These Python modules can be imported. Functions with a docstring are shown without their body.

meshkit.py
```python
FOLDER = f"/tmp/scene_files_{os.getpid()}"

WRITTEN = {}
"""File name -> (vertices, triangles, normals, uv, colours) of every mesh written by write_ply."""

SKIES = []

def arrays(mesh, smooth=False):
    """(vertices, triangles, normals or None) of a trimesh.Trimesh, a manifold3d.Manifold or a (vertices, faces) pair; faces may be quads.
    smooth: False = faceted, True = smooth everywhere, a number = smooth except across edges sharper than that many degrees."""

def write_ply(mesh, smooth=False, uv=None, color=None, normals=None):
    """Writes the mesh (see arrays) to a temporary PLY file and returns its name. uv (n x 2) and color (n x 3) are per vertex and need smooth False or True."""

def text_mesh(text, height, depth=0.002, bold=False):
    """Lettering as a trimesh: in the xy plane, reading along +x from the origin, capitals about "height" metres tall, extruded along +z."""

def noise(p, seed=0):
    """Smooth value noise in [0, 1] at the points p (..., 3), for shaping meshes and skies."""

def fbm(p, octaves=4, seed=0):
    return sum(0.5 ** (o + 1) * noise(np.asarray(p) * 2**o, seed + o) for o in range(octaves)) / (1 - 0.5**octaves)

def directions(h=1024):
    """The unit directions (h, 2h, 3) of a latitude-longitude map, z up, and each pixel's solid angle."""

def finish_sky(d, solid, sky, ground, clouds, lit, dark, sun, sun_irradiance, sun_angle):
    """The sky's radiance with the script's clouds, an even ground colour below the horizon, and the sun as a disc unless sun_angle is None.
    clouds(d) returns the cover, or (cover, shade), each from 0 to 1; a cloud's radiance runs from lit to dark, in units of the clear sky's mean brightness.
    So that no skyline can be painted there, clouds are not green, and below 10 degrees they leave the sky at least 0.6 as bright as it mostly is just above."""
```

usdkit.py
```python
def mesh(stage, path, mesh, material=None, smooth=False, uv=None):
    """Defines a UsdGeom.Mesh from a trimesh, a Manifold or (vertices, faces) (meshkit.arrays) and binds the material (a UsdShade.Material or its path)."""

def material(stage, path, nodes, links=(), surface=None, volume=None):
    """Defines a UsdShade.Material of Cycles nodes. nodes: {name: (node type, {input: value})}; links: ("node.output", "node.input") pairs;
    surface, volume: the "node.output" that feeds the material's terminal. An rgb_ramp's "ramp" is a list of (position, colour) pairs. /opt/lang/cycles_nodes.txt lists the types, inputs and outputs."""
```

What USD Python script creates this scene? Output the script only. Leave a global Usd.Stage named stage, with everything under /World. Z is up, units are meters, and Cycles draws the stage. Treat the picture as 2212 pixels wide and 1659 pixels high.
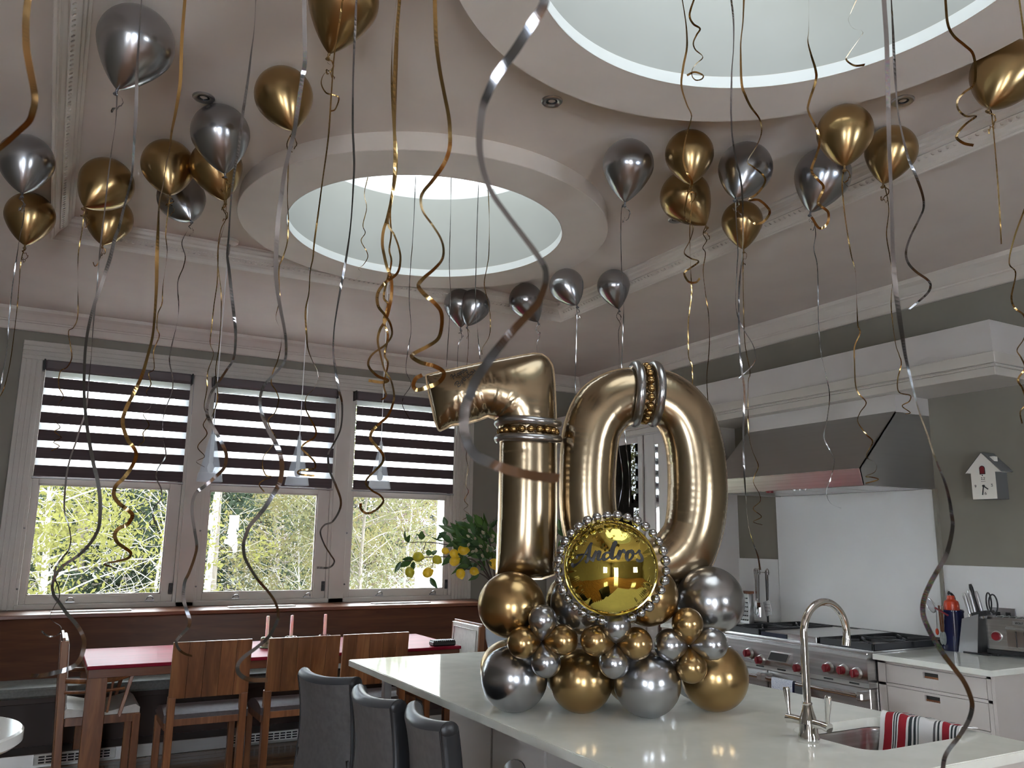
import math
import numpy as np, trimesh, usdkit, meshkit
from scipy.spatial import Delaunay
from scipy import sparse
from scipy.sparse.linalg import spsolve
from shapely.geometry import Polygon, Point, box as sbox
from pxr import Usd, UsdGeom, UsdLux, UsdShade, Gf, Sdf

stage = Usd.Stage.CreateInMemory()
UsdGeom.SetStageUpAxis(stage, UsdGeom.Tokens.z)
UsdGeom.SetStageMetersPerUnit(stage, 1.0)
UsdGeom.Xform.Define(stage, '/World')
UsdGeom.Scope.Define(stage, '/World/Looks')
L = '/World/Looks/'

# ------------------------------------------------------------------ camera, sky, exposure
W, H, F = 2212.0, 1659.0, 1774.78
YAW, PITCH, ROLL = (math.radians(a) for a in (29.0096, 10.7774, 0.7229))
EYE = np.array([0.0, 0.0, 1.55])
FWD = np.array([math.sin(YAW) * math.cos(PITCH), math.cos(YAW) * math.cos(PITCH), math.sin(PITCH)])
_r = np.array([math.cos(YAW), -math.sin(YAW), 0.0])
_u = np.cross(_r, FWD)
RIGHT = math.cos(ROLL) * _r + math.sin(ROLL) * _u
UP = -math.sin(ROLL) * _r + math.cos(ROLL) * _u
cam = UsdGeom.Camera.Define(stage, '/World/camera')
cam.CreateHorizontalApertureAttr(36.0)
cam.CreateVerticalApertureAttr(36.0 * H / W)
cam.CreateFocalLengthAttr(36.0 * F / W)
cam.CreateFStopAttr(18.0)
cam.CreateFocusDistanceAttr(3.2)
cam.CreateClippingRangeAttr(Gf.Vec2f(0.05, 500))
cam.CreateExposureAttr(EXPO := 3.45)
_m = np.eye(4)
_m[0, :3], _m[1, :3], _m[2, :3], _m[3, :3] = RIGHT, UP, -FWD, EYE
cam.AddTransformOp().Set(Gf.Matrix4d(*_m.ravel().tolist()))

sky = UsdLux.DomeLight.Define(stage, '/World/sky')
sky.CreateIntensityAttr(1.0)
usdkit.material(stage, L + 'overcast_sky', {
    'tc': ('texture_coordinate', {}), 'n': ('noise_texture', {'scale': 2.2, 'detail': 5.0, 'roughness': 0.55}),
    'r': ('rgb_ramp', {'ramp': [(0.30, (0.62, 0.76, 0.95)), (0.62, (0.98, 0.99, 1.0))]}),
    'b': ('background_shader', {'strength': 2.6})}, [('tc.generated', 'n.vector'), ('n.fac', 'r.fac'), ('r.color', 'b.color')], surface='b.background')
UsdShade.MaterialBindingAPI.Apply(sky.GetPrim()).Bind(UsdShade.Material.Get(stage, L + 'overcast_sky'))
# ------------------------------------------------------------------ pixel <-> world
def ray(x, y): return FWD + RIGHT * ((x - W / 2) / F) - UP * ((y - H / 2) / F)
def at(x, y, axis, val):
    d = ray(x, y); k = 'xyz'.index(axis)
    return EYE + d * ((val - EYE[k]) / d[k])
def deep(x, y, d): return EYE + ray(x, y) * d
def on_plane(x, y, p0, n):
    d = ray(x, y)
    return EYE + d * (np.dot(np.asarray(p0) - EYE, n) / np.dot(d, n))
def depth_of(p): return float(np.dot(np.asarray(p, float) - EYE, FWD))

# ------------------------------------------------------------------ materials
MATS = {}
def pbr(name, color, rough=0.5, metal=0.0, **kw):
    usdkit.material(stage, L + name, {'p': ('principled_bsdf', dict(base_color=color, roughness=rough, metallic=metal, **kw))}, [], surface='p.BSDF')
    MATS[name] = L + name
def noisy(name, c1, c2, scale=(8, 8, 8), rough=0.5, metal=0.0, detail=3.0, bump=0.0, lo=0.35, hi=0.65, rvar=0.0, dist=0.0, **kw):
    nodes = {'tc': ('texture_coordinate', {}), 'mp': ('mapping', {'scale': scale}), 'n': ('noise_texture', {'scale': 1.0, 'detail': detail, 'distortion': dist}),
             'r': ('rgb_ramp', {'ramp': [(lo, c1), (hi, c2)]}), 'p': ('principled_bsdf', dict(roughness=rough, metallic=metal, **kw))}
    links = [('tc.object', 'mp.vector'), ('mp.vector', 'n.vector'), ('n.fac', 'r.fac'), ('r.color', 'p.base_color')]
    if bump:
        nodes['b'] = ('bump', {'strength': 1.0, 'distance': bump}); links += [('n.fac', 'b.height'), ('b.normal', 'p.normal')]
    if rvar:
        nodes['mr'] = ('map_range', {'to_min': rough - rvar, 'to_max': rough + rvar}); links += [('n.fac', 'mr.value'), ('mr.result', 'p.roughness')]
    usdkit.material(stage, L + name, nodes, links, surface='p.BSDF')
    MATS[name] = L + name
def wood(name, c1, c2, c3, scale, rough=0.35):
    usdkit.material(stage, L + name, {
        'tc': ('texture_coordinate', {}), 'mp': ('mapping', {'scale': scale}), 'oi': ('object_info', {}),
        'of': ('vector_math', {'math_type': 'scale', 'vector1': (17, 31, 53)}), 'ad': ('vector_math', {'math_type': 'add'}),
        'n': ('noise_texture', {'scale': 1.0, 'detail': 5.0, 'roughness': 0.6, 'distortion': 0.6}),
        'r': ('rgb_ramp', {'ramp': [(0.28, c1), (0.5, c2), (0.72, c3)]}), 'hs': ('hsv', {}),
        'mr': ('map_range', {'to_min': 0.72, 'to_max': 1.3}), 'p': ('principled_bsdf', dict(roughness=rough))},
        [('tc.object', 'mp.vector'), ('oi.random', 'of.scale'), ('mp.vector', 'ad.vector1'), ('of.vector', 'ad.vector2'), ('ad.vector', 'n.vector'), ('n.fac', 'r.fac'),
         ('oi.random', 'mr.value'), ('mr.result', 'hs.value'), ('r.color', 'hs.color'), ('hs.color', 'p.base_color')], surface='p.BSDF')
    MATS[name] = L + name

noisy('ceiling_paint', (0.58, 0.505, 0.44), (0.61, 0.535, 0.465), (3, 3, 3), 0.75)
noisy('ring_paint', (0.60, 0.535, 0.47), (0.64, 0.57, 0.505), (3, 3, 3), 0.7)
noisy('trim_paint', (0.60, 0.54, 0.475), (0.64, 0.58, 0.51), (3, 3, 3), 0.5)
noisy('wall_paint', (0.22, 0.205, 0.165), (0.235, 0.22, 0.18), (3, 3, 3), 0.65)
noisy('well_paint', (0.30, 0.312, 0.292), (0.315, 0.327, 0.307), (2, 2, 2), 0.7)
pbr('lip_white', (0.60, 0.63, 0.62), 0.5)
noisy('window_paint', (0.50, 0.465, 0.41), (0.54, 0.50, 0.445), (3, 3, 3), 0.42)
noisy('splash', (0.70, 0.70, 0.69), (0.74, 0.74, 0.73), (2, 2, 2), 0.16)
noisy('quartz', (0.70, 0.72, 0.66), (0.755, 0.77, 0.71), (9, 9, 9), 0.07, rvar=0.015)
noisy('cabinet_paint', (0.52, 0.485, 0.455), (0.55, 0.515, 0.485), (3, 3, 3), 0.4)
pbr('gap_dark', (0.02, 0.02, 0.02), 0.7)
noisy('steel', (0.60, 0.59, 0.585), (0.64, 0.63, 0.625), (1, 1, 60), 0.25, 1.0, rvar=0.02)
noisy('steel_hood', (0.44, 0.43, 0.41), (0.455, 0.445, 0.425), (1, 1, 60), 0.40, 1.0)
pbr('chrome', (0.75, 0.75, 0.75), 0.05, 1.0)
pbr('brushed', (0.5, 0.5, 0.5), 0.3, 1.0)
pbr('iron', (0.015, 0.016, 0.018), 0.45)
pbr('enamel_black', (0.02, 0.025, 0.04), 0.2)
pbr('knob_red', (0.16, 0.006, 0.012), 0.3)
pbr('black_plastic', (0.012, 0.012, 0.013), 0.35)
wood('walnut', (0.11, 0.035, 0.012), (0.20, 0.072, 0.026), (0.33, 0.14, 0.05), (14, 14, 1.3))
wood('walnut_x', (0.085, 0.026, 0.012), (0.135, 0.044, 0.019), (0.19, 0.070, 0.029), (1.6, 14, 14))
wood('oak_floor', (0.10, 0.045, 0.018), (0.165, 0.08, 0.034), (0.23, 0.12, 0.055), (1.5, 14, 14), 0.16)
noisy('red_table', (0.20, 0.006, 0.022), (0.27, 0.012, 0.034), (2, 30, 30), 0.5, specular_ior_level=0.12)
pbr('bench_dark', (0.03, 0.011, 0.006), 0.5)
pbr('clock_white', (0.78, 0.75, 0.68), 0.45)
pbr('leather_top', (0.045, 0.046, 0.05), 0.3)
noisy('leather_grey', (0.10, 0.098, 0.096), (0.125, 0.122, 0.12), (40, 40, 40), 0.38, bump=0.0006)
pbr('leather_dark', (0.010, 0.010, 0.011), 0.36)
noisy('leather_brown', (0.07, 0.055, 0.055), (0.095, 0.075, 0.075), (40, 40, 40), 0.33, bump=0.0005)
noisy('leather_white', (0.50, 0.49, 0.46), (0.56, 0.55, 0.52), (30, 30, 30), 0.3)
noisy('bench_fabric', (0.16, 0.17, 0.16), (0.20, 0.21, 0.20), (60, 60, 60), 0.6)
pbr('wax', (0.80, 0.75, 0.72), 0.4, subsurface_weight=0.3, subsurface_scale=0.01)
noisy('blind_fabric', (0.060, 0.044, 0.047), (0.078, 0.058, 0.06), (1, 1, 160), 0.8)
pbr('blind_tube', (0.10, 0.08, 0.085), 0.4)
pbr('paper', (0.8, 0.8, 0.8), 0.5)
pbr('white_gloss', (0.78, 0.78, 0.75), 0.12)
pbr('navy', (0.006, 0.008, 0.03), 0.12)
pbr('orange_red', (0.55, 0.05, 0.015), 0.3)
pbr('ink', (0.006, 0.006, 0.007), 0.45)
for nm, c, r in (('balloon_gold', (0.40, 0.27, 0.125), 0.235), ('balloon_silver', (0.40, 0.405, 0.42), 0.225), ('foil_champagne', (0.36, 0.285, 0.19), 0.2),
                 ('foil_gold', (0.72, 0.58, 0.13), 0.03), ('bead_gold', (0.40, 0.25, 0.10), 0.2), ('bead_silver', (0.47, 0.475, 0.49), 0.17)):
    pbr(nm, c, r, 1.0)
pbr('knot_gold', (0.20, 0.13, 0.06), 0.35, 0.8)
pbr('knot_silver', (0.16, 0.16, 0.17), 0.35, 0.8)
def glass(name, tint=(1, 1, 1), ior=1.45, rough=0.0, glint=(1, 1, 1)):
    usdkit.material(stage, L + name, {'f': ('fresnel', {'IOR': ior}), 't': ('transparent_bsdf', {'color': tint}), 'g': ('glossy_bsdf', {'color': glint, 'roughness': rough}),
        'm': ('mix_closure', {})}, [('f.fac', 'm.fac'), ('t.BSDF', 'm.closure1'), ('g.BSDF', 'm.closure2')], surface='m.closure')
    MATS[name] = L + name
glass('window_glass', (0.96, 0.98, 0.97))
glass('clear_glass', (0.93, 0.95, 0.95), 1.5)
def mixmat(name, a, b, fac):
    usdkit.material(stage, L + name, {'a': a, 'b': b, 'm': ('mix_closure', {'fac': fac})}, [('a.BSDF', 'm.closure1'), ('b.BSDF', 'm.closure2')], surface='m.closure')
    MATS[name] = L + name
mixmat('sheer', ('transparent_bsdf', {'color': (0.9, 0.92, 0.95)}), ('translucent_bsdf', {'color': (0.9, 0.9, 0.92)}), 0.38)
mixmat('skylight_acrylic', ('transparent_bsdf', {'color': (0.094, 0.094, 0.09)}), ('translucent_bsdf', {'color': (0.044, 0.045, 0.042)}), 0.3)
mixmat('cone_glass', ('transparent_bsdf', {'color': (0.94, 0.95, 0.96)}), ('principled_bsdf', {'base_color': (0.6, 0.62, 0.66), 'roughness': 0.05}), 0.16)
mixmat('frosted', ('transparent_bsdf', {'color': (0.9, 0.9, 0.9)}), ('principled_bsdf', {'base_color': (0.75, 0.76, 0.78), 'roughness': 0.1}), 0.28)

# ------------------------------------------------------------------ prims
_used = set()
def numbered(parent, name):
    k, n = 0, name
    while (parent, n) in _used:
        k += 1; n = f'{name}_{k:03d}'
    _used.add((parent, n))
    return n
class T:                                                        # a thing or a part: its prim path and its base point
    def __init__(s, path, base): s.path, s.base = path, np.asarray(base, float)
def tag(prim, label=None, cat=None, group=None, kind=None):
    for k, v in (('label', label), ('category', cat), ('group', group), ('kind', kind)):
        if v: prim.SetCustomDataByKey(k, v)
def thing(name, label, cat, base=(0, 0, 0), group=None, kind=None):
    p = '/World/' + numbered('/World', name)
    x = UsdGeom.Xform.Define(stage, p)
    x.AddTranslateOp().Set(Gf.Vec3d(*map(float, base)))
    tag(x.GetPrim(), label, cat, group, kind)
    return T(p, base)
def part(parent, name, mesh, mat, smooth=False, label=None, kind=None, world=True):
    """One mesh under a thing or under a part, its points given in world space."""
    v, f = (mesh.vf() if isinstance(mesh, M) else (np.asarray(mesh.vertices), np.asarray(mesh.faces)) if hasattr(mesh, 'vertices') else mesh)
    p = parent.path + '/' + numbered(parent.path, name)
    usdkit.mesh(stage, p, (np.asarray(v, float) - (parent.base if world else 0), f), MATS[mat], smooth)
    prim = stage.GetPrimAtPath(p)
    tag(prim, label, kind=kind)
    return T(p, parent.base)
def solo(name, label, cat, mesh, mat, base, smooth=False, group=None, kind=None):
    """A thing that is one mesh."""
    v, f = mesh.vf() if isinstance(mesh, M) else (np.asarray(mesh.vertices), np.asarray(mesh.faces))
    p = '/World/' + numbered('/World', name)
    m = usdkit.mesh(stage, p, (np.asarray(v, float) - np.asarray(base, float), f), MATS[mat], smooth)
    UsdGeom.Xformable(m).AddTranslateOp().Set(Gf.Vec3d(*map(float, base)))
    tag(m.GetPrim(), label, cat, group, kind)
    return T(p, base)
def dup(src, name, label, loc, rotz=0.0, scale=None, group=None, cat=None):
    p = '/World/' + numbered('/World', name)
    x = UsdGeom.Xform.Define(stage, p)
    x.GetPrim().GetReferences().AddInternalReference(src.path)
    x.ClearXformOpOrder()
    x.AddTranslateOp().Set(Gf.Vec3d(*map(float, loc)))
    if rotz: x.AddRotateZOp().Set(float(rotz))
    if scale: x.AddScaleOp().Set(Gf.Vec3f(*scale))
    tag(x.GetPrim(), label, cat, group)
    x.GetPrim().SetInstanceable(True)
    return T(p, loc)

# ------------------------------------------------------------------ mesh builder
def _bevel_faces():
    s = 0.2; P = []
    for sx in (-1, 1):
        for sy in (-1, 1):
            for sz in (-1, 1):
                P += [(sx, sy * (1 - s), sz * (1 - s)), (sx * (1 - s), sy, sz * (1 - s)), (sx * (1 - s), sy * (1 - s), sz)]
    P = np.array(P)
    h = trimesh.convex.convex_hull(P)
    idx = [int(np.argmin(np.linalg.norm(P - q, axis=1))) for q in h.vertices]
    return np.array([[idx[i] for i in t] for t in h.faces])
_BF = _bevel_faces()
_BOX = trimesh.creation.box((2, 2, 2))
def frame_from(d, up=(0, 0, 1)):
    d = np.asarray(d, float); d = d / np.linalg.norm(d)
    if abs(np.dot(d, up)) > 0.98: up = (1, 0, 0)
    a = np.cross(up, d); a /= np.linalg.norm(a)
    return a, np.cross(d, a), d
class M:
    def __init__(s): s.v, s.f, s.n = [], [], 0
    def add(s, v, f):
        v = np.asarray(v, float); s.v.append(v); s.f.append(np.asarray(f, int) + s.n); s.n += len(v); return s
    def mesh(s, m, mat=None):
        v = np.asarray(m.vertices, float)
        if mat is not None: v = v @ np.asarray(mat)[:3, :3].T + np.asarray(mat)[:3, 3]
        return s.add(v, m.faces)
    def obox(s, c, a, b, d, bev=0.0):
        """Box at c with half axes a, b, d."""
        c, a, b, d = (np.asarray(q, float) for q in (c, a, b, d))
        if bev:
            P = []
            na, nb, nd = (np.linalg.norm(q) for q in (a, b, d))
            bv = min(bev, 0.45 * min(na, nb, nd))
            for sx in (-1, 1):
                for sy in (-1, 1):
                    for sz in (-1, 1):
                        P += [(sx, sy * (1 - bv / nb), sz * (1 - bv / nd)), (sx * (1 - bv / na), sy, sz * (1 - bv / nd)), (sx * (1 - bv / na), sy * (1 - bv / nb), sz)]
            P, f = np.array(P), _BF
        else:
            P, f = np.asarray(_BOX.vertices), _BOX.faces
        if np.dot(np.cross(a, b), d) < 0: f = f[:, ::-1]
        return s.add(c + P[:, :1] * a + P[:, 1:2] * b + P[:, 2:] * d, f)
    def box(s, x0, x1, y0, y1, z0, z1, bev=0.0):
        return s.obox(((x0 + x1) / 2, (y0 + y1) / 2, (z0 + z1) / 2), ((x1 - x0) / 2, 0, 0), (0, (y1 - y0) / 2, 0), (0, 0, (z1 - z0) / 2), bev)
    def bar(s, p, q, w, t, bev=0.0, up=(0, 0, 1)):
        """Rectangular bar from p to q, w wide along the side axis, t along the other."""
        p, q = np.asarray(p, float), np.asarray(q, float)
        a, b, d = frame_from(q - p, up)
        return s.obox((p + q) / 2, a * w / 2, b * t / 2, (q - p) / 2, bev)
    def tube(s, P, r, n=10, cap=True, closed=False):
        P = np.asarray(P, float); k = len(P)
        r = np.full(k, r, float) if np.ndim(r) == 0 else np.asarray(r, float)
        t = np.roll(P, -1, 0) - np.roll(P, 1, 0) if closed else np.gradient(P, axis=0)
        t /= np.maximum(np.linalg.norm(t, axis=1, keepdims=True), 1e-9)
        a = frame_from(t[0])[0]; A = []
        for i in range(k):
            a = a - t[i] * np.dot(a, t[i]); a /= np.linalg.norm(a); A.append(a)
        A = np.array(A); B = np.cross(t, A)
        if closed:                                               # spread the twist so that the ends meet
            a2 = A[-1] - t[0] * np.dot(A[-1], t[0]); a2 /= np.linalg.norm(a2)
            tw = math.atan2(np.dot(np.cross(a2, A[0]), t[0]), np.dot(a2, A[0]))
        else: tw = 0.0
        th = np.linspace(0, 2 * np.pi, n, endpoint=False)[None, :] + (tw * np.arange(k) / k)[:, None]
        v = P[:, None] + r[:, None, None] * (np.cos(th)[..., None] * A[:, None] + np.sin(th)[..., None] * B[:, None])
        i, j = np.meshgrid(np.arange(k if closed else k - 1), np.arange(n), indexing='ij')
        i2, j2 = (i + 1) % k, (j + 1) % n
        q = np.stack([i * n + j, i * n + j2, i2 * n + j2, i2 * n + j], -1).reshape(-1, 4)
        f = np.vstack([q[:, :3], q[:, [0, 2, 3]]]); v = v.reshape(-1, 3)
        if cap and not closed:
            v = np.vstack([v, P[0], P[-1]]); e = k * n
            jj = np.arange(n); j3 = (jj + 1) % n
            f = np.vstack([f, np.stack([np.full(n, e), j3, jj], 1), np.stack([np.full(n, e + 1), (k - 1) * n + jj, (k - 1) * n + j3], 1)])
        return s.add(v, f)
    def lathe(s, prof, c=(0, 0, 0), axis=(0, 0, 1), n=32):
        """prof: (r, h) pairs from start to end along the axis."""
        prof = np.asarray(prof, float); a, b, d = frame_from(axis)
        th = np.linspace(0, 2 * np.pi, n, endpoint=False)
        v = np.asarray(c, float) + prof[:, None, :1] * (np.cos(th)[None, :, None] * a + np.sin(th)[None, :, None] * b) + prof[:, None, 1:] * d
        k = len(prof)
        i, j = np.meshgrid(np.arange(k - 1), np.arange(n), indexing='ij'); j2 = (j + 1) % n
        q = np.stack([i * n + j, i * n + j2, (i + 1) * n + j2, (i + 1) * n + j], -1).reshape(-1, 4)
        return s.add(v.reshape(-1, 3), np.vstack([q[:, :3], q[:, [0, 2, 3]]]))
    def ball(s, c, r, sub=3, scale=(1, 1, 1)):
        m = trimesh.creation.icosphere(sub, 1.0)
        return s.add(np.asarray(c) + np.asarray(m.vertices) * r * np.asarray(scale), m.faces)
    def prism(s, poly, o, ex, ey, depth):
        """Shapely polygon in the frame o, ex, ey, extruded by depth along ex x ey."""
        o, ex, ey = (np.asarray(q, float) for q in (o, ex, ey)); ez = np.cross(ex, ey)
        for g in getattr(poly, 'geoms', [poly]):
            m = trimesh.creation.extrude_polygon(g, depth, engine='earcut'); v = np.asarray(m.vertices)
            s.add(o + v[:, :1] * ex + v[:, 1:2] * ey + v[:, 2:] * ez, m.faces)
        return s
    def sweep(s, prof, path_fn):
        """prof points through path_fn(p) -> list of points along a path; quads between."""
        rows = np.array([path_fn(p) for p in prof]); k, n = rows.shape[:2]
        i, j = np.meshgrid(np.arange(k - 1), np.arange(n - 1), indexing='ij')
        q = np.stack([i * n + j, i * n + j + 1, (i + 1) * n + j + 1, (i + 1) * n + j], -1).reshape(-1, 4)
        return s.add(rows.reshape(-1, 3), np.vstack([q[:, :3], q[:, [0, 2, 3]]]))
    def vf(s): return np.vstack(s.v), np.vstack(s.f)
def spline(P, n=8):
    """Catmull-Rom through the points."""
    P = np.asarray(P, float)
    Q = np.vstack([2 * P[0] - P[1], P, 2 * P[-1] - P[-2]]); out = []
    t = np.linspace(0, 1, n, endpoint=False)[:, None]
    for i in range(1, len(Q) - 2):
        a, b, c, d = Q[i - 1:i + 3]
        out.append(0.5 * (2 * b + (c - a) * t + (2 * a - 5 * b + 4 * c - d) * t ** 2 + (3 * b - a - 3 * c + d) * t ** 3))
    return np.vstack(out + [P[-1:]])
pbr('clock_grey', (0.115, 0.118, 0.115), 0.5)
pbr('pink_wrap', (0.35, 0.12, 0.16), 0.35)
pbr('navy_blue', (0.01, 0.012, 0.12), 0.2)
pbr('shelf_glass', (0.01, 0.03, 0.025), 0.08)
noisy('holder_green', (0.10, 0.12, 0.06), (0.45, 0.45, 0.30), (60, 60, 60), 0.1)
# ------------------------------------------------------------------ the room
XW, YW, XL, YB = 5.25, 7.81, -2.3, -3.6          # right wall, window wall, left wall, wall behind the camera
ZC, ZP, ZR = 3.50, 3.40, 3.40                    # flat ceiling, perimeter ceiling, underside of the skylight rings
WELLS = [(1.86, 4.465, 0.835, 1.112), (1.865, 1.578, 0.825, 1.105)]
TX0, TX1, TY0, TY1 = -0.05, 3.50, -2.4, 5.56     # the raised tray
ZK = 0.915                                       # kitchen worktop
XK = 4.36

def struct(name, mesh, mat, parent=None, smooth=False, label=None, cat=None):
    if parent is not None: return part(parent, name, mesh, mat, smooth, label)
    return solo(name, label, cat, mesh, mat, (0, 0, 0), smooth, kind='structure')
def sgroup(name, label=None, cat=None, base=(0, 0, 0)): return thing(name, label, cat, base, kind='structure')

# floor: boards where the photo shows them, one slab beyond
fl = sgroup('floor', 'polished brown plank floor under the dining table and chairs', 'floor')
part(fl, 'subfloor', M().box(XL, XW, YB, YW, -0.12, -0.012), 'oak_floor')
part(fl, 'boarding', M().box(XL, XW, YB, 4.2, -0.012, 0.0), 'oak_floor')
part(fl, 'boarding', M().box(3.3, XW, 4.2, YW, -0.012, 0.0), 'oak_floor')
part(fl, 'boarding', M().box(XL, -0.3, 4.2, YW, -0.012, 0.0), 'oak_floor')
rng = np.random.default_rng(3)
y = 4.2
while y < 7.0:
    x = -0.3; o = rng.uniform(0.3, 1.2)
    while x < 3.3:
        x1 = min(3.3, x + o); o = rng.uniform(0.9, 1.5)
        if 3.3 - x1 < 0.25: x1 = 3.3
        part(fl, 'plank', M().box(x + 0.001, x1 - 0.001, y + 0.001, y + 0.099, -0.012, rng.uniform(-0.0008, 0.0), 0.001), 'oak_floor'); x = x1
    y += 0.1

# window wall with three openings
WIN = [(-0.171, 1.03), (1.177, 2.372), (2.517, 3.646)]
WZ0, WZ1 = 0.985, 2.985
wall = M()
xs = [XL] + [q for w in WIN for q in w] + [XW]
for i in range(0, len(xs), 2): wall.box(xs[i], xs[i + 1], YW, YW + 0.24, 0, 3.6)
for a, b in WIN:
    wall.box(a, b, YW, YW + 0.24, 0, WZ0); wall.box(a, b, YW, YW + 0.24, WZ1, 3.6)
struct('wall_back', wall, 'wall_paint', label='grey green wall around the three blinded windows', cat='wall')
wr = sgroup('wall_right', 'grey green kitchen wall behind the range and the cuckoo clock', 'wall')
part(wr, 'plaster', M().box(XW, XW + 0.2, YB, YW, 0, 3.6), 'wall_paint')
wl = M()
for a, b in ((YB, -2.4), (-1.2, YW)): wl.box(XL - 0.2, XL, a, b, 0, 3.6)
wl.box(XL - 0.2, XL, -2.4, -1.2, 0, 0.9); wl.box(XL - 0.2, XL, -2.4, -1.2, 2.1, 3.6)
struct('wall_left', wl, 'wall_paint', label='grey green wall beside the dining table end', cat='wall')
wf = M()
OB = [(-1.5, -0.5, 0.0, 2.1), (2.7, 3.8, 1.0, 2.1)]
for a, b in ((XL, -1.5), (-0.5, 2.7), (3.8, XW)): wf.box(a, b, YB - 0.2, YB, 0, 3.6)
for a, b, c, d in OB:
    wf.box(a, b, YB - 0.2, YB, d, 3.6)
    if c > 0: wf.box(a, b, YB - 0.2, YB, 0, c)
struct('wall_front', wf, 'wall_paint', label='grey green wall behind the photographer with garden door opening', cat='wall')

# ceiling: raised tray, lower perimeter, upper moulding
ceil = sgroup('ceiling', 'warm white tray ceiling with two round skylight openings', 'ceiling')
tray = sbox(TX0 - 0.2, TY0 - 0.2, TX1 + 0.2, TY1 + 0.2)
for cx, cy, ri, ro in WELLS: tray = tray.difference(Point(cx, cy).buffer(ri + 0.012, 64))
part(ceil, 'tray', M().prism(tray, (0, 0, ZC), (1, 0, 0), (0, 1, 0), 0.06), 'ceiling_paint')
per = sbox(XL, YB, XW, YW).difference(sbox(TX0 - 0.09, TY0 - 0.09, TX1 + 0.09, TY1 + 0.09))
part(ceil, 'perimeter', M().prism(per, (0, 0, ZP), (1, 0, 0), (0, 1, 0), 0.05), 'ceiling_paint')
def rect_path(x0, x1, y0, y1):
    return lambda p: [(x0 - p[0], y0 - p[0], p[1]), (x0 - p[0], y1 + p[0], p[1]), (x1 + p[0], y1 + p[0], p[1]), (x1 + p[0], y0 - p[0], p[1]), (x0 - p[0], y0 - p[0], p[1])]
PROF = [(0, ZC + 0.01), (0, 3.492), (0.012, 3.484), (0.016, 3.466), (0.026, 3.457), (0.030, 3.441), (0.046, 3.428), (0.072, 3.407), (0.086, 3.390), (0.092, 3.378), (0.094, 3.370), (0.100, 3.372), (0.104, 3.362), (0.114, 3.362), (0.118, 3.370), (0.118, ZP + 0.01)]
um = sgroup('trim_1', 'beaded plaster moulding framing the raised ceiling tray', 'moulding')
part(um, 'moulding', M().sweep(PROF, rect_path(TX0, TX1, TY0, TY1)), 'trim_paint')
bd = M()                                          # a strip pierced by a row of round holes
PT = 0.037
tile = sbox(0, -0.0150, PT, 0.0150).difference(Point(PT / 2, 0).buffer(0.0088, 4))
def bead_run(p, q, n3):
    p, q = np.asarray(p, float), np.asarray(q, float); d = q - p; k = int(np.linalg.norm(d) / PT); d /= np.linalg.norm(d)
    out = np.asarray(n3, float); ey = out * 0.775 + np.array([0, 0, -0.632]); ey /= np.linalg.norm(ey)
    dn = np.cross(d, ey); flip = dn[2] > 0
    if flip: d = -d; p = q; dn = -dn
    o = p + out * 0.059 + np.array([0, 0, 3.4175]) + dn * 0.0015
    m = trimesh.creation.extrude_polygon(tile, 0.007, engine='earcut'); v = np.asarray(m.vertices)
    for i in range(k): bd.add(o + (v[:, :1] + i * PT) * d + v[:, 1:2] * ey + v[:, 2:] * dn, m.faces)
bead_run((TX0, 0.6, 0), (TX0, TY1, 0), (-1, 0, 0))
bead_run((TX0, TY1, 0), (TX1, TY1, 0), (0, 1, 0))
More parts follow.
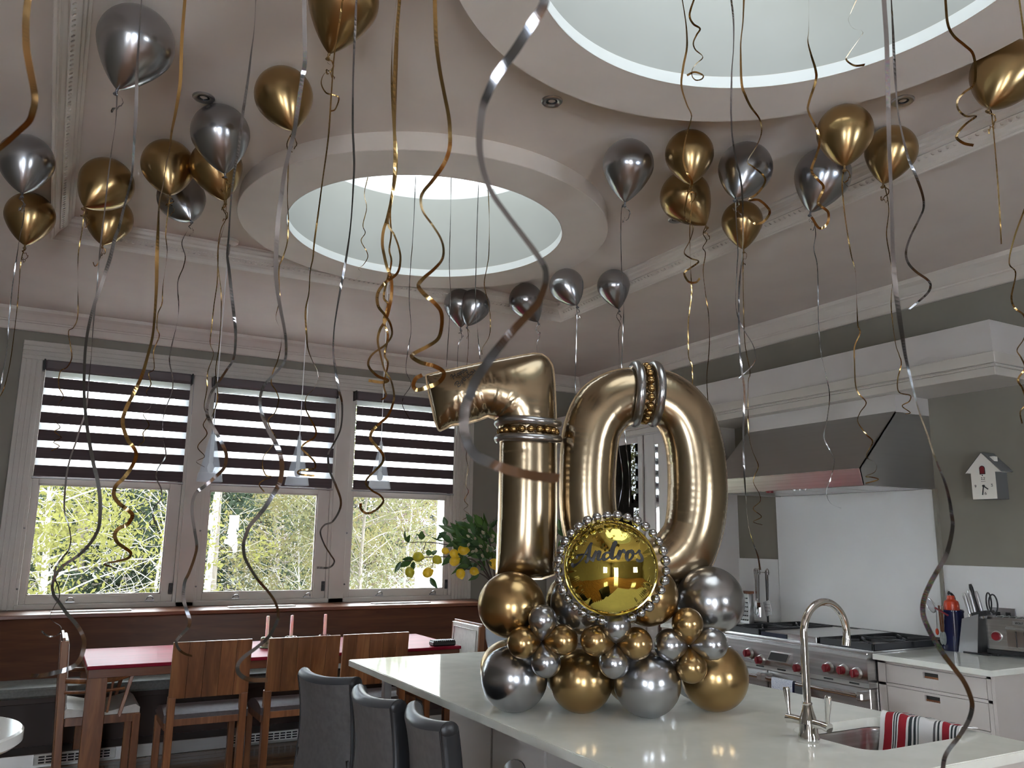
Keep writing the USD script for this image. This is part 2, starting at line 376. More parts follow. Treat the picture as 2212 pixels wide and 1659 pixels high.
bead_run((TX1, 0.6, 0), (TX1, TY1, 0), (1, 0, 0))
part(um, 'bead_row', bd, 'trim_paint', kind='stuff')
# lower crown moulding along the walls
CR = [(0, 3.222), (0.026, 3.222), (0.030, 3.232), (0.030, 3.284), (0.040, 3.289), (0.042, 3.300), (0.050, 3.303), (0.085, 3.350), (0.108, 3.372), (0.112, 3.392), (0.112, ZP + 0.01)]
cr = sgroup('trim_2', 'cream crown moulding along the tops of the walls', 'moulding')
part(cr, 'moulding', M().sweep(CR[::-1], lambda p: [(XL + p[0], YB + p[0], p[1]), (XL + p[0], YW - p[0], p[1]), (XW - p[0], YW - p[0], p[1]), (XW - p[0], YB + p[0], p[1]), (XL + p[0], YB + p[0], p[1])]), 'trim_paint')

# skylights: a dropped ring, a white lip, the shaft and an acrylic dome
for k, (cx, cy, ri, ro) in enumerate(WELLS):
    sg = sgroup('skylight', ['round skylight well nearer the windows, inside a dropped ring', 'round skylight well cut by the top edge of the photo'][k], 'skylight', (cx, cy, ZR))
    c = (cx, cy, 0)
    part(sg, 'ring', M().lathe([(ri + 0.001, 3.452), (ri + 0.001, ZR), (ro - 0.003, ZR), (ro, ZR + 0.003), (ro, ZR + 0.018), (ro - 0.006, ZR + 0.020), (ro - 0.006, ZC + 0.01), (ri + 0.03, ZC + 0.01)], c, n=128), 'ring_paint', 35)
    part(sg, 'lip', M().lathe([(ri - 0.001, ZR - 0.0005), (ri - 0.001, 3.450), (ri + 0.004, 3.451)], c, n=128), 'lip_white', 35)
    top = 3.99
    part(sg, 'shaft', M().lathe([(ri + 0.004, 3.449), (ri + 0.006, top), (ri + 0.06, top), (ri + 0.06, 3.52)], c, n=128), 'well_paint', 35)
    part(sg, 'kerb', M().lathe([(ri + 0.008, top), (ri + 0.008, top + 0.05), (ri + 0.07, top + 0.05), (ri + 0.07, top)], c, n=96), 'lip_white', 35)
    a = np.linspace(0, math.pi / 2, 10)
    part(sg, 'dome', M().lathe([((ri + 0.03) * math.cos(q) + 1e-4, top + 0.05 + 0.22 * math.sin(q)) for q in a], c, n=64), 'skylight_acrylic', True)

# recessed downlights in the flat ceiling
for k, (px, py, lab) in enumerate(((440, 210, 'round recessed downlight just behind a silver balloon at upper left'), (1192, 218, 'round recessed downlight alone between the two skylight rings'),
                                   (1950, 217, 'round recessed downlight beside the large ring, above two gold balloons'), (1460, 474, 'small round recessed downlight beneath two overlapping gold balloons'))):
    p = at(px, py, 'z', ZC)
    t = thing('downlight', lab, 'ceiling light', p, 'recessed ceiling downlights')
    part(t, 'bezel', M().lathe([(0.026, 0.012), (0.026, -0.004), (0.033, -0.009), (0.044, -0.009), (0.049, -0.004), (0.049, 0.0)], p, n=32), 'brushed', 40)
    part(t, 'inner_ring', M().lathe([(0.014, 0.006), (0.018, -0.004), (0.026, -0.002)], p, n=24), 'leather_dark', 40)
    part(t, 'lens', M().lathe([(0.0005, 0.004), (0.015, 0.004)], p, n=24), 'frosted')

# windows: casing, frames, sashes, panes, catches
cas = sgroup('trim_3', 'wide cream casing around all three windows', 'window casing')
CZ, CX0, CX1 = 3.142, -0.326, 3.865
def casing(name, x0, x1, z0, z1, vertical):
    m = M().box(x0, x1, YW - 0.022, YW, z0, z1, 0.004)
    if vertical:
        n = max(2, int((x1 - x0) / 0.035))
        for i in range(1, n): m.box(x0 + (x1 - x0) * i / n - 0.006, x0 + (x1 - x0) * i / n + 0.006, YW - 0.03, YW - 0.02, z0, z1, 0.003)
    else:
        for i in (1, 2, 3): m.box(x0, x1, YW - 0.03, YW - 0.02, z0 + (z1 - z0) * i / 4 - 0.006, z0 + (z1 - z0) * i / 4 + 0.006, 0.003)
    part(cas, name, m, 'window_paint')
casing('head_casing', CX0, CX1, WZ1, CZ, False)
casing('side_casing', CX0, WIN[0][0], 0.955, WZ1, True)
casing('side_casing', WIN[2][1], CX1, 0.955, WZ1, True)
part(cas, 'mullion', M().box(WIN[0][1], WIN[1][0], YW - 0.02, YW, 0.955, WZ1, 0.003), 'window_paint')
part(cas, 'mullion', M().box(WIN[1][1], WIN[2][0], YW - 0.02, YW, 0.955, WZ1, 0.003), 'window_paint')
part(cas, 'apron', M().box(WIN[0][0], WIN[2][1], YW - 0.02, YW, 0.955, WZ0 + 0.008, 0.003), 'window_paint')
GL = [(-0.098, 0.91), (1.246, 2.236), (2.58, 3.58)]
for k, ((a, b), (g0, g1)) in enumerate(zip(WIN, GL)):
    wn = sgroup(f'window_{k + 1}', ['leftmost cream sash window, yellow green branches outside', 'middle cream sash window, pale tree trunk outside', 'right-hand cream sash window beside the lemon branches'][k], 'window', ((a + b) / 2, YW, WZ0))
    fr = M()
    fr.box(a, a + 0.025, YW, YW + 0.16, WZ0, WZ1).box(b - 0.025, b, YW, YW + 0.16, WZ0, WZ1).box(a, b, YW, YW + 0.16, WZ1 - 0.03, WZ1).box(a, b, YW, YW + 0.2, WZ0 - 0.01, WZ0 + 0.012, 0.003)
    part(wn, 'frame', fr, 'window_paint')
    def sash(nm, z0, z1, y0, bot, topr):
        m = M().box(a + 0.026, g0, y0, y0 + 0.045, z0, z1, 0.003).box(g1, b - 0.026, y0, y0 + 0.045, z0, z1, 0.003)
        m.box(g0, g1, y0, y0 + 0.045, z0, z0 + bot, 0.003).box(g0, g1, y0, y0 + 0.045, z1 - topr, z1, 0.003)
        for u0, u1, w0, w1 in ((g0, g0 + 0.012, z0 + bot, z1 - topr), (g1 - 0.012, g1, z0 + bot, z1 - topr), (g0, g1, z0 + bot, z0 + bot + 0.012), (g0, g1, z1 - topr - 0.012, z1 - topr)):
            m.box(u0, u1, y0 + 0.012, y0 + 0.03, w0, w1)
        s_ = part(wn, nm, m, 'window_paint')
        part(s_, 'pane', M().box(g0, g1, y0 + 0.018, y0 + 0.022, z0 + bot, z1 - topr), 'window_glass')
        return s_
    lo = sash('lower_sash', WZ0 + 0.012, 2.035, YW + 0.02, 0.062, 0.075)
    sash('upper_sash', 1.975, WZ1 - 0.03, YW + 0.075, 0.06, 0.075)
    for u in (0.33, 0.83) if k != 1 else (0.30, 0.84):
        xx = a + (b - a) * u
        m = M().box(xx - 0.035, xx + 0.035, YW - 0.002, YW + 0.02, 1.005, 1.016, 0.002)
        m.tube(spline([(xx - 0.026, YW + 0.01, 1.014), (xx - 0.02, YW - 0.012, 1.034), (xx, YW - 0.018, 1.045), (xx + 0.02, YW - 0.012, 1.034), (xx + 0.026, YW + 0.01, 1.014)], 4), 0.005, 6)
        part(lo, 'sash_lift', m, 'brushed', 40)
    for zz in (1.06, 2.0):
        part(wn, 'sash_stop', M().box(b - 0.06, b - 0.03, YW + 0.005, YW + 0.02, zz, zz + 0.09, 0.003).box(b - 0.052, b - 0.038, YW - 0.008, YW + 0.01, zz + 0.02, zz + 0.06, 0.002), 'black_plastic')
    for zz in (1.12, 1.6):
        part(wn, 'screw_cap', M().lathe([(0.0005, -0.012), (0.008, -0.010), (0.008, 0.0)], (a + 0.012, YW, zz), (0, 1, 0), 10), 'brushed', True)

# two window and one door frame in the walls the camera turns its back on
w4 = sgroup('window_4', 'cream framed window in the side wall out of view', 'window')
m = M()
for u in (-2.4, -1.83, -1.26): m.box(XL - 0.12, XL - 0.05, u, u + 0.06, 0.9, 2.1)
m.box(XL - 0.12, XL - 0.05, -2.4, -1.2, 0.9, 0.97).box(XL - 0.12, XL - 0.05, -2.4, -1.2, 2.03, 2.1)
part(w4, 'frame', m, 'window_paint')
d1 = sgroup('door_1', 'cream glazed garden door frame behind the photographer', 'door')
m = M()
for a, b, c, d in OB:
    n = 3
    for i in range(n + 1): m.box(a + (b - a) * i / n - 0.035, a + (b - a) * i / n + 0.035, YB - 0.12, YB - 0.05, c, d)
    m.box(a, b, YB - 0.12, YB - 0.05, c, c + 0.08).box(a, b, YB - 0.12, YB - 0.05, d - 0.07, d)
part(d1, 'frame', m, 'window_paint')

# kitchen wall: white splashbacks, boxed pelmet with cornice
sp = sgroup('trim_4', 'glossy white splashback panels around the range', 'splashback')
part(sp, 'panel', M().box(XW - 0.022, XW, 3.52, 4.92, ZK, 1.93, 0.003), 'splash')
part(sp, 'panel', M().box(XW - 0.012, XW, 2.2, 3.50, ZK, 1.425, 0.002), 'splash')
part(sp, 'panel', M().box(XW - 0.012, XW, 4.93, 5.7, ZK, 1.425, 0.002), 'splash')
part(sp, 'edge_strip', M().box(XW - 0.03, XW, 3.495, 3.515, ZK, 1.93), 'wall_paint')
pel = sgroup('trim_5', 'boxed cream pelmet with cornice running above the range hood', 'pelmet')
part(pel, 'fascia', M().box(4.83, XW, 2.79, YW, 2.60, 2.895, 0.002), 'cabinet_paint')
part(pel, 'cornice', M().box(4.80, XW, 2.77, YW, 2.55, 2.60, 0.003).box(4.785, XW, 2.755, YW, 2.60, 2.612, 0.003).box(4.79, XW, 2.76, YW, 2.622, 2.690, 0.003).box(4.806, XW, 2.776, YW, 2.612, 2.622), 'window_paint')
# ------------------------------------------------------------------ blinds and pendants
for k, (a, b) in enumerate(WIN):
    yb = YW - 0.055
    bl = thing('roller_blind', ['striped brown roller blind half lowered over the leftmost window', 'striped brown roller blind half lowered over the middle window', 'striped brown roller blind half lowered over the window behind the gold 7'][k], 'blind', ((a + b) / 2, yb, WZ1), 'striped roller blinds')
    x0, x1 = a + 0.022, b - 0.03
    part(bl, 'cassette', M().box(x0, x1, yb - 0.032, yb + 0.03, 2.898, 2.982, 0.012), 'blind_tube')
    part(bl, 'bracket', M().box(x0 - 0.012, x0, yb - 0.036, yb + 0.055, 2.89, 2.985, 0.002), 'black_plastic')
    part(bl, 'bracket', M().box(x1, x1 + 0.012, yb - 0.036, yb + 0.055, 2.89, 2.985, 0.002), 'black_plastic')
    part(bl, 'chain', M().tube([(x1 + 0.022, yb - 0.02, z) for z in np.linspace(2.9, 2.62, 5)], 0.003, 6), 'brushed', True)
    zz, pitch, dk = 2.018, 0.1455, 0.089
    i = 0
    while zz < 2.9:
        top = min(zz + dk, 2.898)
        part(bl, 'slat', M().box(x0 + 0.008, x1 - 0.006, yb - 0.014, yb - 0.0125, zz, top), 'blind_fabric')
        if top < 2.89: part(bl, 'sheer_band', M().box(x0 + 0.008, x1 - 0.006, yb - 0.0135, yb - 0.013, top, min(zz + pitch, 2.898)), 'sheer')
        zz += pitch
    part(bl, 'bottom_rail', M().tube([(x0 - 0.006, yb - 0.013, 2.006), (x1 + 0.004, yb - 0.013, 2.006)], 0.009, 10), 'brushed', 40)
for k, (px, py, zt) in enumerate(((459, 931, 0), (646, 948, 0), (823, 958, 0))):
    yp = 5.50
    tip = at(px, py, 'y', yp); tip = np.array([(0.868, 1.422, 2.0)[k], yp, 2.215])
    lab = ['clear glass cone pendant nearest the window mullion, beside its ceiling rose', 'clear glass cone pendant hanging before the middle blind', 'clear glass cone pendant hanging before the blind next to the 7'][k]
    t = thing('pendant_lamp', lab, 'pendant lamp', (tip[0], yp, ZC), 'glass cone pendants over the table')
    part(t, 'ceiling_rose', M().lathe([(0.0005, ZC - 0.03), (0.045, ZC - 0.028), (0.062, ZC - 0.016), (0.064, ZC)], (tip[0], yp, 0), n=28), 'trim_paint', 40)
    part(t, 'stem', M().lathe([(0.0005, ZC - 0.10), (0.010, ZC - 0.10), (0.012, ZC - 0.03)], (tip[0], yp, 0), n=12), 'brushed', 40)
    part(t, 'cord', M().tube([(tip[0], yp, ZC - 0.09), (tip[0], yp, 2.2)], 0.0026, 6), 'paper', True)
    part(t, 'cone', M().lathe([(0.006, 2.23), (0.011, 2.215), (0.077, 1.895), (0.074, 1.895), (0.0085, 2.205)], (tip[0], yp, 0), n=40), 'cone_glass', 40)
    part(t, 'collar', M().lathe([(0.0685, 1.945), (0.0705, 1.947), (0.0795, 1.893), (0.0765, 1.891)], (tip[0], yp, 0), n=40), 'frosted', 40)
    part(t, 'lamp_holder', M().lathe([(0.0005, 2.20), (0.012, 2.19), (0.014, 2.02), (0.010, 2.01)], (tip[0], yp, 0), n=14), 'white_gloss', 40)
    part(t, 'bulb', M().lathe([(0.0005, 1.945), (0.016, 1.955), (0.022, 1.98), (0.013, 2.01)], (tip[0], yp, 0), n=18), 'white_gloss', True)

# ------------------------------------------------------------------ banquette along the windows
bq = thing('banquette', 'long walnut banquette with grey cushion under the windows', 'bench', (1.7, 7.0, 0))
BX0, BX1 = -1.6, 3.90
part(bq, 'plinth', M().box(BX0, BX1 - 0.1, 6.74, 7.3, 0.0, 0.088, 0.002), 'steel_hood')
part(bq, 'carcass', M().box(BX0, BX1 - 0.02, 6.98, 7.6, 0.088, 0.44), 'bench_dark')
part(bq, 'seat_rail', M().box(BX0, BX1 - 0.02, 6.73, 7.3, 0.415, 0.455, 0.003), 'bench_dark')
part(bq, 'back_panel', M().obox(((BX0 + BX1) / 2, 7.24, 0.70), ((BX1 - BX0) / 2 - 0.02, 0, 0), (0, 0.105, 0.225), (0, 0.012, -0.006), 0.002), 'walnut_x')
part(bq, 'end_panel', M().prism(Polygon([(6.86, 0.05), (7.6, 0.05), (7.6, 0.93), (7.36, 0.93), (7.13, 0.46), (6.86, 0.44)]), (BX1 - 0.035, 0, 0), (0, 1, 0), (0, 0, 1), 0.03), 'walnut_x')
part(bq, 'ledge', M().box(BX0, BX1, 7.315, YW, 0.925, 0.955, 0.004), 'walnut_x')
for i in range(4):
    w = (BX1 - 0.05 - BX0) / 4
    part(bq, 'cushion', M().box(BX0 + w * i + 0.004, BX0 + w * (i + 1) - 0.004, 6.70, 7.13, 0.455, 0.522, 0.018), 'bench_fabric')
for k, (px0, px1, pz) in enumerate(((110, 283, 1318.5), (494, 636, 1307), (805, 926, 1298))):
    a, b = at(px0, pz, 'z', 0.957), at(px1, pz, 'z', 0.957)
    yc = 7.50
    m = M().box(a[0] * yc / a[1], b[0] * yc / b[1], yc - 0.05, yc + 0.06, 0.956, 0.963, 0.002)
    for i in range(3): m.box(a[0] * yc / a[1], b[0] * yc / b[1], yc - 0.04 + i * 0.032, yc - 0.02 + i * 0.032, 0.963, 0.966)
    solo('ledge_vent', ['white vent strip on the ledge below the leftmost window', 'white vent strip on the ledge below the middle window', 'white vent strip on the ledge below the right-hand window'][k], 'vent', m, 'paper', ((a[0] + b[0]) / 2, yc, 0.956), group='vent strips on the window ledge')
for k, (px0, px1, py) in enumerate(((74, 250, 1622), (490, 652, 1590))):
    yr = 6.735
    a, b = at(px0, py, 'y', yr), at(px1, py, 'y', yr)
    t = thing('floor_register', ['white slotted heating grille low behind the table leg', 'white slotted heating grille low behind the middle dining chairs'][k], 'heating grille', ((a[0] + b[0]) / 2, yr, 0.0), 'heating grilles in the bench plinth')
    part(t, 'plate', M().box(a[0], b[0], yr - 0.004, yr + 0.004, 0.018, 0.085, 0.002), 'white_gloss')
    n = int((b[0] - a[0]) / 0.05)
    for r_ in range(3):
        for i in range(n):
            x = a[0] + 0.03 + (b[0] - a[0] - 0.06) * i / n
            part(t, 'slot', M().box(x, x + 0.036, yr - 0.0055, yr - 0.004, 0.028 + 0.018 * r_, 0.038 + 0.018 * r_), 'gap_dark')

# ------------------------------------------------------------------ dining table
TB = (0.305, 2.87, 5.925, 6.83)
tb = thing('dining_table', 'long wooden dining table with a dark red top', 'table', ((TB[0] + TB[1]) / 2, (TB[2] + TB[3]) / 2, 0))
part(tb, 'top', M().box(TB[0], TB[1], TB[2], TB[3], 0.728, 0.75, 0.003), 'red_table', label='dark red lacquered table top')
part(tb, 'apron', M().box(TB[0] + 0.01, TB[1] - 0.01, TB[2] + 0.01, TB[3] - 0.01, 0.675, 0.728, 0.002), 'walnut_x')
for x in (TB[0] + 0.005, TB[1] - 0.125):
    for y0 in (TB[2] + 0.012, TB[3] - 0.06):
        part(tb, 'leg', M().box(x, x + 0.118, y0, y0 + 0.048, 0.0, 0.726, 0.003), 'walnut')

# ------------------------------------------------------------------ side chairs: plank back, brown cushion
def side_chair(name, label, group, x, y):
    t = thing(name, label, 'chair', (x, y, 0), group)
    w = 0.232
    def P(a, b, c): return (x + a, y + b, c)
    for i in range(5):                                          # the back is glued up from planks
        a0 = -w + 2 * w * i / 5
        part(t, 'back_plank', M().obox(P(a0 + w / 5, 0.0, 0.757), (w / 5 - 0.0006, 0, 0), (0, -0.018, 0.165), (0, 0.0095, 0.0009), 0.0012), 'walnut')
    for s in (-1, 1):
        part(t, 'rear_leg', M().obox(P(s * (w - 0.022), 0.045, 0.30), (0.021, 0, 0), (0, -0.012, 0.30), (0, 0.028, 0.001), 0.003), 'walnut')
        part(t, 'front_leg', M().box(x + s * (w - 0.005) - 0.02, x + s * (w - 0.005) + 0.02, y + 0.40, y + 0.44, 0, 0.43, 0.003), 'walnut')
        part(t, 'side_rail', M().box(x + s * (w - 0.005) - 0.012, x + s * (w - 0.005) + 0.012, y + 0.06, y + 0.42, 0.405, 0.455, 0.002), 'walnut')
    part(t, 'seat_rail', M().box(x - w + 0.03, x + w - 0.03, y + 0.03, y + 0.055, 0.43, 0.470, 0.002), 'walnut')
    part(t, 'seat_rail', M().box(x - w + 0.02, x + w - 0.02, y + 0.41, y + 0.432, 0.40, 0.45, 0.002), 'walnut')
    n = 14; u = np.linspace(0, 1, n); prof = []
    for q in u: prof.append((y + 0.035 + 0.41 * q, 0.462 + 0.062 * math.sin(math.pi * min(1, 0.12 + q * 0.95)) ** 0.6))
    poly = Polygon([(a, b) for a, b in prof] + [(y + 0.445, 0.452), (y + 0.035, 0.452)])
    part(t, 'seat', M().prism(poly, (x - w - 0.012, 0, 0), (0, 1, 0), (0, 0, 1), 2 * w + 0.024), 'leather_brown', 35)
    return t
GCH = 'walnut dining chairs along the near side of the table'
c0 = side_chair('dining_chair', 'plank-backed walnut dining chair nearest the table end', GCH, 0.967, 5.50)
for lab, x, y in (('plank-backed walnut dining chair in the middle of its row', 1.532, 5.49), ('plank-backed walnut dining chair partly behind the grey bar stool', 2.020, 5.50)):
    dup(c0, 'dining_chair', lab, (x, y, 0), group=GCH, cat='chair')

# armchairs at the two ends of the table: white leather seat and back in a walnut frame
def arm_chair(label):
    t = thing('armchair', label, 'armchair', (0.0, 0.0, 0), 'white armchairs at the table ends')
    w = 0.25                                                    # faces +x, back at x = 0
    for s in (-1, 1):
        part(t, 'rear_leg', M().obox((0.012, s * (w - 0.02), 0.46), (-0.018, 0, 0.44), (0, 0.02, 0), (0.022, 0, 0.001), 0.003).obox((0.03, s * (w - 0.02), 0.02), (0.02, 0, 0), (0, 0.02, 0), (0, 0, 0.02)), 'walnut')
        part(t, 'front_leg', M().box(0.42, 0.465, s * w - 0.02, s * w + 0.02, 0, 0.44, 0.003), 'walnut')
        part(t, 'side_rail', M().box(0.04, 0.46, s * w - 0.013, s * w + 0.013, 0.395, 0.445, 0.002), 'walnut')
        part(t, 'arm', M().tube(spline([(0.02, s * (w + 0.005), 0.665), (0.15, s * (w + 0.012), 0.655), (0.3, s * (w + 0.012), 0.66), (0.41, s * (w + 0.005), 0.69)], 4), 0.016, 8).tube(spline([(0.02, s * (w + 0.005), 0.595), (0.2, s * (w + 0.008), 0.59), (0.36, s * (w + 0.005), 0.60)], 4), 0.010, 8), 'walnut', 40)
        part(t, 'arm_post', M().bar((0.34, s * (w - 0.002), 0.43), (0.40, s * (w + 0.004), 0.69), 0.03, 0.022, 0.003), 'walnut')
        part(t, 'arm_post', M().bar((0.27, s * (w - 0.002), 0.46), (0.29, s * (w + 0.004), 0.66), 0.024, 0.014, 0.002), 'walnut')
    part(t, 'cross_rail', M().box(0.02, 0.045, -w + 0.03, w - 0.03, 0.395, 0.445, 0.002), 'walnut')
    part(t, 'cross_rail', M().box(0.43, 0.455, -w + 0.03, w - 0.03, 0.395, 0.445, 0.002), 'walnut')
    part(t, 'back_shell', M().obox((-0.002, 0, 0.70), (-0.011, 0, 0.22), (0, w - 0.002, 0), (0.009, 0, 0.0005), 0.003), 'walnut')
    part(t, 'back_pad', M().obox((0.016, 0, 0.70), (-0.011, 0, 0.205), (0, w - 0.018, 0), (0.012, 0, 0.0006), 0.008), 'leather_white', label='white leather back pad')
    part(t, 'back_piping', M().tube([(0.030 - 0.05 * (z - 0.7), yy, z) for yy, z in ((-w + 0.05, 0.53), (-w + 0.05, 0.87), (w - 0.05, 0.87), (w - 0.05, 0.53), (-w + 0.05, 0.53))], 0.0035, 6), 'leather_white', True)
    prof = [(0.02 + 0.44 * q, 0.468 + 0.018 * math.cos(2 * math.pi * q) + (0.012 if 0.02 < q < 0.98 else -0.01)) for q in np.linspace(0, 1, 18)]
    poly = Polygon(prof + [(0.46, 0.44), (0.02, 0.44)])
    part(t, 'seat', M().prism(poly, (0, w - 0.005, 0), (1, 0, 0), (0, 0, 1), 2 * w - 0.01), 'leather_white', 35, label='white leather seat pad')
    return t
ac = arm_chair('white-seated walnut armchair tucked in behind the table leg')
UsdGeom.XformCommonAPI(stage.GetPrimAtPath(ac.path)).SetTranslate(Gf.Vec3d(0.175, 6.235, 0))
dup(ac, 'armchair', 'white-backed walnut armchair at the table end near the lemon vase', (2.965, 6.02, 0), 180, group='white armchairs at the table ends', cat='armchair')

# ------------------------------------------------------------------ on the table
for k, (px, pt, lab) in enumerate(((578, 1330, 'white taper candle in a green glass holder, first from the chair row end'), (631, 1326, 'white taper candle between two others on the red table'), (702, 1326, 'white taper candle on the table, closest to the vase side'))):
    c = at(px, 1385, 'y', 6.38); c = np.array([(1.497, 1.676, 1.931)[k], 6.38, 0.751])
    t = thing('candle', lab, 'candle', c, 'taper candles on the dining table')
    part(t, 'holder', M().lathe([(0.0005, 0.0), (0.045, 0.0), (0.052, 0.006), (0.040, 0.014), (0.043, 0.04), (0.044, 0.07), (0.036, 0.078), (0.0135, 0.08), (0.0135, 0.06), (0.0005, 0.06)], c, n=28), 'holder_green' if k == 0 else 'clear_glass', 40)
    part(t, 'wax_stick', M().lathe([(0.0005, 0.062), (0.0125, 0.062), (0.0115, 0.222), (0.010, 0.226), (0.0005, 0.228)], c, n=18), 'wax', 40)
    part(t, 'wick', M().tube([c + (0, 0, 0.226), c + (0.001, 0, 0.234)], 0.0012, 6), 'ink')
c = np.array([2.745, 6.0, 0.7512])
t = thing('ridged_case', 'black glossy case with ridged top on the red table corner', 'case', c)
part(t, 'body', M().box(c[0] - 0.095, c[0] + 0.095, c[1] - 0.045, c[1] + 0.045, c[2], c[2] + 0.036, 0.012), 'black_plastic')
for i in range(11): part(t, 'ridge', M().box(c[0] - 0.088 + i * 0.0165, c[0] - 0.079 + i * 0.0165, c[1] - 0.04, c[1] + 0.04, c[2] + 0.034, c[2] + 0.043, 0.003), 'black_plastic')
# ------------------------------------------------------------------ island
IX0, IX1, IY0, IY1, IZ = 1.465, 2.885, 1.62, 4.385, 0.92
SK = (2.30, 2.795, 1.822, 2.172)
isl = thing('kitchen_island', 'long white quartz topped island carrying the balloon display', 'kitchen island', ((IX0 + IX1) / 2, (IY0 + IY1) / 2, 0))
hole = sbox(SK[0] + 0.07, SK[2] + 0.07, SK[1] - 0.07, SK[3] - 0.07).buffer(0.07, 10)
slab = sbox(IX0, IY0, IX1, IY1)
top = M().prism(slab.buffer(-0.003).difference(hole), (0, 0, IZ - 0.003), (1, 0, 0), (0, 1, 0), 0.003).prism(slab.difference(hole), (0, 0, IZ - 0.032), (1, 0, 0), (0, 1, 0), 0.029)
part(isl, 'worktop', top, 'quartz', label='glossy white quartz worktop')
part(isl, 'cabinet_body', M().box(1.90, 2.86, IY0 + 0.04, IY1 - 0.35, 0.10, 0.62).box(1.90, 2.25, IY0 + 0.04, IY1 - 0.35, 0.62, IZ - 0.033).box(2.84, 2.86, IY0 + 0.04, IY1 - 0.35, 0.62, IZ - 0.033).box(2.25, 2.84, 2.25, IY1 - 0.35, 0.62, IZ - 0.033).box(2.25, 2.84, IY0 + 0.04, 1.76, 0.62, IZ - 0.033), 'cabinet_paint')
part(isl, 'plinth', M().box(1.94, 2.82, IY0 + 0.08, IY1 - 0.4, 0.0, 0.10), 'leather_dark')
for i in range(5): part(isl, 'side_panel', M().box(1.885, 1.90, IY0 + 0.05 + i * 0.472, IY0 + 0.505 + i * 0.472, 0.11, IZ - 0.05, 0.002), 'cabinet_paint')
for yy in (1.9, 4.2): part(isl, 'support_leg', M().box(1.60, 1.64, yy, yy + 0.04, 0, IZ - 0.033, 0.002), 'brushed')
bz = IZ - 0.033
sink = thing('sink', 'stainless undermount sink set into the island', 'sink', ((SK[0] + SK[1]) / 2, (SK[2] + SK[3]) / 2, bz - 0.19))
m = M()
def rr(inset, z, rad=0.075, n=8):
    pts = []
    for cx, cy, a0 in ((SK[1] - inset - rad, SK[3] - inset - rad, 0), (SK[0] + inset + rad, SK[3] - inset - rad, 90), (SK[0] + inset + rad, SK[2] + inset + rad, 180), (SK[1] - inset - rad, SK[2] + inset + rad, 270)):
        for a in np.radians(np.linspace(a0, a0 + 90, n)): pts.append((cx + rad * math.cos(a), cy + rad * math.sin(a), z))
    return np.array(pts)
rows = [rr(-0.02, bz), rr(0.002, bz - 0.001), rr(0.006, bz - 0.01), rr(0.010, bz - 0.16), rr(0.03, bz - 0.185), rr(0.06, bz - 0.19), rr(0.17, bz - 0.192, 0.004)]
n_ = len(rows[0]); f = []
for i in range(len(rows) - 1):
    for j in range(n_):
        a, b = i * n_ + j, i * n_ + (j + 1) % n_; f += [(a, b, b + n_), (a, b + n_, a + n_)]
part(sink, 'bowl', M().add(np.vstack(rows), f).box(SK[0] + 0.16, SK[1] - 0.16, SK[2] + 0.16, SK[3] - 0.16, bz - 0.195, bz - 0.191), 'steel', 40)
part(sink, 'drain', M().lathe([(0.0005, bz - 0.188), (0.03, bz - 0.187), (0.042, bz - 0.190)], ((SK[0] + SK[1]) / 2, (SK[2] + SK[3]) / 2, 0), n=24), 'chrome', 40)
# tap: bell body, swan neck, cross bar with two levers
fx, fy = 2.232, 2.005
tap = thing('tap', 'tall chrome swan-neck tap with two levers beside the sink', 'tap', (fx, fy, IZ))
part(tap, 'body', M().lathe([(0.0005, 0.0), (0.032, 0.0), (0.034, 0.004), (0.033, 0.02), (0.029, 0.03), (0.029, 0.055), (0.026, 0.075), (0.018, 0.10), (0.015, 0.114), (0.017, 0.118), (0.015, 0.122), (0.0005, 0.124)], (fx, fy, IZ), n=32), 'chrome', 35)
a = np.linspace(math.pi, -0.22, 26)
neck = [(fx, fy, IZ + 0.12 + 0.02 * i) for i in range(11)] + [(fx + 0.105 + 0.105 * math.cos(q), fy, 1.252 + 0.105 * math.sin(q)) for q in a[1:]]
part(tap, 'spout', M().tube(neck, 0.0125, 18), 'chrome', 40)
e = np.array(neck[-1]); dn = (e - np.array(neck[-2])); dn /= np.linalg.norm(dn)
part(tap, 'aerator', M().tube([e - dn * 0.004, e + dn * 0.02], 0.0142, 18), 'chrome', 40)
part(tap, 'cross_bar', M().tube([(fx, fy - 0.085, IZ + 0.057), (fx, fy - 0.06, IZ + 0.06), (fx, fy + 0.06, IZ + 0.06), (fx, fy + 0.085, IZ + 0.057)], [0.016, 0.013, 0.013, 0.016], 16), 'chrome', 40)
for s in (-1, 1):
    part(tap, 'lever', M().tube([(fx, fy + s * 0.078, IZ + 0.068), (fx, fy + s * 0.080, IZ + 0.09), (fx, fy + s * 0.086, IZ + 0.15), (fx, fy + s * 0.087, IZ + 0.156)], [0.006, 0.0065, 0.0115, 0.009], 14), 'chrome', 40)
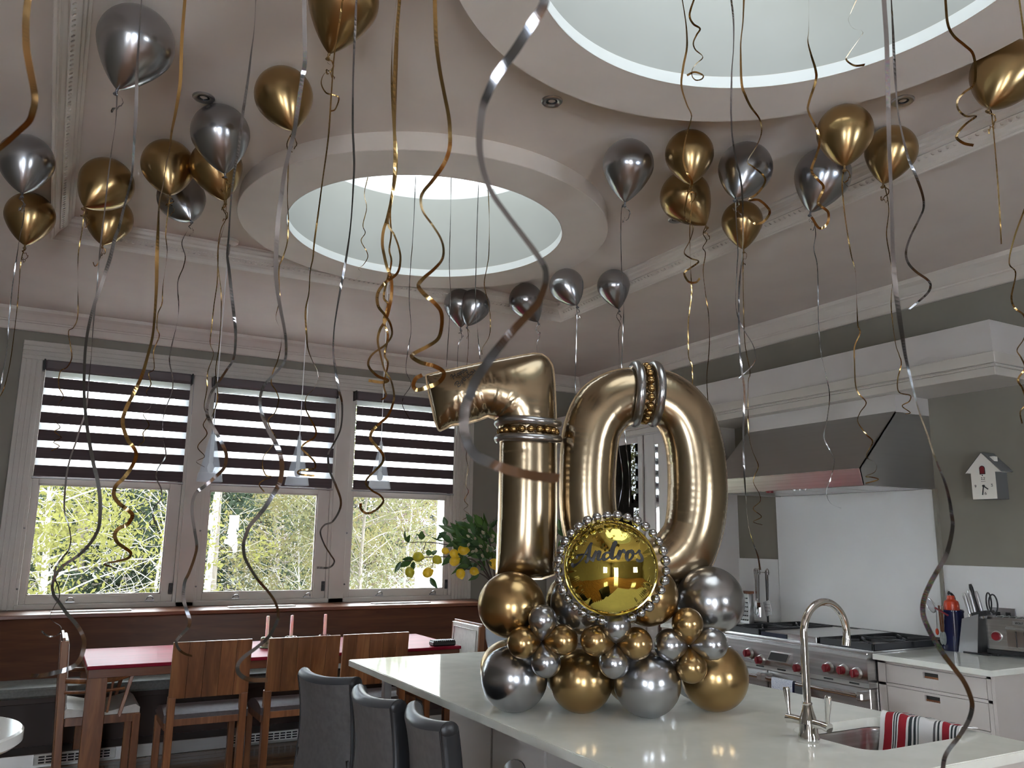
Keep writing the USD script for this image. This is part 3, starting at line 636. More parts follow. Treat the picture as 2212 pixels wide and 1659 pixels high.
# tea towel over the sink edge
usdkit.material(stage, L + 'towel_stripes', {
    'tc': ('texture_coordinate', {}), 'sx': ('separate_xyz', {}), 'mr': ('map_range', {'from_min': -0.155, 'from_max': 0.155}),
    'r': ('rgb_ramp', {'interpolate': False, 'ramp': [(0.0, (0.75, 0.75, 0.76)), (0.05, (0.03, 0.04, 0.045)), (0.075, (0.75, 0.75, 0.76)), (0.10, (0.03, 0.04, 0.045)), (0.125, (0.75, 0.75, 0.76)), (0.145, (0.30, 0.012, 0.025)),
        (0.22, (0.7, 0.7, 0.7)), (0.25, (0.03, 0.04, 0.045)), (0.27, (0.7, 0.7, 0.7)), (0.29, (0.1, 0.1, 0.11)), (0.31, (0.75, 0.75, 0.76)), (0.50, (0.2, 0.24, 0.24)), (0.52, (0.75, 0.75, 0.76)), (0.54, (0.03, 0.04, 0.045)), (0.565, (0.75, 0.75, 0.76)), (0.585, (0.03, 0.04, 0.045)),
        (0.62, (0.75, 0.75, 0.76)), (0.645, (0.33, 0.012, 0.025)), (0.735, (0.75, 0.75, 0.76)), (0.755, (0.02, 0.025, 0.03)), (0.775, (0.75, 0.75, 0.76)), (0.795, (0.02, 0.025, 0.03)), (0.815, (0.75, 0.75, 0.76)), (0.835, (0.33, 0.012, 0.025)), (0.93, (0.75, 0.75, 0.76))]}),
    'n': ('noise_texture', {'scale': 700.0}), 'b': ('bump', {'distance': 0.0012}), 'p': ('principled_bsdf', {'roughness': 0.9})},
    [('tc.object', 'sx.vector'), ('sx.y', 'mr.value'), ('mr.result', 'r.fac'), ('r.color', 'p.base_color'), ('n.fac', 'b.height'), ('b.normal', 'p.normal')], surface='p.BSDF')
MATS['towel_stripes'] = L + 'towel_stripes'
tc = np.array([2.80, 1.995, IZ])
path = spline([(0.075, 0.010), (0.03, 0.014), (0.0, 0.022), (-0.018, 0.018), (-0.028, -0.01), (-0.036, -0.06), (-0.05, -0.115), (-0.066, -0.15)], 5)
ny = 34; V = []
for i, (dx, dz) in enumerate(path):
    for j in range(ny):
        u = j / (ny - 1) - 0.5; k = i / len(path)
        V.append((tc[0] + dx + 0.010 * k * math.sin(u * 17 + 1) - 0.02 * k * u, tc[1] + u * 0.31 * (1 - 0.06 * k), tc[2] + dz + 0.0045 * math.sin(u * 23 + i * 0.1) * (0.4 + k) + 0.004))
V = np.array(V); nr = len(path); f = []
for i in range(nr - 1):
    for j in range(ny - 1):
        a = i * ny + j; f += [(a, a + 1, a + ny + 1), (a, a + ny + 1, a + ny)]
f = np.array(f); k = len(V); low = V + np.array([0.004, 0, -0.004])
rim = [(i * ny, (i + 1) * ny) for i in range(nr - 1)] + [((i + 1) * ny + ny - 1, i * ny + ny - 1) for i in range(nr - 1)] + [(j + 1, j) for j in range(ny - 1)] + [((nr - 1) * ny + j, (nr - 1) * ny + j + 1) for j in range(ny - 1)]
f = np.vstack([f, f[:, ::-1] + k] + [np.array([(a, b, b + k), (a, b + k, a + k)]) for a, b in rim])
solo('tea_towel', 'red, white and black striped tea towel hanging over the sink edge', 'tea towel', M().add(np.vstack([V, low]), f), 'towel_stripes', tc, 50)

# ------------------------------------------------------------------ bar stools: upholstered backs
def bar_stool(label):
    t = thing('bar_stool', label, 'bar stool', (0, 0, 0), 'grey leather bar stools along the island')
    nz, nw = 16, 13
    def shell(u, v):                                             # u across (-1..1), v up (0..1); front of the seat is +x
        z = 0.45 + 0.475 * v - 0.012 * (1 - u * u) * v ** 6
        hw = 0.190 + 0.012 * math.cos(v * 3.0) + 0.015 * v ** 3
        x = -0.02 - 0.035 * v ** 2 + 0.045 * (u * u) * (0.5 + 0.5 * v) + 0.02 * math.sin(v * 2.6)
        return np.array([x, hw * u, z])
    B = np.array([[shell(u, v) for u in np.linspace(-1, 1, nw)] for v in np.linspace(0, 1, nz)])
    def skin(off): return B + np.array([off, 0, 0])
    def grid(A):
        n, k = A.shape[:2]; q = []
        for i in range(n - 1):
            for j in range(k - 1):
                a = i * k + j; q += [(a, a + 1, a + k + 1), (a, a + k + 1, a + k)]
        return A.reshape(-1, 3), np.array(q)
    bk = skin(-0.034); bk[:, 0, 1] += 0.006; bk[:, -1, 1] -= 0.006
    v_, f_ = grid(bk); part(t, 'back_panel', M().add(v_, f_[:, ::-1]), 'leather_grey', True)
    # the rolled top and the dark side borders close the panel off
    def roll(P, r0, r1, n=9):
        m = M(); rows = []
        for p, o in P:
            rows.append([p + np.array([0.034 * math.cos(a), 0, 0]) + np.asarray(o) * 0.03 * math.sin(a) for a in np.linspace(math.pi, 0, n)])
        A = np.array(rows); v, q = grid(A); return m.add(v, q)
    m = roll([(B[-1, j], (0, 0, 1)) for j in range(nw)], 0, 0)
    part(t, 'top_roll', m, 'leather_top', True)
    for s, j in ((1, nw - 1), (-1, 0)):
        mm = roll([(B[i, j] - np.array([0, s * 0.003, 0]), (0, s * 0.35, 0)) for i in range(nz)], 0, 0)
        v, q = mm.vf(); part(t, 'side_border', M().add(v, q if s < 0 else q[:, ::-1]).ball(B[-1, j] + np.array([0, -s * 0.004, 0.0]), 0.0345, 2, (1, 0.36, 0.87)), 'leather_dark', True)
        part(t, 'piping', M().tube([B[i, j] + np.array([-0.034, -s * 0.002, 0]) for i in range(nz)], 0.0032, 6), 'leather_dark', True)
    v_, f_ = grid(skin(0.034)); part(t, 'front_panel', M().add(v_, f_), 'leather_dark', True)
    part(t, 'seat', M().box(-0.02, 0.40, -0.20, 0.20, 0.545, 0.625, 0.025), 'leather_dark')
    part(t, 'seat_frame', M().box(-0.01, 0.38, -0.19, 0.19, 0.49, 0.55, 0.005), 'leather_dark')
    for sx in (0.02, 0.36):
        for s in (-1, 1): part(t, 'leg', M().bar((sx, s * 0.175, 0.52), (sx + (0.03 if sx > 0.1 else -0.03), s * 0.19, 0.0), 0.03, 0.03, 0.003), 'leather_dark')
    part(t, 'foot_rail', M().tube([(0.385, -0.18, 0.22), (0.385, 0.18, 0.22)], 0.011, 10).tube([(0.0, -0.185, 0.22), (0.385, -0.18, 0.22)], 0.008, 8).tube([(0.0, 0.185, 0.22), (0.385, 0.18, 0.22)], 0.008, 8), 'brushed', 40)
    return t
st = bar_stool('grey leather bar stool with its broad back fully in view')
STOOLS = [(1.185, 3.81, 20.0, None), (1.215, 3.255, 3.5, 'grey leather bar stool, second along the island'), (1.255, 2.825, -5.0, 'grey leather bar stool, third along the island'),
          (1.185, 1.925, -3.0, 'grey leather bar stool of which only the top of the back shows')]
for x, y, rz, lab in STOOLS:
    if lab is None:
        x_ = UsdGeom.XformCommonAPI(stage.GetPrimAtPath(st.path)); x_.SetTranslate(Gf.Vec3d(x, y, 0)); x_.SetRotate(Gf.Vec3f(0, 0, rz))
    else: dup(st, 'bar_stool', lab, (x, y, 0), rz, group='grey leather bar stools along the island', cat='bar stool')
# white pedestal table at the lower left corner
e = deep(43, 1588, 2.6); rad = 0.33
c = np.array([e[0] - rad * 0.97, e[1] + 0.02, 0.0]); zt = e[2] + 0.022
t = thing('pedestal_table', 'small round white table cut off by the picture edge', 'table', c)
part(t, 'top', M().lathe([(0.0005, zt - 0.045), (rad - 0.012, zt - 0.045), (rad, zt - 0.035), (rad, zt - 0.006), (rad - 0.006, zt), (0.0005, zt)], c, n=72), 'white_gloss', 35)
part(t, 'stem', M().lathe([(0.03, 0.03), (0.03, zt - 0.05), (0.09, zt - 0.046)], c, n=28).lathe([(0.0005, 0.03), (0.2, 0.022), (0.24, 0.0)], c, n=40), 'chrome', 40)

# ------------------------------------------------------------------ range
RY0, RY1 = 3.415, 4.665
rg = thing('range_cooker', 'wide stainless range cooker with dark red knobs', 'range cooker', (XK + 0.3, (RY0 + RY1) / 2, 0))
part(rg, 'body', M().box(XK + 0.05, XW - 0.03, RY0 + 0.004, RY1, 0.1, 0.885), 'steel')
part(rg, 'control_panel', M().prism(Polygon([(0.0, 0.745), (0.0, 0.882), (0.03, 0.906), (0.08, 0.912), (0.08, 0.745)]), (XK - 0.035, RY1, 0), (1, 0, 0), (0, 0, 1), RY1 - RY0 - 0.004), 'steel', label='brushed steel control panel')
part(rg, 'bullnose', M().box(XK - 0.03, XK + 0.06, RY0 + 0.004, RY1, 0.905, 0.918, 0.005), 'steel')
part(rg, 'cooktop', M().box(XK + 0.03, XW - 0.06, RY0 + 0.004, RY1, 0.885, 0.925), 'steel')
part(rg, 'rear_rail', M().box(XW - 0.09, XW - 0.03, RY0 + 0.01, RY1, 0.92, 0.955, 0.003), 'steel')
part(rg, 'vent_slots', M().box(XW - 0.088, XW - 0.032, RY0 + 0.02, RY1 - 0.02, 0.953, 0.9565), 'gap_dark')
def knob(y, z):
    c = (XK - 0.036, y, z)
    k = part(rg, 'knob', M().lathe([(0.0005, -0.048), (0.021, -0.047), (0.024, -0.043), (0.025, -0.018), (0.0005, -0.016)], c, (1, 0, 0), 26).box(c[0] - 0.053, c[0] - 0.045, y - 0.0075, y + 0.0075, z - 0.023, z + 0.023, 0.003), 'knob_red', 35, label='dark red knob on steel collar')
    part(k, 'collar', M().lathe([(0.0235, -0.02), (0.030, -0.017), (0.034, 0.0)], c, (1, 0, 0), 28), 'steel', 40)
s_ = (XK - 0.036) / 4.25
for y, z in ((3.43, 0.809), (3.523, 0.814), (3.631, 0.813), (3.862, 0.782), (4.185, 0.789), (4.289, 0.821), (4.47, 0.81)):
    knob(y * s_, 1.55 - (1.55 - z) * s_)
dy0, dy1 = 3.915 * s_, 4.09 * s_
dsp = part(rg, 'display_box', M().prism(Polygon([(0.0, 0.768), (-0.055, 0.79), (-0.018, 0.842), (0.0, 0.845)]), (XK - 0.035, dy1, 0), (1, 0, 0), (0, 0, 1), dy1 - dy0), 'steel')
part(dsp, 'display_glass', M().obox((XK - 0.075, (dy0 + dy1) / 2, 0.818), (0.0155, 0, 0.0215), (0, (dy1 - dy0) / 2 - 0.015, 0), (-0.001, 0, 0.0008)), 'black_plastic')
part(rg, 'shadow_gap', M().box(XK - 0.02, XK + 0.05, RY0 + 0.01, RY1, 0.715, 0.745), 'steel_hood')
for i in range(6): part(rg, 'vent_slot', M().box(XK - 0.0215, XK - 0.019, RY0 + 0.08 + i * 0.19, RY0 + 0.15 + i * 0.19, 0.726, 0.735), 'gap_dark')
part(rg, 'oven_door', M().box(XK - 0.015, XK + 0.05, RY0 + 0.01, RY1 - 0.44, 0.14, 0.712, 0.004), 'steel')
part(rg, 'oven_door', M().box(XK - 0.015, XK + 0.05, RY1 - 0.43, RY1, 0.14, 0.712, 0.004), 'steel')
part(rg, 'oven_window', M().box(XK - 0.0165, XK - 0.014, RY0 + 0.14, RY1 - 0.56, 0.25, 0.60, 0.0008), 'enamel_black')
hz = 0.672
part(rg, 'door_handle', M().tube([(XK - 0.075, RY0 + 0.03, hz), (XK - 0.075, RY1 - 0.46, hz)], 0.0135, 16), 'chrome', 40)
part(rg, 'door_handle', M().tube([(XK - 0.075, RY1 - 0.43, hz), (XK - 0.075, RY1 - 0.02, hz)], 0.0135, 16), 'chrome', 40)
for y in (RY0 + 0.035, RY1 - 0.465, RY1 - 0.425, RY1 - 0.03):
    bk = part(rg, 'handle_bracket', M().box(XK - 0.092, XK - 0.015, y - 0.024, y + 0.024, hz - 0.026, hz + 0.026, 0.01), 'steel')
    if y < RY0 + 0.1:                                            # a square badge with a W
        em = M().box(XK - 0.0935, XK - 0.0915, y - 0.014, y + 0.014, hz - 0.014, hz + 0.014)
        part(bk, 'badge', em, 'steel_hood')
        x = XK - 0.0945; wl_ = M()
        for a, b in (((-0.011, 0.010), (-0.011, -0.009)), ((-0.011, -0.009), (0.0, -0.009)), ((0.0, -0.009), (0.0, 0.004)), ((0.0, -0.009), (0.011, -0.009)), ((0.011, -0.009), (0.011, 0.010))):
            wl_.bar((x, y - a[0], hz + a[1]), (x, y - b[0], hz + b[1]), 0.0035, 0.002)
        part(bk, 'badge_letter', wl_, 'ink')
def grate(y0, y1, x0, x1):
    g = part(rg, 'grate', M().box(x0, x1, y0, y0 + 0.014, 0.925, 0.965, 0.003).box(x0, x1, y1 - 0.014, y1, 0.925, 0.965, 0.003).box(x0, x0 + 0.014, y0, y1, 0.925, 0.965, 0.003).box(x1 - 0.014, x1, y0, y1, 0.925, 0.965, 0.003).box((x0 + x1) / 2 - 0.006, (x0 + x1) / 2 + 0.006, y0, y1, 0.94, 0.962), 'iron')
    for cx in (x0 + (x1 - x0) * 0.26, x0 + (x1 - x0) * 0.74):
        cy = (y0 + y1) / 2; m = M()
        for a in range(4):
            d = np.array([math.cos(a * math.pi / 2 + math.pi / 4), math.sin(a * math.pi / 2 + math.pi / 4), 0])
            m.bar(np.array([cx, cy, 0.957]) + d * 0.035, np.array([cx, cy, 0.957]) + d * 0.17, 0.010, 0.012)
        part(g, 'finger', m, 'iron')
        part(g, 'burner', M().lathe([(0.0005, 0.948), (0.036, 0.946), (0.042, 0.938), (0.042, 0.926)], (cx, cy, 0), n=24), 'enamel_black', 40)
gy = (RY1 - RY0)
grate(RY0 + 0.012, RY0 + gy * 0.335, XK + 0.04, XW - 0.11)
grate(RY1 - gy * 0.26, RY1 - 0.006, XK + 0.04, XW - 0.11)
part(rg, 'griddle_cover', M().box(XK + 0.035, XW - 0.11, RY0 + gy * 0.345, RY0 + gy * 0.54, 0.925, 0.962, 0.004), 'steel')
part(rg, 'griddle', M().box(XK + 0.075, XW - 0.11, RY0 + gy * 0.545, RY1 - gy * 0.27, 0.925, 0.955, 0.004), 'steel')
part(rg, 'drip_tray', M().box(XK + 0.035, XK + 0.07, RY0 + gy * 0.545, RY1 - gy * 0.27, 0.925, 0.952, 0.004), 'enamel_black')
# cloth on the oven handle
y0 = 3.9 * 4.285 / 4.25; y1 = 4.09 * 4.285 / 4.25
pa = spline([(XK - 0.060, hz - 0.10), (XK - 0.059, hz - 0.02), (XK - 0.066, hz + 0.010), (XK - 0.076, hz + 0.0155), (XK - 0.088, hz + 0.008), (XK - 0.0925, hz - 0.03), (XK - 0.094, hz - 0.14), (XK - 0.094, hz - 0.22)], 4)
poly = Polygon([(a - 0.0018, b) for a, b in pa] + [(a + 0.0018, b - 0.0005) for a, b in pa[::-1]]).buffer(0)
usdkit.material(stage, L + 'cloth_print', {'tc': ('texture_coordinate', {}), 'v': ('voronoi_texture', {'scale': 70.0, 'feature': 'distance_to_edge'}), 'n': ('noise_texture', {'scale': 45.0, 'detail': 4.0}),
    'm': ('math', {'math_type': 'multiply'}), 'r': ('rgb_ramp', {'ramp': [(0.02, (0.72, 0.74, 0.8)), (0.06, (0.35, 0.40, 0.55)), (0.12, (0.66, 0.69, 0.76))]}), 'p': ('principled_bsdf', {'roughness': 0.85})},
    [('tc.object', 'v.vector'), ('tc.object', 'n.vector'), ('v.distance', 'm.value1'), ('n.fac', 'm.value2'), ('m.value', 'r.fac'), ('r.color', 'p.base_color')], surface='p.BSDF')
MATS['cloth_print'] = L + 'cloth_print'
t = thing('oven_cloth', 'blue and white patterned cloth hung over the oven handle', 'cloth', (XK - 0.08, (y0 + y1) / 2, hz))
part(t, 'cloth', M().prism(poly, (0, y1, 0), (1, 0, 0), (0, 0, 1), y1 - y0 - 0.015), 'cloth_print', 50)
part(t, 'binding', M().prism(poly, (0, y0 + 0.015, 0), (1, 0, 0), (0, 0, 1), 0.015), 'navy', 50)

# ------------------------------------------------------------------ hood
HY0, HY1 = 3.514, 4.87
hd = thing('range_hood', 'large stainless range hood with sloping front below the pelmet', 'range hood', (4.88, (HY0 + HY1) / 2, 1.92))
HP = [(4.52, 1.925), (4.4936, 2.032), (4.897, 2.437), (XW, 2.437), (XW, 1.925)]
for nm, y, t_ in (('end_panel', HY0, 0.012), ('end_panel', HY1 - 0.012, 0.012)):
    part(hd, nm, M().prism(Polygon(HP), (0, y + t_, 0), (1, 0, 0), (0, 0, 1), t_), 'steel_hood')
sl = np.array([4.897 - 4.4936, 0, 2.437 - 2.032]); nrm = np.array([-sl[2], 0, sl[0]]) / np.linalg.norm(sl)
part(hd, 'front_slope', M().obox(np.array([4.6953, (HY0 + HY1) / 2, 2.2345]) - nrm * 0.006, sl / 2, (0, (HY1 - HY0) / 2, 0), nrm * 0.006), 'steel_hood')
part(hd, 'front_lip', M().obox((4.513, (HY0 + HY1) / 2, 1.9785), ((4.4936 - 4.52) / 2, 0, 0.0535), (0, (HY1 - HY0) / 2, 0), (0.006, 0, 0.0015), 0.001), 'steel')
part(hd, 'underside', M().box(4.53, XW, HY0 + 0.012, HY1 - 0.012, 1.935, 1.945), 'steel_hood')
for i in range(4): part(hd, 'baffle', M().box(4.62, XW - 0.06, HY0 + 0.06 + i * 0.31, HY0 + 0.35 + i * 0.31, 1.928, 1.936, 0.002), 'steel')
for i in range(3): part(hd, 'control_button', M().lathe([(0.0005, 1.918), (0.012, 1.919), (0.013, 1.936)], (4.60, 4.15 - i * 0.05, 0), n=14), 'brushed', 40)
part(hd, 'red_knob', M().lathe([(0.0005, 1.912), (0.026, 1.914), (0.028, 1.936)], (4.60, 4.38, 0), n=18), 'knob_red', 40, label='dark red control knob')
part(hd, 'chimney_box', M().box(4.895, XW, HY0 - 0.002, HY1 - 0.0, 2.43, 2.55), 'cabinet_paint')

# ------------------------------------------------------------------ drawer unit right of the range
DY0, DY1 = 2.725, 3.408
du = thing('drawer_unit', 'pale painted drawer unit beside the range', 'drawer unit', (XK + 0.3, (DY0 + DY1) / 2, 0))
part(du, 'carcass', M().box(XK + 0.065, XW, DY0, DY1, 0.10, ZK - 0.032), 'cabinet_paint')
part(du, 'face_frame', M().box(XK + 0.045, XK + 0.066, DY0, DY0 + 0.022, 0.1, ZK - 0.032).box(XK + 0.045, XK + 0.066, DY1 - 0.05, DY1, 0.1, ZK - 0.032).box(XK + 0.045, XK + 0.066, DY0, DY1, 0.865, ZK - 0.032).box(XK + 0.045, XK + 0.066, DY0, DY1, 0.742, 0.757), 'cabinet_paint')
part(du, 'end_panel', M().box(XK + 0.045, XW, DY0 - 0.018, DY0, 0.0, ZK - 0.032, 0.002), 'cabinet_paint')
part(du, 'plinth', M().box(XK + 0.11, XW, DY0, DY1, 0, 0.1), 'leather_dark')
yc = 3.07
for z0, z1 in ((0.760, 0.862), (0.60, 0.739), (0.36, 0.597), (0.12, 0.357)):
    zc = z1 - 0.030; a, b = DY0 + 0.026, DY1 - 0.054
    dr = part(du, 'drawer', M().box(XK + 0.046, XK + 0.064, a, yc - 0.046, z0, z1, 0.0012).box(XK + 0.046, XK + 0.064, yc + 0.046, b, z0, z1, 0.0012).box(XK + 0.046, XK + 0.064, yc - 0.047, yc + 0.047, z0, zc - 0.016, 0.0).box(XK + 0.046, XK + 0.064, yc - 0.047, yc + 0.047, zc + 0.016, z1, 0.0), 'cabinet_paint')
    part(dr, 'finger_pull', M().box(XK + 0.0600, XK + 0.0645, yc - 0.047, yc + 0.047, zc - 0.016, zc - 0.006), 'walnut')
    part(dr, 'pull_recess', M().box(XK + 0.0625, XK + 0.0648, yc - 0.047, yc + 0.047, zc - 0.006, zc + 0.016), 'gap_dark')
part(du, 'worktop', M().box(XK, XW, DY0 - 0.035, DY1, ZK - 0.032, ZK, 0.003), 'quartz', label='white quartz worktop')
# counter and tall cabinet beyond the range
cu = thing('wall_counter', 'white counter run between range and glazed cabinet, behind the balloons', 'counter', (4.8, 5.0, 0))
part(cu, 'cabinet_body', M().box(XK + 0.05, XW, RY1 + 0.006, 5.37, 0.1, ZK - 0.032), 'cabinet_paint')
part(cu, 'worktop', M().box(XK, XW, RY1 + 0.003, 5.37, ZK - 0.032, ZK, 0.003), 'quartz')
GX = 4.78
gc = thing('display_cabinet', 'tall pale cabinet with glazed door seen through the 0', 'cabinet', (5.0, 6.6, 0))
part(gc, 'carcass', M().box(GX + 0.02, XW, 5.375, 5.395, 0.0, 2.55).box(GX + 0.02, XW, YW - 0.03, YW - 0.01, 0.0, 2.55).box(XW - 0.02, XW, 5.395, YW - 0.03, 0.0, 2.55).box(GX + 0.02, XW, 5.395, YW - 0.03, 0.0, 0.1).box(GX + 0.02, XW, 5.395, YW - 0.03, 2.535, 2.55).box(GX + 0.02, XW, 6.075, 6.095, 0.1, 2.535), 'cabinet_paint')
dr = part(gc, 'door', M().box(GX, GX + 0.02, 5.40, 5.53, 0.12, 2.53, 0.002).box(GX, GX + 0.02, 5.53, 5.925, 2.43, 2.53, 0.001).box(GX, GX + 0.02, 5.53, 5.925, 0.12, 0.25, 0.001).box(GX, GX + 0.02, 5.925, 6.07, 0.12, 2.53, 0.002).box(GX + 0.006, GX + 0.018, 5.53, 5.875, 0.25, 2.43), 'cabinet_paint')
part(dr, 'mirror_strip', M().box(GX + 0.008, GX + 0.013, 5.875, 5.925, 0.25, 2.43), 'chrome', label='narrow mirror strip')
gd = part(gc, 'glazed_door', M().box(GX, GX + 0.02, 6.10, 6.165, 0.12, 2.53, 0.002).box(GX, GX + 0.02, 6.98, 7.04, 0.12, 2.53, 0.002).box(GX, GX + 0.02, 6.165, 6.98, 2.47, 2.53, 0.001).box(GX, GX + 0.02, 6.165, 6.98, 0.12, 0.95, 0.001), 'cabinet_paint')
part(gd, 'pane', M().box(GX + 0.008, GX + 0.012, 6.165, 6.98, 0.95, 2.47), 'window_glass')
part(gc, 'filler_panel', M().box(GX, GX + 0.02, 7.045, YW - 0.012, 0.12, 2.53, 0.002), 'cabinet_paint')
part(gc, 'liner', M().box(XW - 0.024, XW - 0.02, 6.095, YW - 0.03, 0.1, 2.535), 'wall_paint')
SHZ = (2.135, 1.72)
for z in SHZ + (1.3,): part(gc, 'shelf', M().box(GX + 0.05, XW - 0.024, 6.096, YW - 0.035, z - 0.018, z, 0.002), 'shelf_glass')
GWG = 'stemmed glasses on the cabinet shelf'
k = 0
g0 = None
for r_ in range(3):
    for i in range(6):
        c = (GX + 0.12 + r_ * 0.11, 6.19 + i * 0.098 + (0.03 if r_ % 2 else 0), SHZ[0] + 0.0005)
        lab = 'clear drinking glass among the glasses on the cabinet shelf seen through the 0'
        if g0 is None:
            g0 = thing('drinking_glass', lab, 'glass', c, GWG)
            part(g0, 'bowl', M().lathe([(0.0005, 0.006), (0.026, 0.006), (0.034, 0.05), (0.038, 0.125), (0.0365, 0.125), (0.032, 0.05), (0.024, 0.012), (0.0005, 0.012)], c, n=20), 'clear_glass', 40)
            part(g0, 'base', M().lathe([(0.0005, 0.0), (0.027, 0.0), (0.028, 0.006), (0.0005, 0.0065)], c, n=20), 'clear_glass', 40)
        else: dup(g0, 'drinking_glass', lab, c, group=GWG, cat='glass')
p = (GX + 0.15, 6.24, SHZ[1] + 0.0005)
t = thing('glass_bowl', 'clear glass bowl with pink wrapped things on the lower cabinet shelf', 'bowl', p)
part(t, 'bowl', M().lathe([(0.0005, 0.0), (0.05, 0.0), (0.085, 0.06), (0.10, 0.11), (0.0975, 0.11), (0.082, 0.062), (0.048, 0.005), (0.0005, 0.005)], p, n=28), 'clear_glass', 40)
part(t, 'contents', M().ball((p[0], p[1], p[2] + 0.055), 0.05, 2, (1, 1, 0.8)), 'pink_wrap', True, label='pink wrapped contents')
solo('white_box', 'small white box on the lower cabinet shelf, left of the bowl', 'box', M().box(GX + 0.1, GX + 0.2, 6.36, 6.52, SHZ[1] + 0.0005, SHZ[1] + 0.065, 0.004), 'paper', (GX + 0.15, 6.44, SHZ[1]))
solo('blue_bottle', 'deep blue bottle on the lower cabinet shelf behind a bead balloon', 'bottle', M().lathe([(0.0005, 0.0), (0.028, 0.0), (0.03, 0.01), (0.03, 0.07), (0.012, 0.09), (0.012, 0.11), (0.0005, 0.111)], (GX + 0.15, 6.565, SHZ[1] + 0.0005), n=20), 'navy_blue', (GX + 0.15, 6.565, SHZ[1]), 40)

# ------------------------------------------------------------------ on the counter right of the range
def kz(px, py): return at(px, py, 'z', ZK)
c = np.array([4.985, 3.295, ZK]); cr_ = thing('utensil_crock', 'dark navy crock of utensils beside the range', 'utensil crock', c)
part(cr_, 'pot', M().lathe([(0.0005, 0.0), (0.062, 0.0), (0.066, 0.006), (0.068, 0.225), (0.072, 0.235), (0.070, 0.245), (0.064, 0.242), (0.062, 0.02), (0.0005, 0.015)], c, n=36), 'navy', 40)
rim = c + np.array([0, 0, 0.24])
b_ = rim + np.array([0.005, 0.0, 0])
t = thing('red_bottle', 'orange red bottle standing in the utensil crock', 'bottle', b_ - (0, 0, 0.22))
part(t, 'body', M().lathe([(0.0005, -0.215), (0.045, -0.215), (0.045, 0.035), (0.04, 0.055), (0.02, 0.068), (0.0005, 0.07)], b_, n=26), 'orange_red', 40)
part(t, 'cap', M().lathe([(0.022, 0.066), (0.022, 0.085), (0.018, 0.09), (0.0005, 0.09)], b_, n=20), 'orange_red', 40)
t = thing('whisk_loop', 'round wire strainer leaning out of the utensil crock', 'strainer', rim)
q0 = rim + np.array([-0.03, 0.05, -0.01]); q1 = q0 + np.array([-0.02, 0.055, 0.035]); e1 = np.array([0.25, 0.75, 0.25]); e1 /= np.linalg.norm(e1); e2 = np.array([-0.35, -0.1, 0.9]); e2 /= np.linalg.norm(e2)
part(t, 'rim', M().tube([q1 + 0.045 * (math.cos(a) * e1 + math.sin(a) * e2) for a in np.linspace(0, 2 * np.pi, 28, endpoint=False)], 0.004, 8, closed=True), 'brushed', 40)
part(t, 'mesh', M().prism(Point(0, 0).buffer(0.043, 8), q1, e1, e2, 0.002), 'sheer')
part(t, 'handle', M().tube([q1 - e1 * 0.045, q1 - e1 * 0.16], 0.006, 8), 'knob_red', 40, label='red handle')
t = thing('ladle', 'black handled ladle at the back of the utensil crock', 'ladle', rim)
part(t, 'handle', M().tube(spline([rim + (0.03, -0.01, -0.15), rim + (0.035, -0.005, 0.05), rim + (0.02, 0.0, 0.095), rim + (0.0, 0.008, 0.105)], 4), [0.008] * 12 + [0.013], 10), 'black_plastic', 40)
t = thing('tongs', 'steel tongs with grey tips hung on the front of the crock', 'tongs', c)
for s in (-1, 1):
    part(t, 'arm', M().obox(c + (-0.076 - 0.002, 0.018 + s * 0.008, 0.19), (0.002, 0, 0), (0, 0.007, 0), (0, s * 0.002, 0.08), 0.0015), 'chrome')
    part(t, 'tip', M().ball(c + (-0.077, 0.018 + s * 0.008, 0.075), 0.018, 2, (0.5, 0.75, 2.3)), 'bench_fabric', True, label='grey silicone tip')
t = thing('small_spatula', 'thin rod with red tip hanging beside the crock', 'spatula', c)
part(t, 'rod', M().tube([c + (-0.03, 0.082, 0.235), c + (-0.035, 0.083, 0.12)], 0.0025, 8), 'brushed', 40)
part(t, 'tip', M().ball(c + (-0.035, 0.083, 0.105), 0.011, 2, (0.7, 1, 1.9)), 'orange_red', True)
# knife block
kc = np.array([5.03, 3.125, ZK])
kb = thing('knife_block', 'slanted steel knife block between crock and toaster', 'knife block', kc)
part(kb, 'block', M().prism(Polygon([(0.06, 0.0), (-0.06, 0.0), (-0.02, 0.20), (0.085, 0.235)][::-1]), kc + (0, 0.05, 0), (0, -1.0, 0), (0, 0, 1), 0.10), 'brushed')
part(kb, 'foot', M().box(kc[0] - 0.11, kc[0] + 0.02, kc[1] - 0.08, kc[1] + 0.075, ZK, ZK + 0.010, 0.003), 'black_plastic')
part(kb, 'collar', M().obox(kc + (-0.05, -0.035, 0.235), (0.045, 0, 0), (0, 0.05, -0.012), (0, 0.004, 0.014), 0.004), 'black_plastic')
for i, (dx, dy, ln, lab, mt) in enumerate(((-0.085, 0.022, 0.135, 'steel handled knife at the crock side of the knife block', 'brushed'), (-0.07, -0.005, 0.155, 'steel and black knife in the middle of the knife block', 'brushed'),
        (-0.03, 0.0, 0.19, 'black handled knife standing highest in the knife block', 'black_plastic'), (-0.05, -0.035, 0.15, 'narrow steel knife toward the scissors in the knife block', 'brushed'))):
    p = kc + (dx, dy, 0.22); d = np.array([-0.02, 0.22, 1.0]); d /= np.linalg.norm(d)
    t = thing('kitchen_knife', lab, 'knife', p, 'knives in the knife block')
    part(t, 'handle', M().tube([p + d * 0.01, p + d * 0.03, p + d * (ln - 0.02), p + d * ln], [0.010, 0.011, 0.012, 0.008], 10), mt, 40)
    part(t, 'bolster', M().tube([p - d * 0.012, p + d * 0.012], 0.0105, 10), 'chrome', 40)
p = kc + (-0.055, -0.075, 0.215)
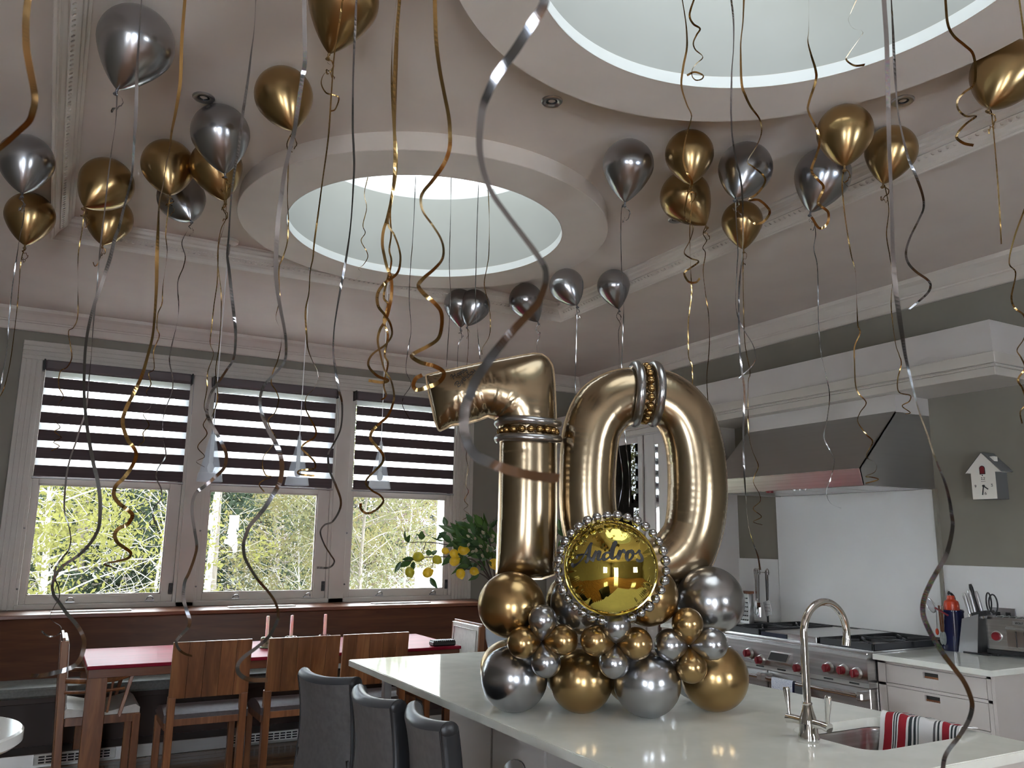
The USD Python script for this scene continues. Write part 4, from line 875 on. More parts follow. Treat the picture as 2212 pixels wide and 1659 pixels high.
t = thing('scissors', 'kitchen scissors with looped handles in the knife block', 'scissors', p)
for s, ln in ((0, 0.13), (1, 0.10)):
    lp = [p + (0, -0.005 - 0.02 * s + 0.026 * math.cos(a) * (1 if s else 0.6) - 0.3 * 0.02 * s, 0.055 + ln * 0.28 + 0.055 * math.sin(a)) for a in np.linspace(0, 2 * np.pi, 20, endpoint=False)]
    part(t, 'handle', M().tube(lp, 0.0045, 8, closed=True), 'black_plastic', 40)
part(t, 'blades', M().box(p[0] - 0.002, p[0] + 0.002, p[1] - 0.02, p[1] + 0.012, p[2] - 0.03, p[2] + 0.04), 'brushed')
# toaster, turned a little toward the room
def toaster():
    to = np.array([5.085, 2.905, ZK]); t = thing('toaster', 'stainless toaster with two dark red knobs on the counter', 'toaster', to)
    ax = np.array([-0.97, -0.20, 0.0]); ax /= np.linalg.norm(ax); ay = np.array([-ax[1], ax[0], 0.0]); az = np.array([0, 0, 1.0])   # ax: toward the viewer, ay: along the front
    if ay[1] > 0: ay = -ay                                       # ay points to the picture's right
    def P(a, b, c): return to + ax * a + ay * b + az * c
    hw, hd_, h0, h1 = 0.185, 0.095, 0.022, 0.215
    part(t, 'body', M().obox(P(0, 0, (h0 + h1) / 2 + 0.006), ax * hd_, ay * hw, az * ((h1 - h0) / 2), 0.012), 'steel')
    part(t, 'base', M().obox(P(0, 0, 0.024), ax * (hd_ + 0.003), ay * (hw + 0.003), az * 0.012, 0.004), 'leather_dark')
    for s in (-1, 1):
        for q in (-1, 1): part(t, 'foot', M().obox(P(q * (hd_ - 0.02), s * (hw - 0.03), 0.008), ax * 0.018, ay * 0.025, az * 0.008, 0.003), 'black_plastic')
        k = part(t, 'knob', M().lathe([(0.0005, 0.032), (0.020, 0.031), (0.024, 0.026), (0.025, 0.006), (0.0005, 0.004)], P(hd_, s * 0.125, 0.115), ax, 24), 'knob_red', 35, label='dark red knob')
        part(k, 'collar', M().lathe([(0.024, 0.008), (0.030, 0.006), (0.032, 0.0)], P(hd_, s * 0.125, 0.115), ax, 26), 'brushed', 40)
        part(t, 'slot', M().obox(P(s * 0.035, 0, h1 + 0.0065), ax * 0.014, ay * (hw - 0.04), az * 0.001), 'gap_dark')
    for i in range(9): part(t, 'grill_bar', M().obox(P(0, -hw + 0.05 + i * 0.035, h1 + 0.009), ax * 0.06, ay * 0.003, az * 0.003, 0.001), 'brushed')
    lv = part(t, 'lever_plate', M().obox(P(hd_ + 0.001, 0, 0.115), ax * 0.002, ay * 0.072, az * 0.062, 0.0015), 'chrome')
    part(lv, 'slit', M().obox(P(hd_ + 0.004, -0.022, 0.105), ax * 0.0008, ay * 0.003, az * 0.045), 'gap_dark')
    part(lv, 'slit', M().obox(P(hd_ + 0.004, 0.022, 0.105), ax * 0.0008, ay * 0.003, az * 0.045), 'gap_dark')
    part(lv, 'lever', M().obox(P(hd_ + 0.016, 0, 0.168), ax * 0.014, ay * 0.068, az * 0.007, 0.004), 'brushed')
    bd_ = part(t, 'name_plate', M().obox(P(hd_ + 0.002, 0.0, 0.198), ax * 0.0016, ay * 0.036, az * 0.011, 0.001), 'brushed')
    tm = meshkit.text_mesh('WOLF', 0.011, 0.0012, True); v = np.asarray(tm.vertices); v = v - [(v[:, 0].min() + v[:, 0].max()) / 2, 0.0055, 0]
    part(bd_, 'lettering', M().add(P(hd_ + 0.0038, 0, 0.198) + v[:, :1] * ay + v[:, 1:2] * az + v[:, 2:] * ax, tm.faces), 'ink')
toaster()
p0, p1 = at(2138, 1311, 'x', XW - 0.012), at(2197, 1340, 'x', XW - 0.012)
t = thing('wall_socket', 'brushed steel wall socket plate behind the toaster', 'wall socket', (XW - 0.012, (p0[1] + p1[1]) / 2, p1[2]))
part(t, 'plate', M().box(XW - 0.020, XW - 0.0125, p1[1], p0[1], p0[2] - 0.085, p0[2], 0.002), 'brushed')
for u in (0.33, 0.72):
    yy = p0[1] + (p1[1] - p0[1]) * u
    part(t, 'socket', M().box(XW - 0.0225, XW - 0.0195, yy - 0.015, yy + 0.015, p0[2] - 0.06, p0[2] - 0.025, 0.001), 'leather_dark')
t = thing('plug', 'black plug in the steel wall socket', 'plug', (XW - 0.04, p0[1] - 0.04, p0[2] - 0.08))
part(t, 'plug_body', M().ball((XW - 0.042, p0[1] - 0.045, p0[2] - 0.075), 0.022, 2, (0.8, 1.3, 0.9)), 'black_plastic', True)

# ------------------------------------------------------------------ utensils hanging by the range
uc = np.array([5.10, 4.955, 0.0])
rk = thing('utensil_stand', 'wire utensil stand with wooden top left of the range', 'utensil stand', (uc[0], uc[1], ZK))
ub = ZK
part(rk, 'base', M().box(uc[0] - 0.05, uc[0] + 0.05, uc[1] - 0.06, uc[1] + 0.18, ub, ub + 0.015, 0.003), 'black_plastic')
part(rk, 'post', M().tube([(uc[0] + 0.02, uc[1], ub + 0.01), (uc[0] + 0.02, uc[1], ub + 0.42)], 0.007, 10), 'black_plastic', 40)
part(rk, 'hook_ring', M().tube([(uc[0] + 0.045 * math.cos(a), uc[1] + 0.045 * math.sin(a), ub + 0.405) for a in np.linspace(0, 2 * np.pi, 24, endpoint=False)], 0.003, 8, closed=True), 'chrome', 40)
def hang(name, lab, cat, dy, dx, L_, head):
    p = np.array([uc[0] + dx, uc[1] + dy, ub + 0.42])
    t = thing(name, lab, cat, p - (0, 0, L_), 'utensils hanging on the wire stand')
    loop = spline([p + (0, -0.012, -0.03), p + (0, -0.012, 0), p + (0, 0.0, 0.014), p + (0, 0.012, 0), p + (0, 0.010, -0.04), p + (0, 0.002, -0.09)], 4)
    part(t, 'loop', M().tube(loop, 0.005, 8), 'chrome', 40)
    part(t, 'handle', M().tube([p + (0, 0.0, -0.03), p + (0, 0.002, -0.12), p + (-0.004, 0.004, -L_ + 0.11)], [0.0075, 0.0065, 0.005], 8), 'chrome', 40)
    e = p + (-0.008, 0.004, -L_ + 0.06)
    head(t, e)
def fork(t, e):
    for i in range(4): part(t, 'tine', M().tube([e + (0, -0.018 + 0.012 * i, 0.02), e + (-0.006, -0.02 + 0.0135 * i, -0.06)], 0.0028, 6), 'chrome', 40)
    part(t, 'yoke', M().box(e[0] - 0.003, e[0] + 0.003, e[1] - 0.022, e[1] + 0.022, e[2] + 0.012, e[2] + 0.05, 0.002), 'chrome')
def spoon(t, e): part(t, 'spoon_bowl', M().ball(e, 0.032, 3, (0.3, 0.8, 1.15)), 'chrome', True)
def skim(t, e):
    part(t, 'blade', M().obox(e, (0.003, 0, 0), (0, 0.035, -0.012), (0, 0.012, 0.055), 0.002), 'brushed')
    for i in range(12): part(t, 'hole', M().lathe([(0.0005, 0), (0.0035, 0)], e + (-0.0035, -0.02 + 0.013 * (i % 4), 0.03 - 0.026 * (i // 4)), (-1, 0, 0), 8), 'gap_dark')
def whisk(t, e):
    for i in range(6):
        a = math.pi * i / 6
        d = np.array([math.cos(a) * 0.6, math.sin(a), 0])
        part(t, 'wire', M().tube(spline([e + (0, 0, 0.06), e + d * 0.025 + (0, 0, 0.0), e + d * 0.018 + (0, 0, -0.035), e + (0, 0, -0.05), e - d * 0.018 + (0, 0, -0.035), e - d * 0.025, e + (0, 0, 0.06)], 4), 0.0012, 5), 'chrome', True)
hang('serving_spoon', 'steel serving spoon hanging on the wire stand', 'spoon', 0.04, -0.04, 0.33, spoon)
hang('serving_fork', 'steel serving fork hanging on the wire stand', 'fork', 0.012, -0.05, 0.36, fork)
hang('slotted_turner', 'slotted steel turner hanging outermost by the splashback', 'turner', -0.055, -0.02, 0.35, skim)
hang('whisk', 'wire whisk hanging on the utensil stand', 'whisk', 0.075, -0.02, 0.36, whisk)
g = thing('box_grater', 'steel box grater with wooden top, partly behind a silver balloon', 'grater', (5.02, 5.09, ZK))
part(g, 'frame', M().box(4.99, 5.05, 5.03, 5.13, ZK, ZK + 0.235, 0.004), 'brushed')
part(g, 'wooden_top', M().box(4.985, 5.055, 5.025, 5.135, ZK + 0.235, ZK + 0.255, 0.004), 'walnut_x')
for i in range(6):
    for j in range(4): part(g, 'tooth', M().obox((4.988, 5.045 + 0.023 * j, ZK + 0.03 + 0.034 * i), (0.003, 0, 0.001), (0, 0.007, 0), (0.001, 0, 0.004)), 'gap_dark')

# ------------------------------------------------------------------ house clock
def clock():
    q = lambda x, y: at(x, y, 'x', XW - 0.13)
    y0, y1 = q(2154, 1077)[1], q(2102, 1079)[1]; z0 = q(2102, 1079)[2]
    ze = q(2084, 1023)[2]; zt = q(2116, 979)[2]; yc = (y0 + y1) / 2; hw = (y1 - y0) / 2
    ew = hw + 0.036
    x0, x1 = XW - 0.13, XW
    t = thing('house_clock', 'white house-shaped cuckoo clock on the grey green wall', 'clock', (XW, yc, z0))
    part(t, 'case', M().box(x0 + 0.006, x1, y0, y1, z0, ze, 0.001), 'clock_grey', label='grey sides of the clock')
    face = Polygon([(-hw, z0), (hw, z0), (hw, ze), (ew, ze), (0, zt), (-ew, ze), (-hw, ze)])
    part(t, 'face', M().prism(face, (x0 + 0.006, yc, 0), (0, -1, 0), (0, 0, 1), 0.006).prism(Polygon([(-ew + 0.01, ze), (ew - 0.01, ze), (0, zt - 0.01)]), (x1, yc, 0), (0, -1, 0), (0, 0, 1), x1 - x0 - 0.012), 'clock_white')
    for s in (-1, 1):
        a = np.array([0, s * ew, ze]); b = np.array([0, 0, zt]); d = (b - a) / 2
        n = np.cross([1, 0, 0], d); n *= 0.004 / np.linalg.norm(n); n *= np.sign(n[2])
        part(t, 'roof', M().obox(np.array([(x0 + x1) / 2 + 0.004, yc, 0]) + (a + b) / 2 + n, ((x1 - x0) / 2 - 0.004, 0, 0), d, n), 'clock_grey')
    part(t, 'chimney', M().box(x0 + 0.035, x0 + 0.075, yc - hw * 0.78, yc - hw * 0.42, ze + 0.03, zt - 0.022, 0.001), 'clock_white')
    dz = ze + 0.018
    arch = Polygon([(-0.018, dz - 0.03)] + [(0.018 * math.cos(a), dz + 0.006 + 0.018 * math.sin(a)) for a in np.linspace(math.pi, 0, 12)] + [(0.018, dz - 0.03)])
    dd = part(t, 'cuckoo_door', M().prism(arch, (x0 - 0.0002, yc, 0), (0, -1, 0), (0, 0, 1), 0.002), 'ink')
    part(dd, 'door_panel', M().prism(arch.buffer(-0.004), (x0 - 0.0022, yc, 0), (0, -1, 0), (0, 0, 1), 0.001), 'knob_red')
    zc = z0 + 0.082
    for txt, dy, d_z, h in (('12', 0.0, 0.046, 0.017), ('3', 0.052, 0.002, 0.017), ('6', 0.008, -0.047, 0.017), ('9', -0.052, 0.0, 0.017)):
        tm = meshkit.text_mesh(txt, h, 0.001); v = np.asarray(tm.vertices); v = v - [(v[:, 0].min() + v[:, 0].max()) / 2, h / 2, 0]
        part(t, 'numeral', M().add(np.array([x0 - 0.0003, yc, zc]) + (v[:, :1] + dy) * np.array([0, -1.0, 0]) + (v[:, 1:2] + d_z) * np.array([0, 0, 1.0]) + v[:, 2:] * np.array([-1.0, 0, 0]), tm.faces), 'ink')
    part(t, 'line_mark', M().box(x0 - 0.0012, x0, yc - 0.014, yc + 0.014, zc + 0.0265, zc + 0.0285).lathe([(0.0005, 0.001), (0.0035, 0.001), (0.0035, 0)], (x0, yc + 0.002, zc + 0.066), (-1, 0, 0), 10), 'ink')
    def hand(dy, d_z, w): part(t, 'hand', M().bar((x0 - 0.004, yc, zc), (x0 - 0.004, yc - dy, zc + d_z), w, 0.002, 0, (1, 0, 0)), 'ink')
    hand(-0.010, -0.056, 0.006); hand(0.028, -0.022, 0.006)
    part(t, 'hub', M().lathe([(0.0005, 0.007), (0.007, 0.006), (0.007, 0.0)], (x0, yc, zc), (-1, 0, 0), 14), 'ink', 40)
clock()
# ------------------------------------------------------------------ the garden outside the windows
def leafmat(name, c1, c2, tl):
    usdkit.material(stage, L + name, {'g': ('geometry', {}), 'r': ('rgb_ramp', {'ramp': [(0.0, c1), (1.0, c2)]}), 'd': ('diffuse_bsdf', {}), 't': ('translucent_bsdf', {}), 'm': ('mix_closure', {'fac': tl})},
        [('g.random_per_island', 'r.fac'), ('r.color', 'd.color'), ('r.color', 't.color'), ('d.BSDF', 'm.closure1'), ('t.BSDF', 'm.closure2')], surface='m.closure')
    MATS[name] = L + name
leafmat('leaf_spring', (0.0600, 0.0575, 0.0175), (0.0875, 0.0825, 0.0350), 0.5)
leafmat('leaf_dark', (0.0110, 0.0150, 0.0095), (0.0210, 0.0275, 0.0170), 0.25)
leafmat('leaf_mid', (0.0275, 0.0325, 0.0165), (0.0450, 0.0500, 0.0275), 0.4)
leafmat('leaf_yellow', (0.0575, 0.0500, 0.0210), (0.0775, 0.0700, 0.0350), 0.5)
leafmat('leaf_olive', (0.0475, 0.0460, 0.0225), (0.0675, 0.0640, 0.0350), 0.45)
leafmat('leaf_russet', (0.0425, 0.0310, 0.0250), (0.0575, 0.0425, 0.0350), 0.4)
leafmat('leaf_grey', (0.0375, 0.0390, 0.0325), (0.0500, 0.0500, 0.0425), 0.4)
noisy('lawn', (0.045, 0.055, 0.02), (0.065, 0.072, 0.03), (0.6, 0.6, 0.6), 0.9)
noisy('bark', (0.045, 0.035, 0.026), (0.09, 0.075, 0.06), (14, 14, 3), 0.9, bump=0.01)
noisy('bark_pale', (0.07, 0.06, 0.05), (0.30, 0.29, 0.27), (10, 10, 24), 0.8, lo=0.40, hi=0.50)
noisy('twig_grey', (0.13, 0.115, 0.10), (0.19, 0.175, 0.16), (5, 5, 5), 0.8)
noisy('siding', (0.17, 0.18, 0.19), (0.19, 0.2, 0.21), (4, 4, 4), 0.6)
GZ = -1.3
gr = M(); n = 40
gx, gy = np.meshgrid(np.linspace(-60, 70, n), np.linspace(7.95, 110, n), indexing='ij')
gz = GZ + 0.00055 * np.maximum(0, gy - 12) ** 2 * 0.9 + 0.35 * (meshkit.fbm(np.stack([gx, gy, gx * 0], -1) / 9.0) - 0.5) * np.clip((gy - 8) / 10, 0, 1)
i, j = np.meshgrid(np.arange(n - 1), np.arange(n - 1), indexing='ij'); a = (i * n + j).ravel()
gr.add(np.stack([gx, gy, gz], -1).reshape(-1, 3), np.vstack([np.stack([a, a + n, a + n + 1], 1), np.stack([a, a + n + 1, a + 1], 1)]))
solo('lawn', 'bright green lawn rising behind the garden trees', 'lawn', gr, 'lawn', (0, 20, GZ), True, kind='structure')
def gzat(x, y): return GZ + 0.00055 * max(0, y - 12) ** 2 * 0.9 - 0.1
def tree(name, label, x, y, h, rad, leaf, nleaf, size, bark='bark', trunk=0.16, seed=0, low=0.15, clumps=60, twig=30, spread=0.5, bare=False, lean=0.0):
    r = np.random.default_rng(seed); z0 = gzat(x, y)
    t = thing(name, label, 'tree', (x, y, z0), 'garden trees outside the windows')
    tr = [np.array([x + lean * u * h + 0.12 * math.sin(3 * u + seed), y, z0 + u * h * 0.92]) for u in np.linspace(0, 1, 9)]
    if trunk: part(t, 'trunk', M().tube(tr, np.linspace(trunk, trunk * 0.18, 9), 10), bark, True)
    m = M(); tips = []
    for k in range(twig):                                        # limbs from the trunk, each with side twigs
        u = low + (0.95 - low) * (k + r.random()) / twig
        p = np.array([x + lean * u * h + 0.12 * math.sin(3 * u + seed), y, z0 + u * h * 0.92]); a = r.uniform(0, 2 * np.pi)
        ln = rad * (1.15 - 0.75 * abs(u - 0.42)) * r.uniform(0.7, 1.1)
        d = np.array([math.cos(a), math.sin(a), r.uniform(0.1, 0.9) * spread])
        P = spline([p, p + d * ln * 0.35 + (0, 0, 0.04 * ln), p + d * ln * 0.7 + r.normal(0, 0.06 * ln, 3), p + d * ln + r.normal(0, 0.1 * ln, 3)], 3)
        m.tube(P, np.linspace(max(0.006, trunk * 0.22), 0.003, len(P)), 5, cap=False); tips.append(P[-1])
        for q in range(4):
            b = P[r.integers(3, len(P))]; e = b + r.normal(0, 0.30 * ln, 3) * (1, 1, 0.8) + d * 0.2 * ln
            m.tube([b, (b + e) / 2 + r.normal(0, 0.04 * ln, 3), e], [0.004, 0.003, 0.0015], 4, cap=False); tips.append(e); tips.append((b + e) / 2)
    part(t, 'branches', m, bark if bare or bark != 'bark_pale' else 'twig_grey', kind='stuff')
    if leaf:
        tips = np.array(tips); c = tips[r.integers(0, len(tips), clumps * 3)]
        n = nleaf; pos = c[r.integers(0, len(c), n)] + r.normal(0, 0.06 + rad * 0.055, (n, 3))
        a = r.normal(size=(n, 3)); a /= np.linalg.norm(a, axis=1, keepdims=True)
        b = np.cross(a, r.normal(size=(n, 3))); b /= np.linalg.norm(b, axis=1, keepdims=True)
        s = size * r.uniform(0.6, 1.3, (n, 1))
        V = np.stack([pos - a * s, pos + b * s * 0.42, pos + a * s, pos - b * s * 0.42], 1).reshape(-1, 3)
        k = np.arange(n)[:, None] * 4
        part(t, 'foliage', M().add(V, np.vstack([k + [0, 1, 2], k + [0, 2, 3]])), leaf, kind='stuff')
    return t
def gx_(px, y): return float(at(px, 1150, 'y', y)[0])
tree('spring_tree', 'bright yellow green spring tree filling the leftmost window', gx_(90, 13.5), 13.5, 6.5, 2.1, 'leaf_spring', 17000, 0.042, 'twig_grey', 0.07, 1, 0.04, 110, 54, 0.6)
tree('spring_tree', 'yellow green branches at the far left edge of the leftmost window', gx_(20, 12.0), 12.0, 5.0, 1.5, 'leaf_spring', 6000, 0.038, 'twig_grey', 0.05, 2, 0.1, 60, 26)
tree('evergreen_tree', 'dense dark green evergreen low in the leftmost window', gx_(190, 19), 19, 5.0, 2.6, 'leaf_dark', 16000, 0.085, 'bark', 0.2, 3, 0.02, 90, 44, 0.2)
tree('evergreen_tree', 'dark green evergreen at the right side of the leftmost window', gx_(310, 21), 21, 5.4, 2.6, 'leaf_dark', 14000, 0.09, 'bark', 0.2, 4, 0.02, 90, 44, 0.2)
tree('bare_tree', 'pale leafless tree before the evergreens in the leftmost window', gx_(345, 15), 15, 5.0, 1.4, 'leaf_grey', 1200, 0.03, 'twig_grey', 0.04, 5, 0.12, 40, 30, 1.2, True)
tree('white_trunk_tree', 'slim white-barked birch at the left edge of the middle window', gx_(449, 14.0), 14.0, 9.0, 1.4, 'leaf_grey', 900, 0.035, 'bark_pale', 0.062, 6, 0.5, 40, 18, 0.8)
tree('brown_trunk_tree', 'tree with thick grey brown trunk beside the white birch', gx_(477, 14.8), 14.8, 9.5, 2.0, 'leaf_grey', 1500, 0.035, 'bark', 0.105, 16, 0.45, 40, 24, 0.8, False, 0.006)
tree('leafy_tree', 'fresh green tree behind the lawn in the middle window', gx_(590, 26), 26, 7.6, 2.8, 'leaf_mid', 15000, 0.095, 'bark', 0.2, 7, 0.2, 90, 44)
tree('yellow_shrub', 'yellow blossoming shrub at the right of the middle window', gx_(655, 15.5), 15.5, 4.3, 1.35, 'leaf_yellow', 9000, 0.036, 'twig_grey', 0.03, 8, 0.03, 90, 46, 1.3)
tree('bare_shrub', 'brown leafless shrub low in the middle window', gx_(530, 18), 18, 2.6, 1.5, 'leaf_russet', 1600, 0.03, 'twig_grey', 0.025, 9, 0.03, 40, 40, 0.9)
tree('willow_tree', 'tall olive yellow willow at the left of the window behind the 7', gx_(795, 15), 15, 6.0, 1.8, 'leaf_olive', 13000, 0.04, 'bark', 0.05, 10, 0.04, 100, 50, 1.0)
tree('yellow_shrub', 'yellow shrub in the middle of the window behind the lemon branches', gx_(880, 18), 18, 4.6, 1.8, 'leaf_yellow', 10000, 0.045, 'twig_grey', 0.04, 11, 0.03, 90, 46, 1.2)
tree('russet_tree', 'russet brown twiggy tree high in the window behind the lemon branches', gx_(935, 22), 22, 7.0, 2.4, 'leaf_russet', 8000, 0.06, 'bark', 0.07, 12, 0.1, 70, 46, 1.0)
tree('russet_tree', 'pinkish brown twiggy tree behind the birch', gx_(505, 29), 29, 6.5, 2.4, 'leaf_russet', 7000, 0.08, 'twig_grey', 0.08, 13, 0.15, 70, 40, 1.0)
far = [('leaf_grey', -6), ('leaf_dark', -1), ('leaf_mid', 4), ('leaf_grey', 8), ('leaf_dark', 12.5), ('leaf_olive', 16), ('leaf_mid', 20), ('leaf_grey', 24.5), ('leaf_olive', 29)]
fl_ = ['far grey green tree at the left end of the distant tree line', 'far dark green tree, second in the distant tree line', 'far green tree between the leftmost and middle windows', 'far grey green tree behind the pale trunk', 'far dark green tree in the middle window',
       'far olive tree at the right of the middle window', 'far green tree left in the window behind the 7', 'far grey tree in the middle of the window behind the 7', 'far olive tree at the right end of the distant tree line']
for k, (lf, x) in enumerate(far): tree('distant_tree', fl_[k], x, 42 + (k % 3) * 3, 6.6 + 1.0 * (k % 2), 3.6, lf, 8000, 0.17, 'bark', 0.25, 40 + k, 0.04, 90, 30)
# the white boarded wing of the house that projects beside the right-hand window
wx = 4.02; wy = float(at(944, 1150, 'x', wx)[1])
wg = thing('house_wing', 'white boarded wing of the house outside the right-hand window', 'building', (wx + 0.5, 9, GZ), kind='structure')
part(wg, 'wall', M().box(wx + 0.03, wx + 3.0, YW + 0.26, wy - 0.02, GZ - 0.3, 4.4), 'siding')
for i in range(34): part(wg, 'clapboard', M().obox((wx + 0.02, (YW + 0.27 + wy) / 2, GZ + 0.1 + i * 0.16), (0.010, 0, 0), (0, (wy - YW - 0.27) / 2, 0), (-0.012, 0, 0.082), 0.002), 'siding')
part(wg, 'corner_board', M().box(wx - 0.005, wx + 0.09, wy - 0.06, wy, GZ - 0.3, 4.4, 0.003), 'paper')
bp = at(925, 1250, 'y', 13.0)
solo('garden_box', 'white box standing outside, seen between the lemons', 'box', M().box(bp[0] - 0.16, bp[0] + 0.22, 12.8, 13.2, GZ - 0.3, bp[2] + 0.16, 0.01), 'paper', (bp[0], 13, GZ))
# ------------------------------------------------------------------ the balloon display on the island
SU = np.array([0.904, -0.427, 0.0]); SU /= np.linalg.norm(SU)     # along the row
SN = np.array([-SU[1], SU[0], 0.0])                               # away from the viewer
SB = np.array([2.03, 2.78, IZ])
sc = thing('balloon_display', 'tall gold and silver balloon display of a 7 and a 0 on the island', 'balloon display', SB)
def rest_depth(px, py, pr, k=0.985):
    """Depth at which a ball drawn with radius pr at px, py rests on the worktop."""
    d = 3.0
    for _ in range(30):
        r = pr * d / F; z = EYE[2] + ray(px, py)[2] * d
        d += ((z - (IZ + k * r)) * -1.0) / ray(px, py)[2] * 0.5 * (1 if ray(px, py)[2] > 0 else 1)
    return d
def drop(c, r, axis, tip=1.22, n=36, m=26, neck=0.0, sx=1.0):
    """Balloon: a ball drawn out to a point along axis."""
    t = np.linspace(0, math.pi, m); prof = []
    for a in t:
        x, y = -math.cos(a), math.sin(a)
        if x > 0.25:
            q = (x - 0.25) / 0.75; e = 0.25 + q * (tip - 0.25)
            y = (1 - q) ** 0.85 * 0.968 * (1 + 0.36 * q) * (1 - neck) + neck * y * 0.5; x = e
        prof.append((max(1e-4, y * r * sx), x * r))
    return M().lathe(prof, c, axis, n)
LOWER = [(1111, 1463, 72, 'silver'), (1255, 1468, 69, 'gold'), (1398, 1474, 72.5, 'silver'), (1543, 1461, 72.5, 'gold')]
UPPER = [(1105, 1309, 73, 'gold'), (1259, 1303, 70, 'silver'), (1397, 1288, 68, 'gold'), (1534, 1298, 73, 'silver')]
cen = []
for px, py, pr, col in LOWER:
    d = rest_depth(px, py, pr); r = pr * d / F; c = deep(px, py, d); cen.append((c, r, d))
    ax = np.array([0, 0, 1.0]) + SN * 0.9 + SU * (0.5 if px < 1200 else -0.5 if px > 1500 else 0.1)
    part(sc, 'base_balloon', drop(c, r, ax / np.linalg.norm(ax), 1.12), 'balloon_' + col, True, f'large {col} balloon of the bottom row')
dm = np.mean([x[2] for x in cen])
for (px, py, pr, col), (c0_, r0, d0) in zip(UPPER, cen):
    d = d0 + 0.015; c = deep(px, py, d); ax = np.array([0, 0, -1.0]) + SN * 0.9
    part(sc, 'base_balloon', drop(c, pr * d / F, ax / np.linalg.norm(ax), 1.12), 'balloon_' + col, True, f'large {col} balloon of the upper row')
for k, (c, r, d) in enumerate(cen):                              # the far half of each ring of four
    c2 = c + SN * 0.215; ax = np.array([0, 0, 1.0]) - SN * 0.9
    part(sc, 'base_balloon', drop(np.array([c2[0], c2[1], IZ + r * 0.98]), r * 0.98, ax / np.linalg.norm(ax), 1.12), 'balloon_' + ('gold' if k % 2 == 0 else 'silver'), True)
    c3 = deep(UPPER[k][0], UPPER[k][1] + 6, d) + SN * 0.215; ax = np.array([0, 0, -1.0]) - SN * 0.9
    part(sc, 'base_balloon', drop(c3, r * 0.96, ax / np.linalg.norm(ax), 1.12), 'balloon_' + ('silver' if k % 2 == 0 else 'gold'), True)
FLOWERS = [((1169, 1386), [(1172, 1338, 31, 'silver'), (1129, 1388, 34, 'gold'), (1216, 1382, 33, 'gold'), (1179, 1430, 33, 'silver')]),
           ((1330, 1389), [(1331, 1352, 32, 'silver'), (1286, 1383, 33, 'gold'), (1375, 1390, 34.5, 'gold'), (1326, 1432, 33, 'silver')]),
           ((1487, 1395), [(1485, 1347, 34, 'gold'), (1447, 1393, 34, 'silver'), (1537, 1391, 34.5, 'silver'), (1493, 1441, 34, 'gold')])]
for k, ((fx_, fy_), pet) in enumerate(FLOWERS):
    dd = float(np.interp(fx_, [1111, 1255, 1398, 1543], [x[2] for x in cen])) - 0.125
    for px, py, pr, col in pet:
        r = pr * dd / F; c = deep(px, py, dd); tip = deep(fx_, fy_, dd + 0.03); ax = tip - c
        part(sc, 'flower_balloon', drop(c, r, ax / np.linalg.norm(ax), max(1.2, 0.98 * np.linalg.norm(ax) / r), 28, 22), 'balloon_' + col, True, f'small {col} balloon of a four-balloon flower')

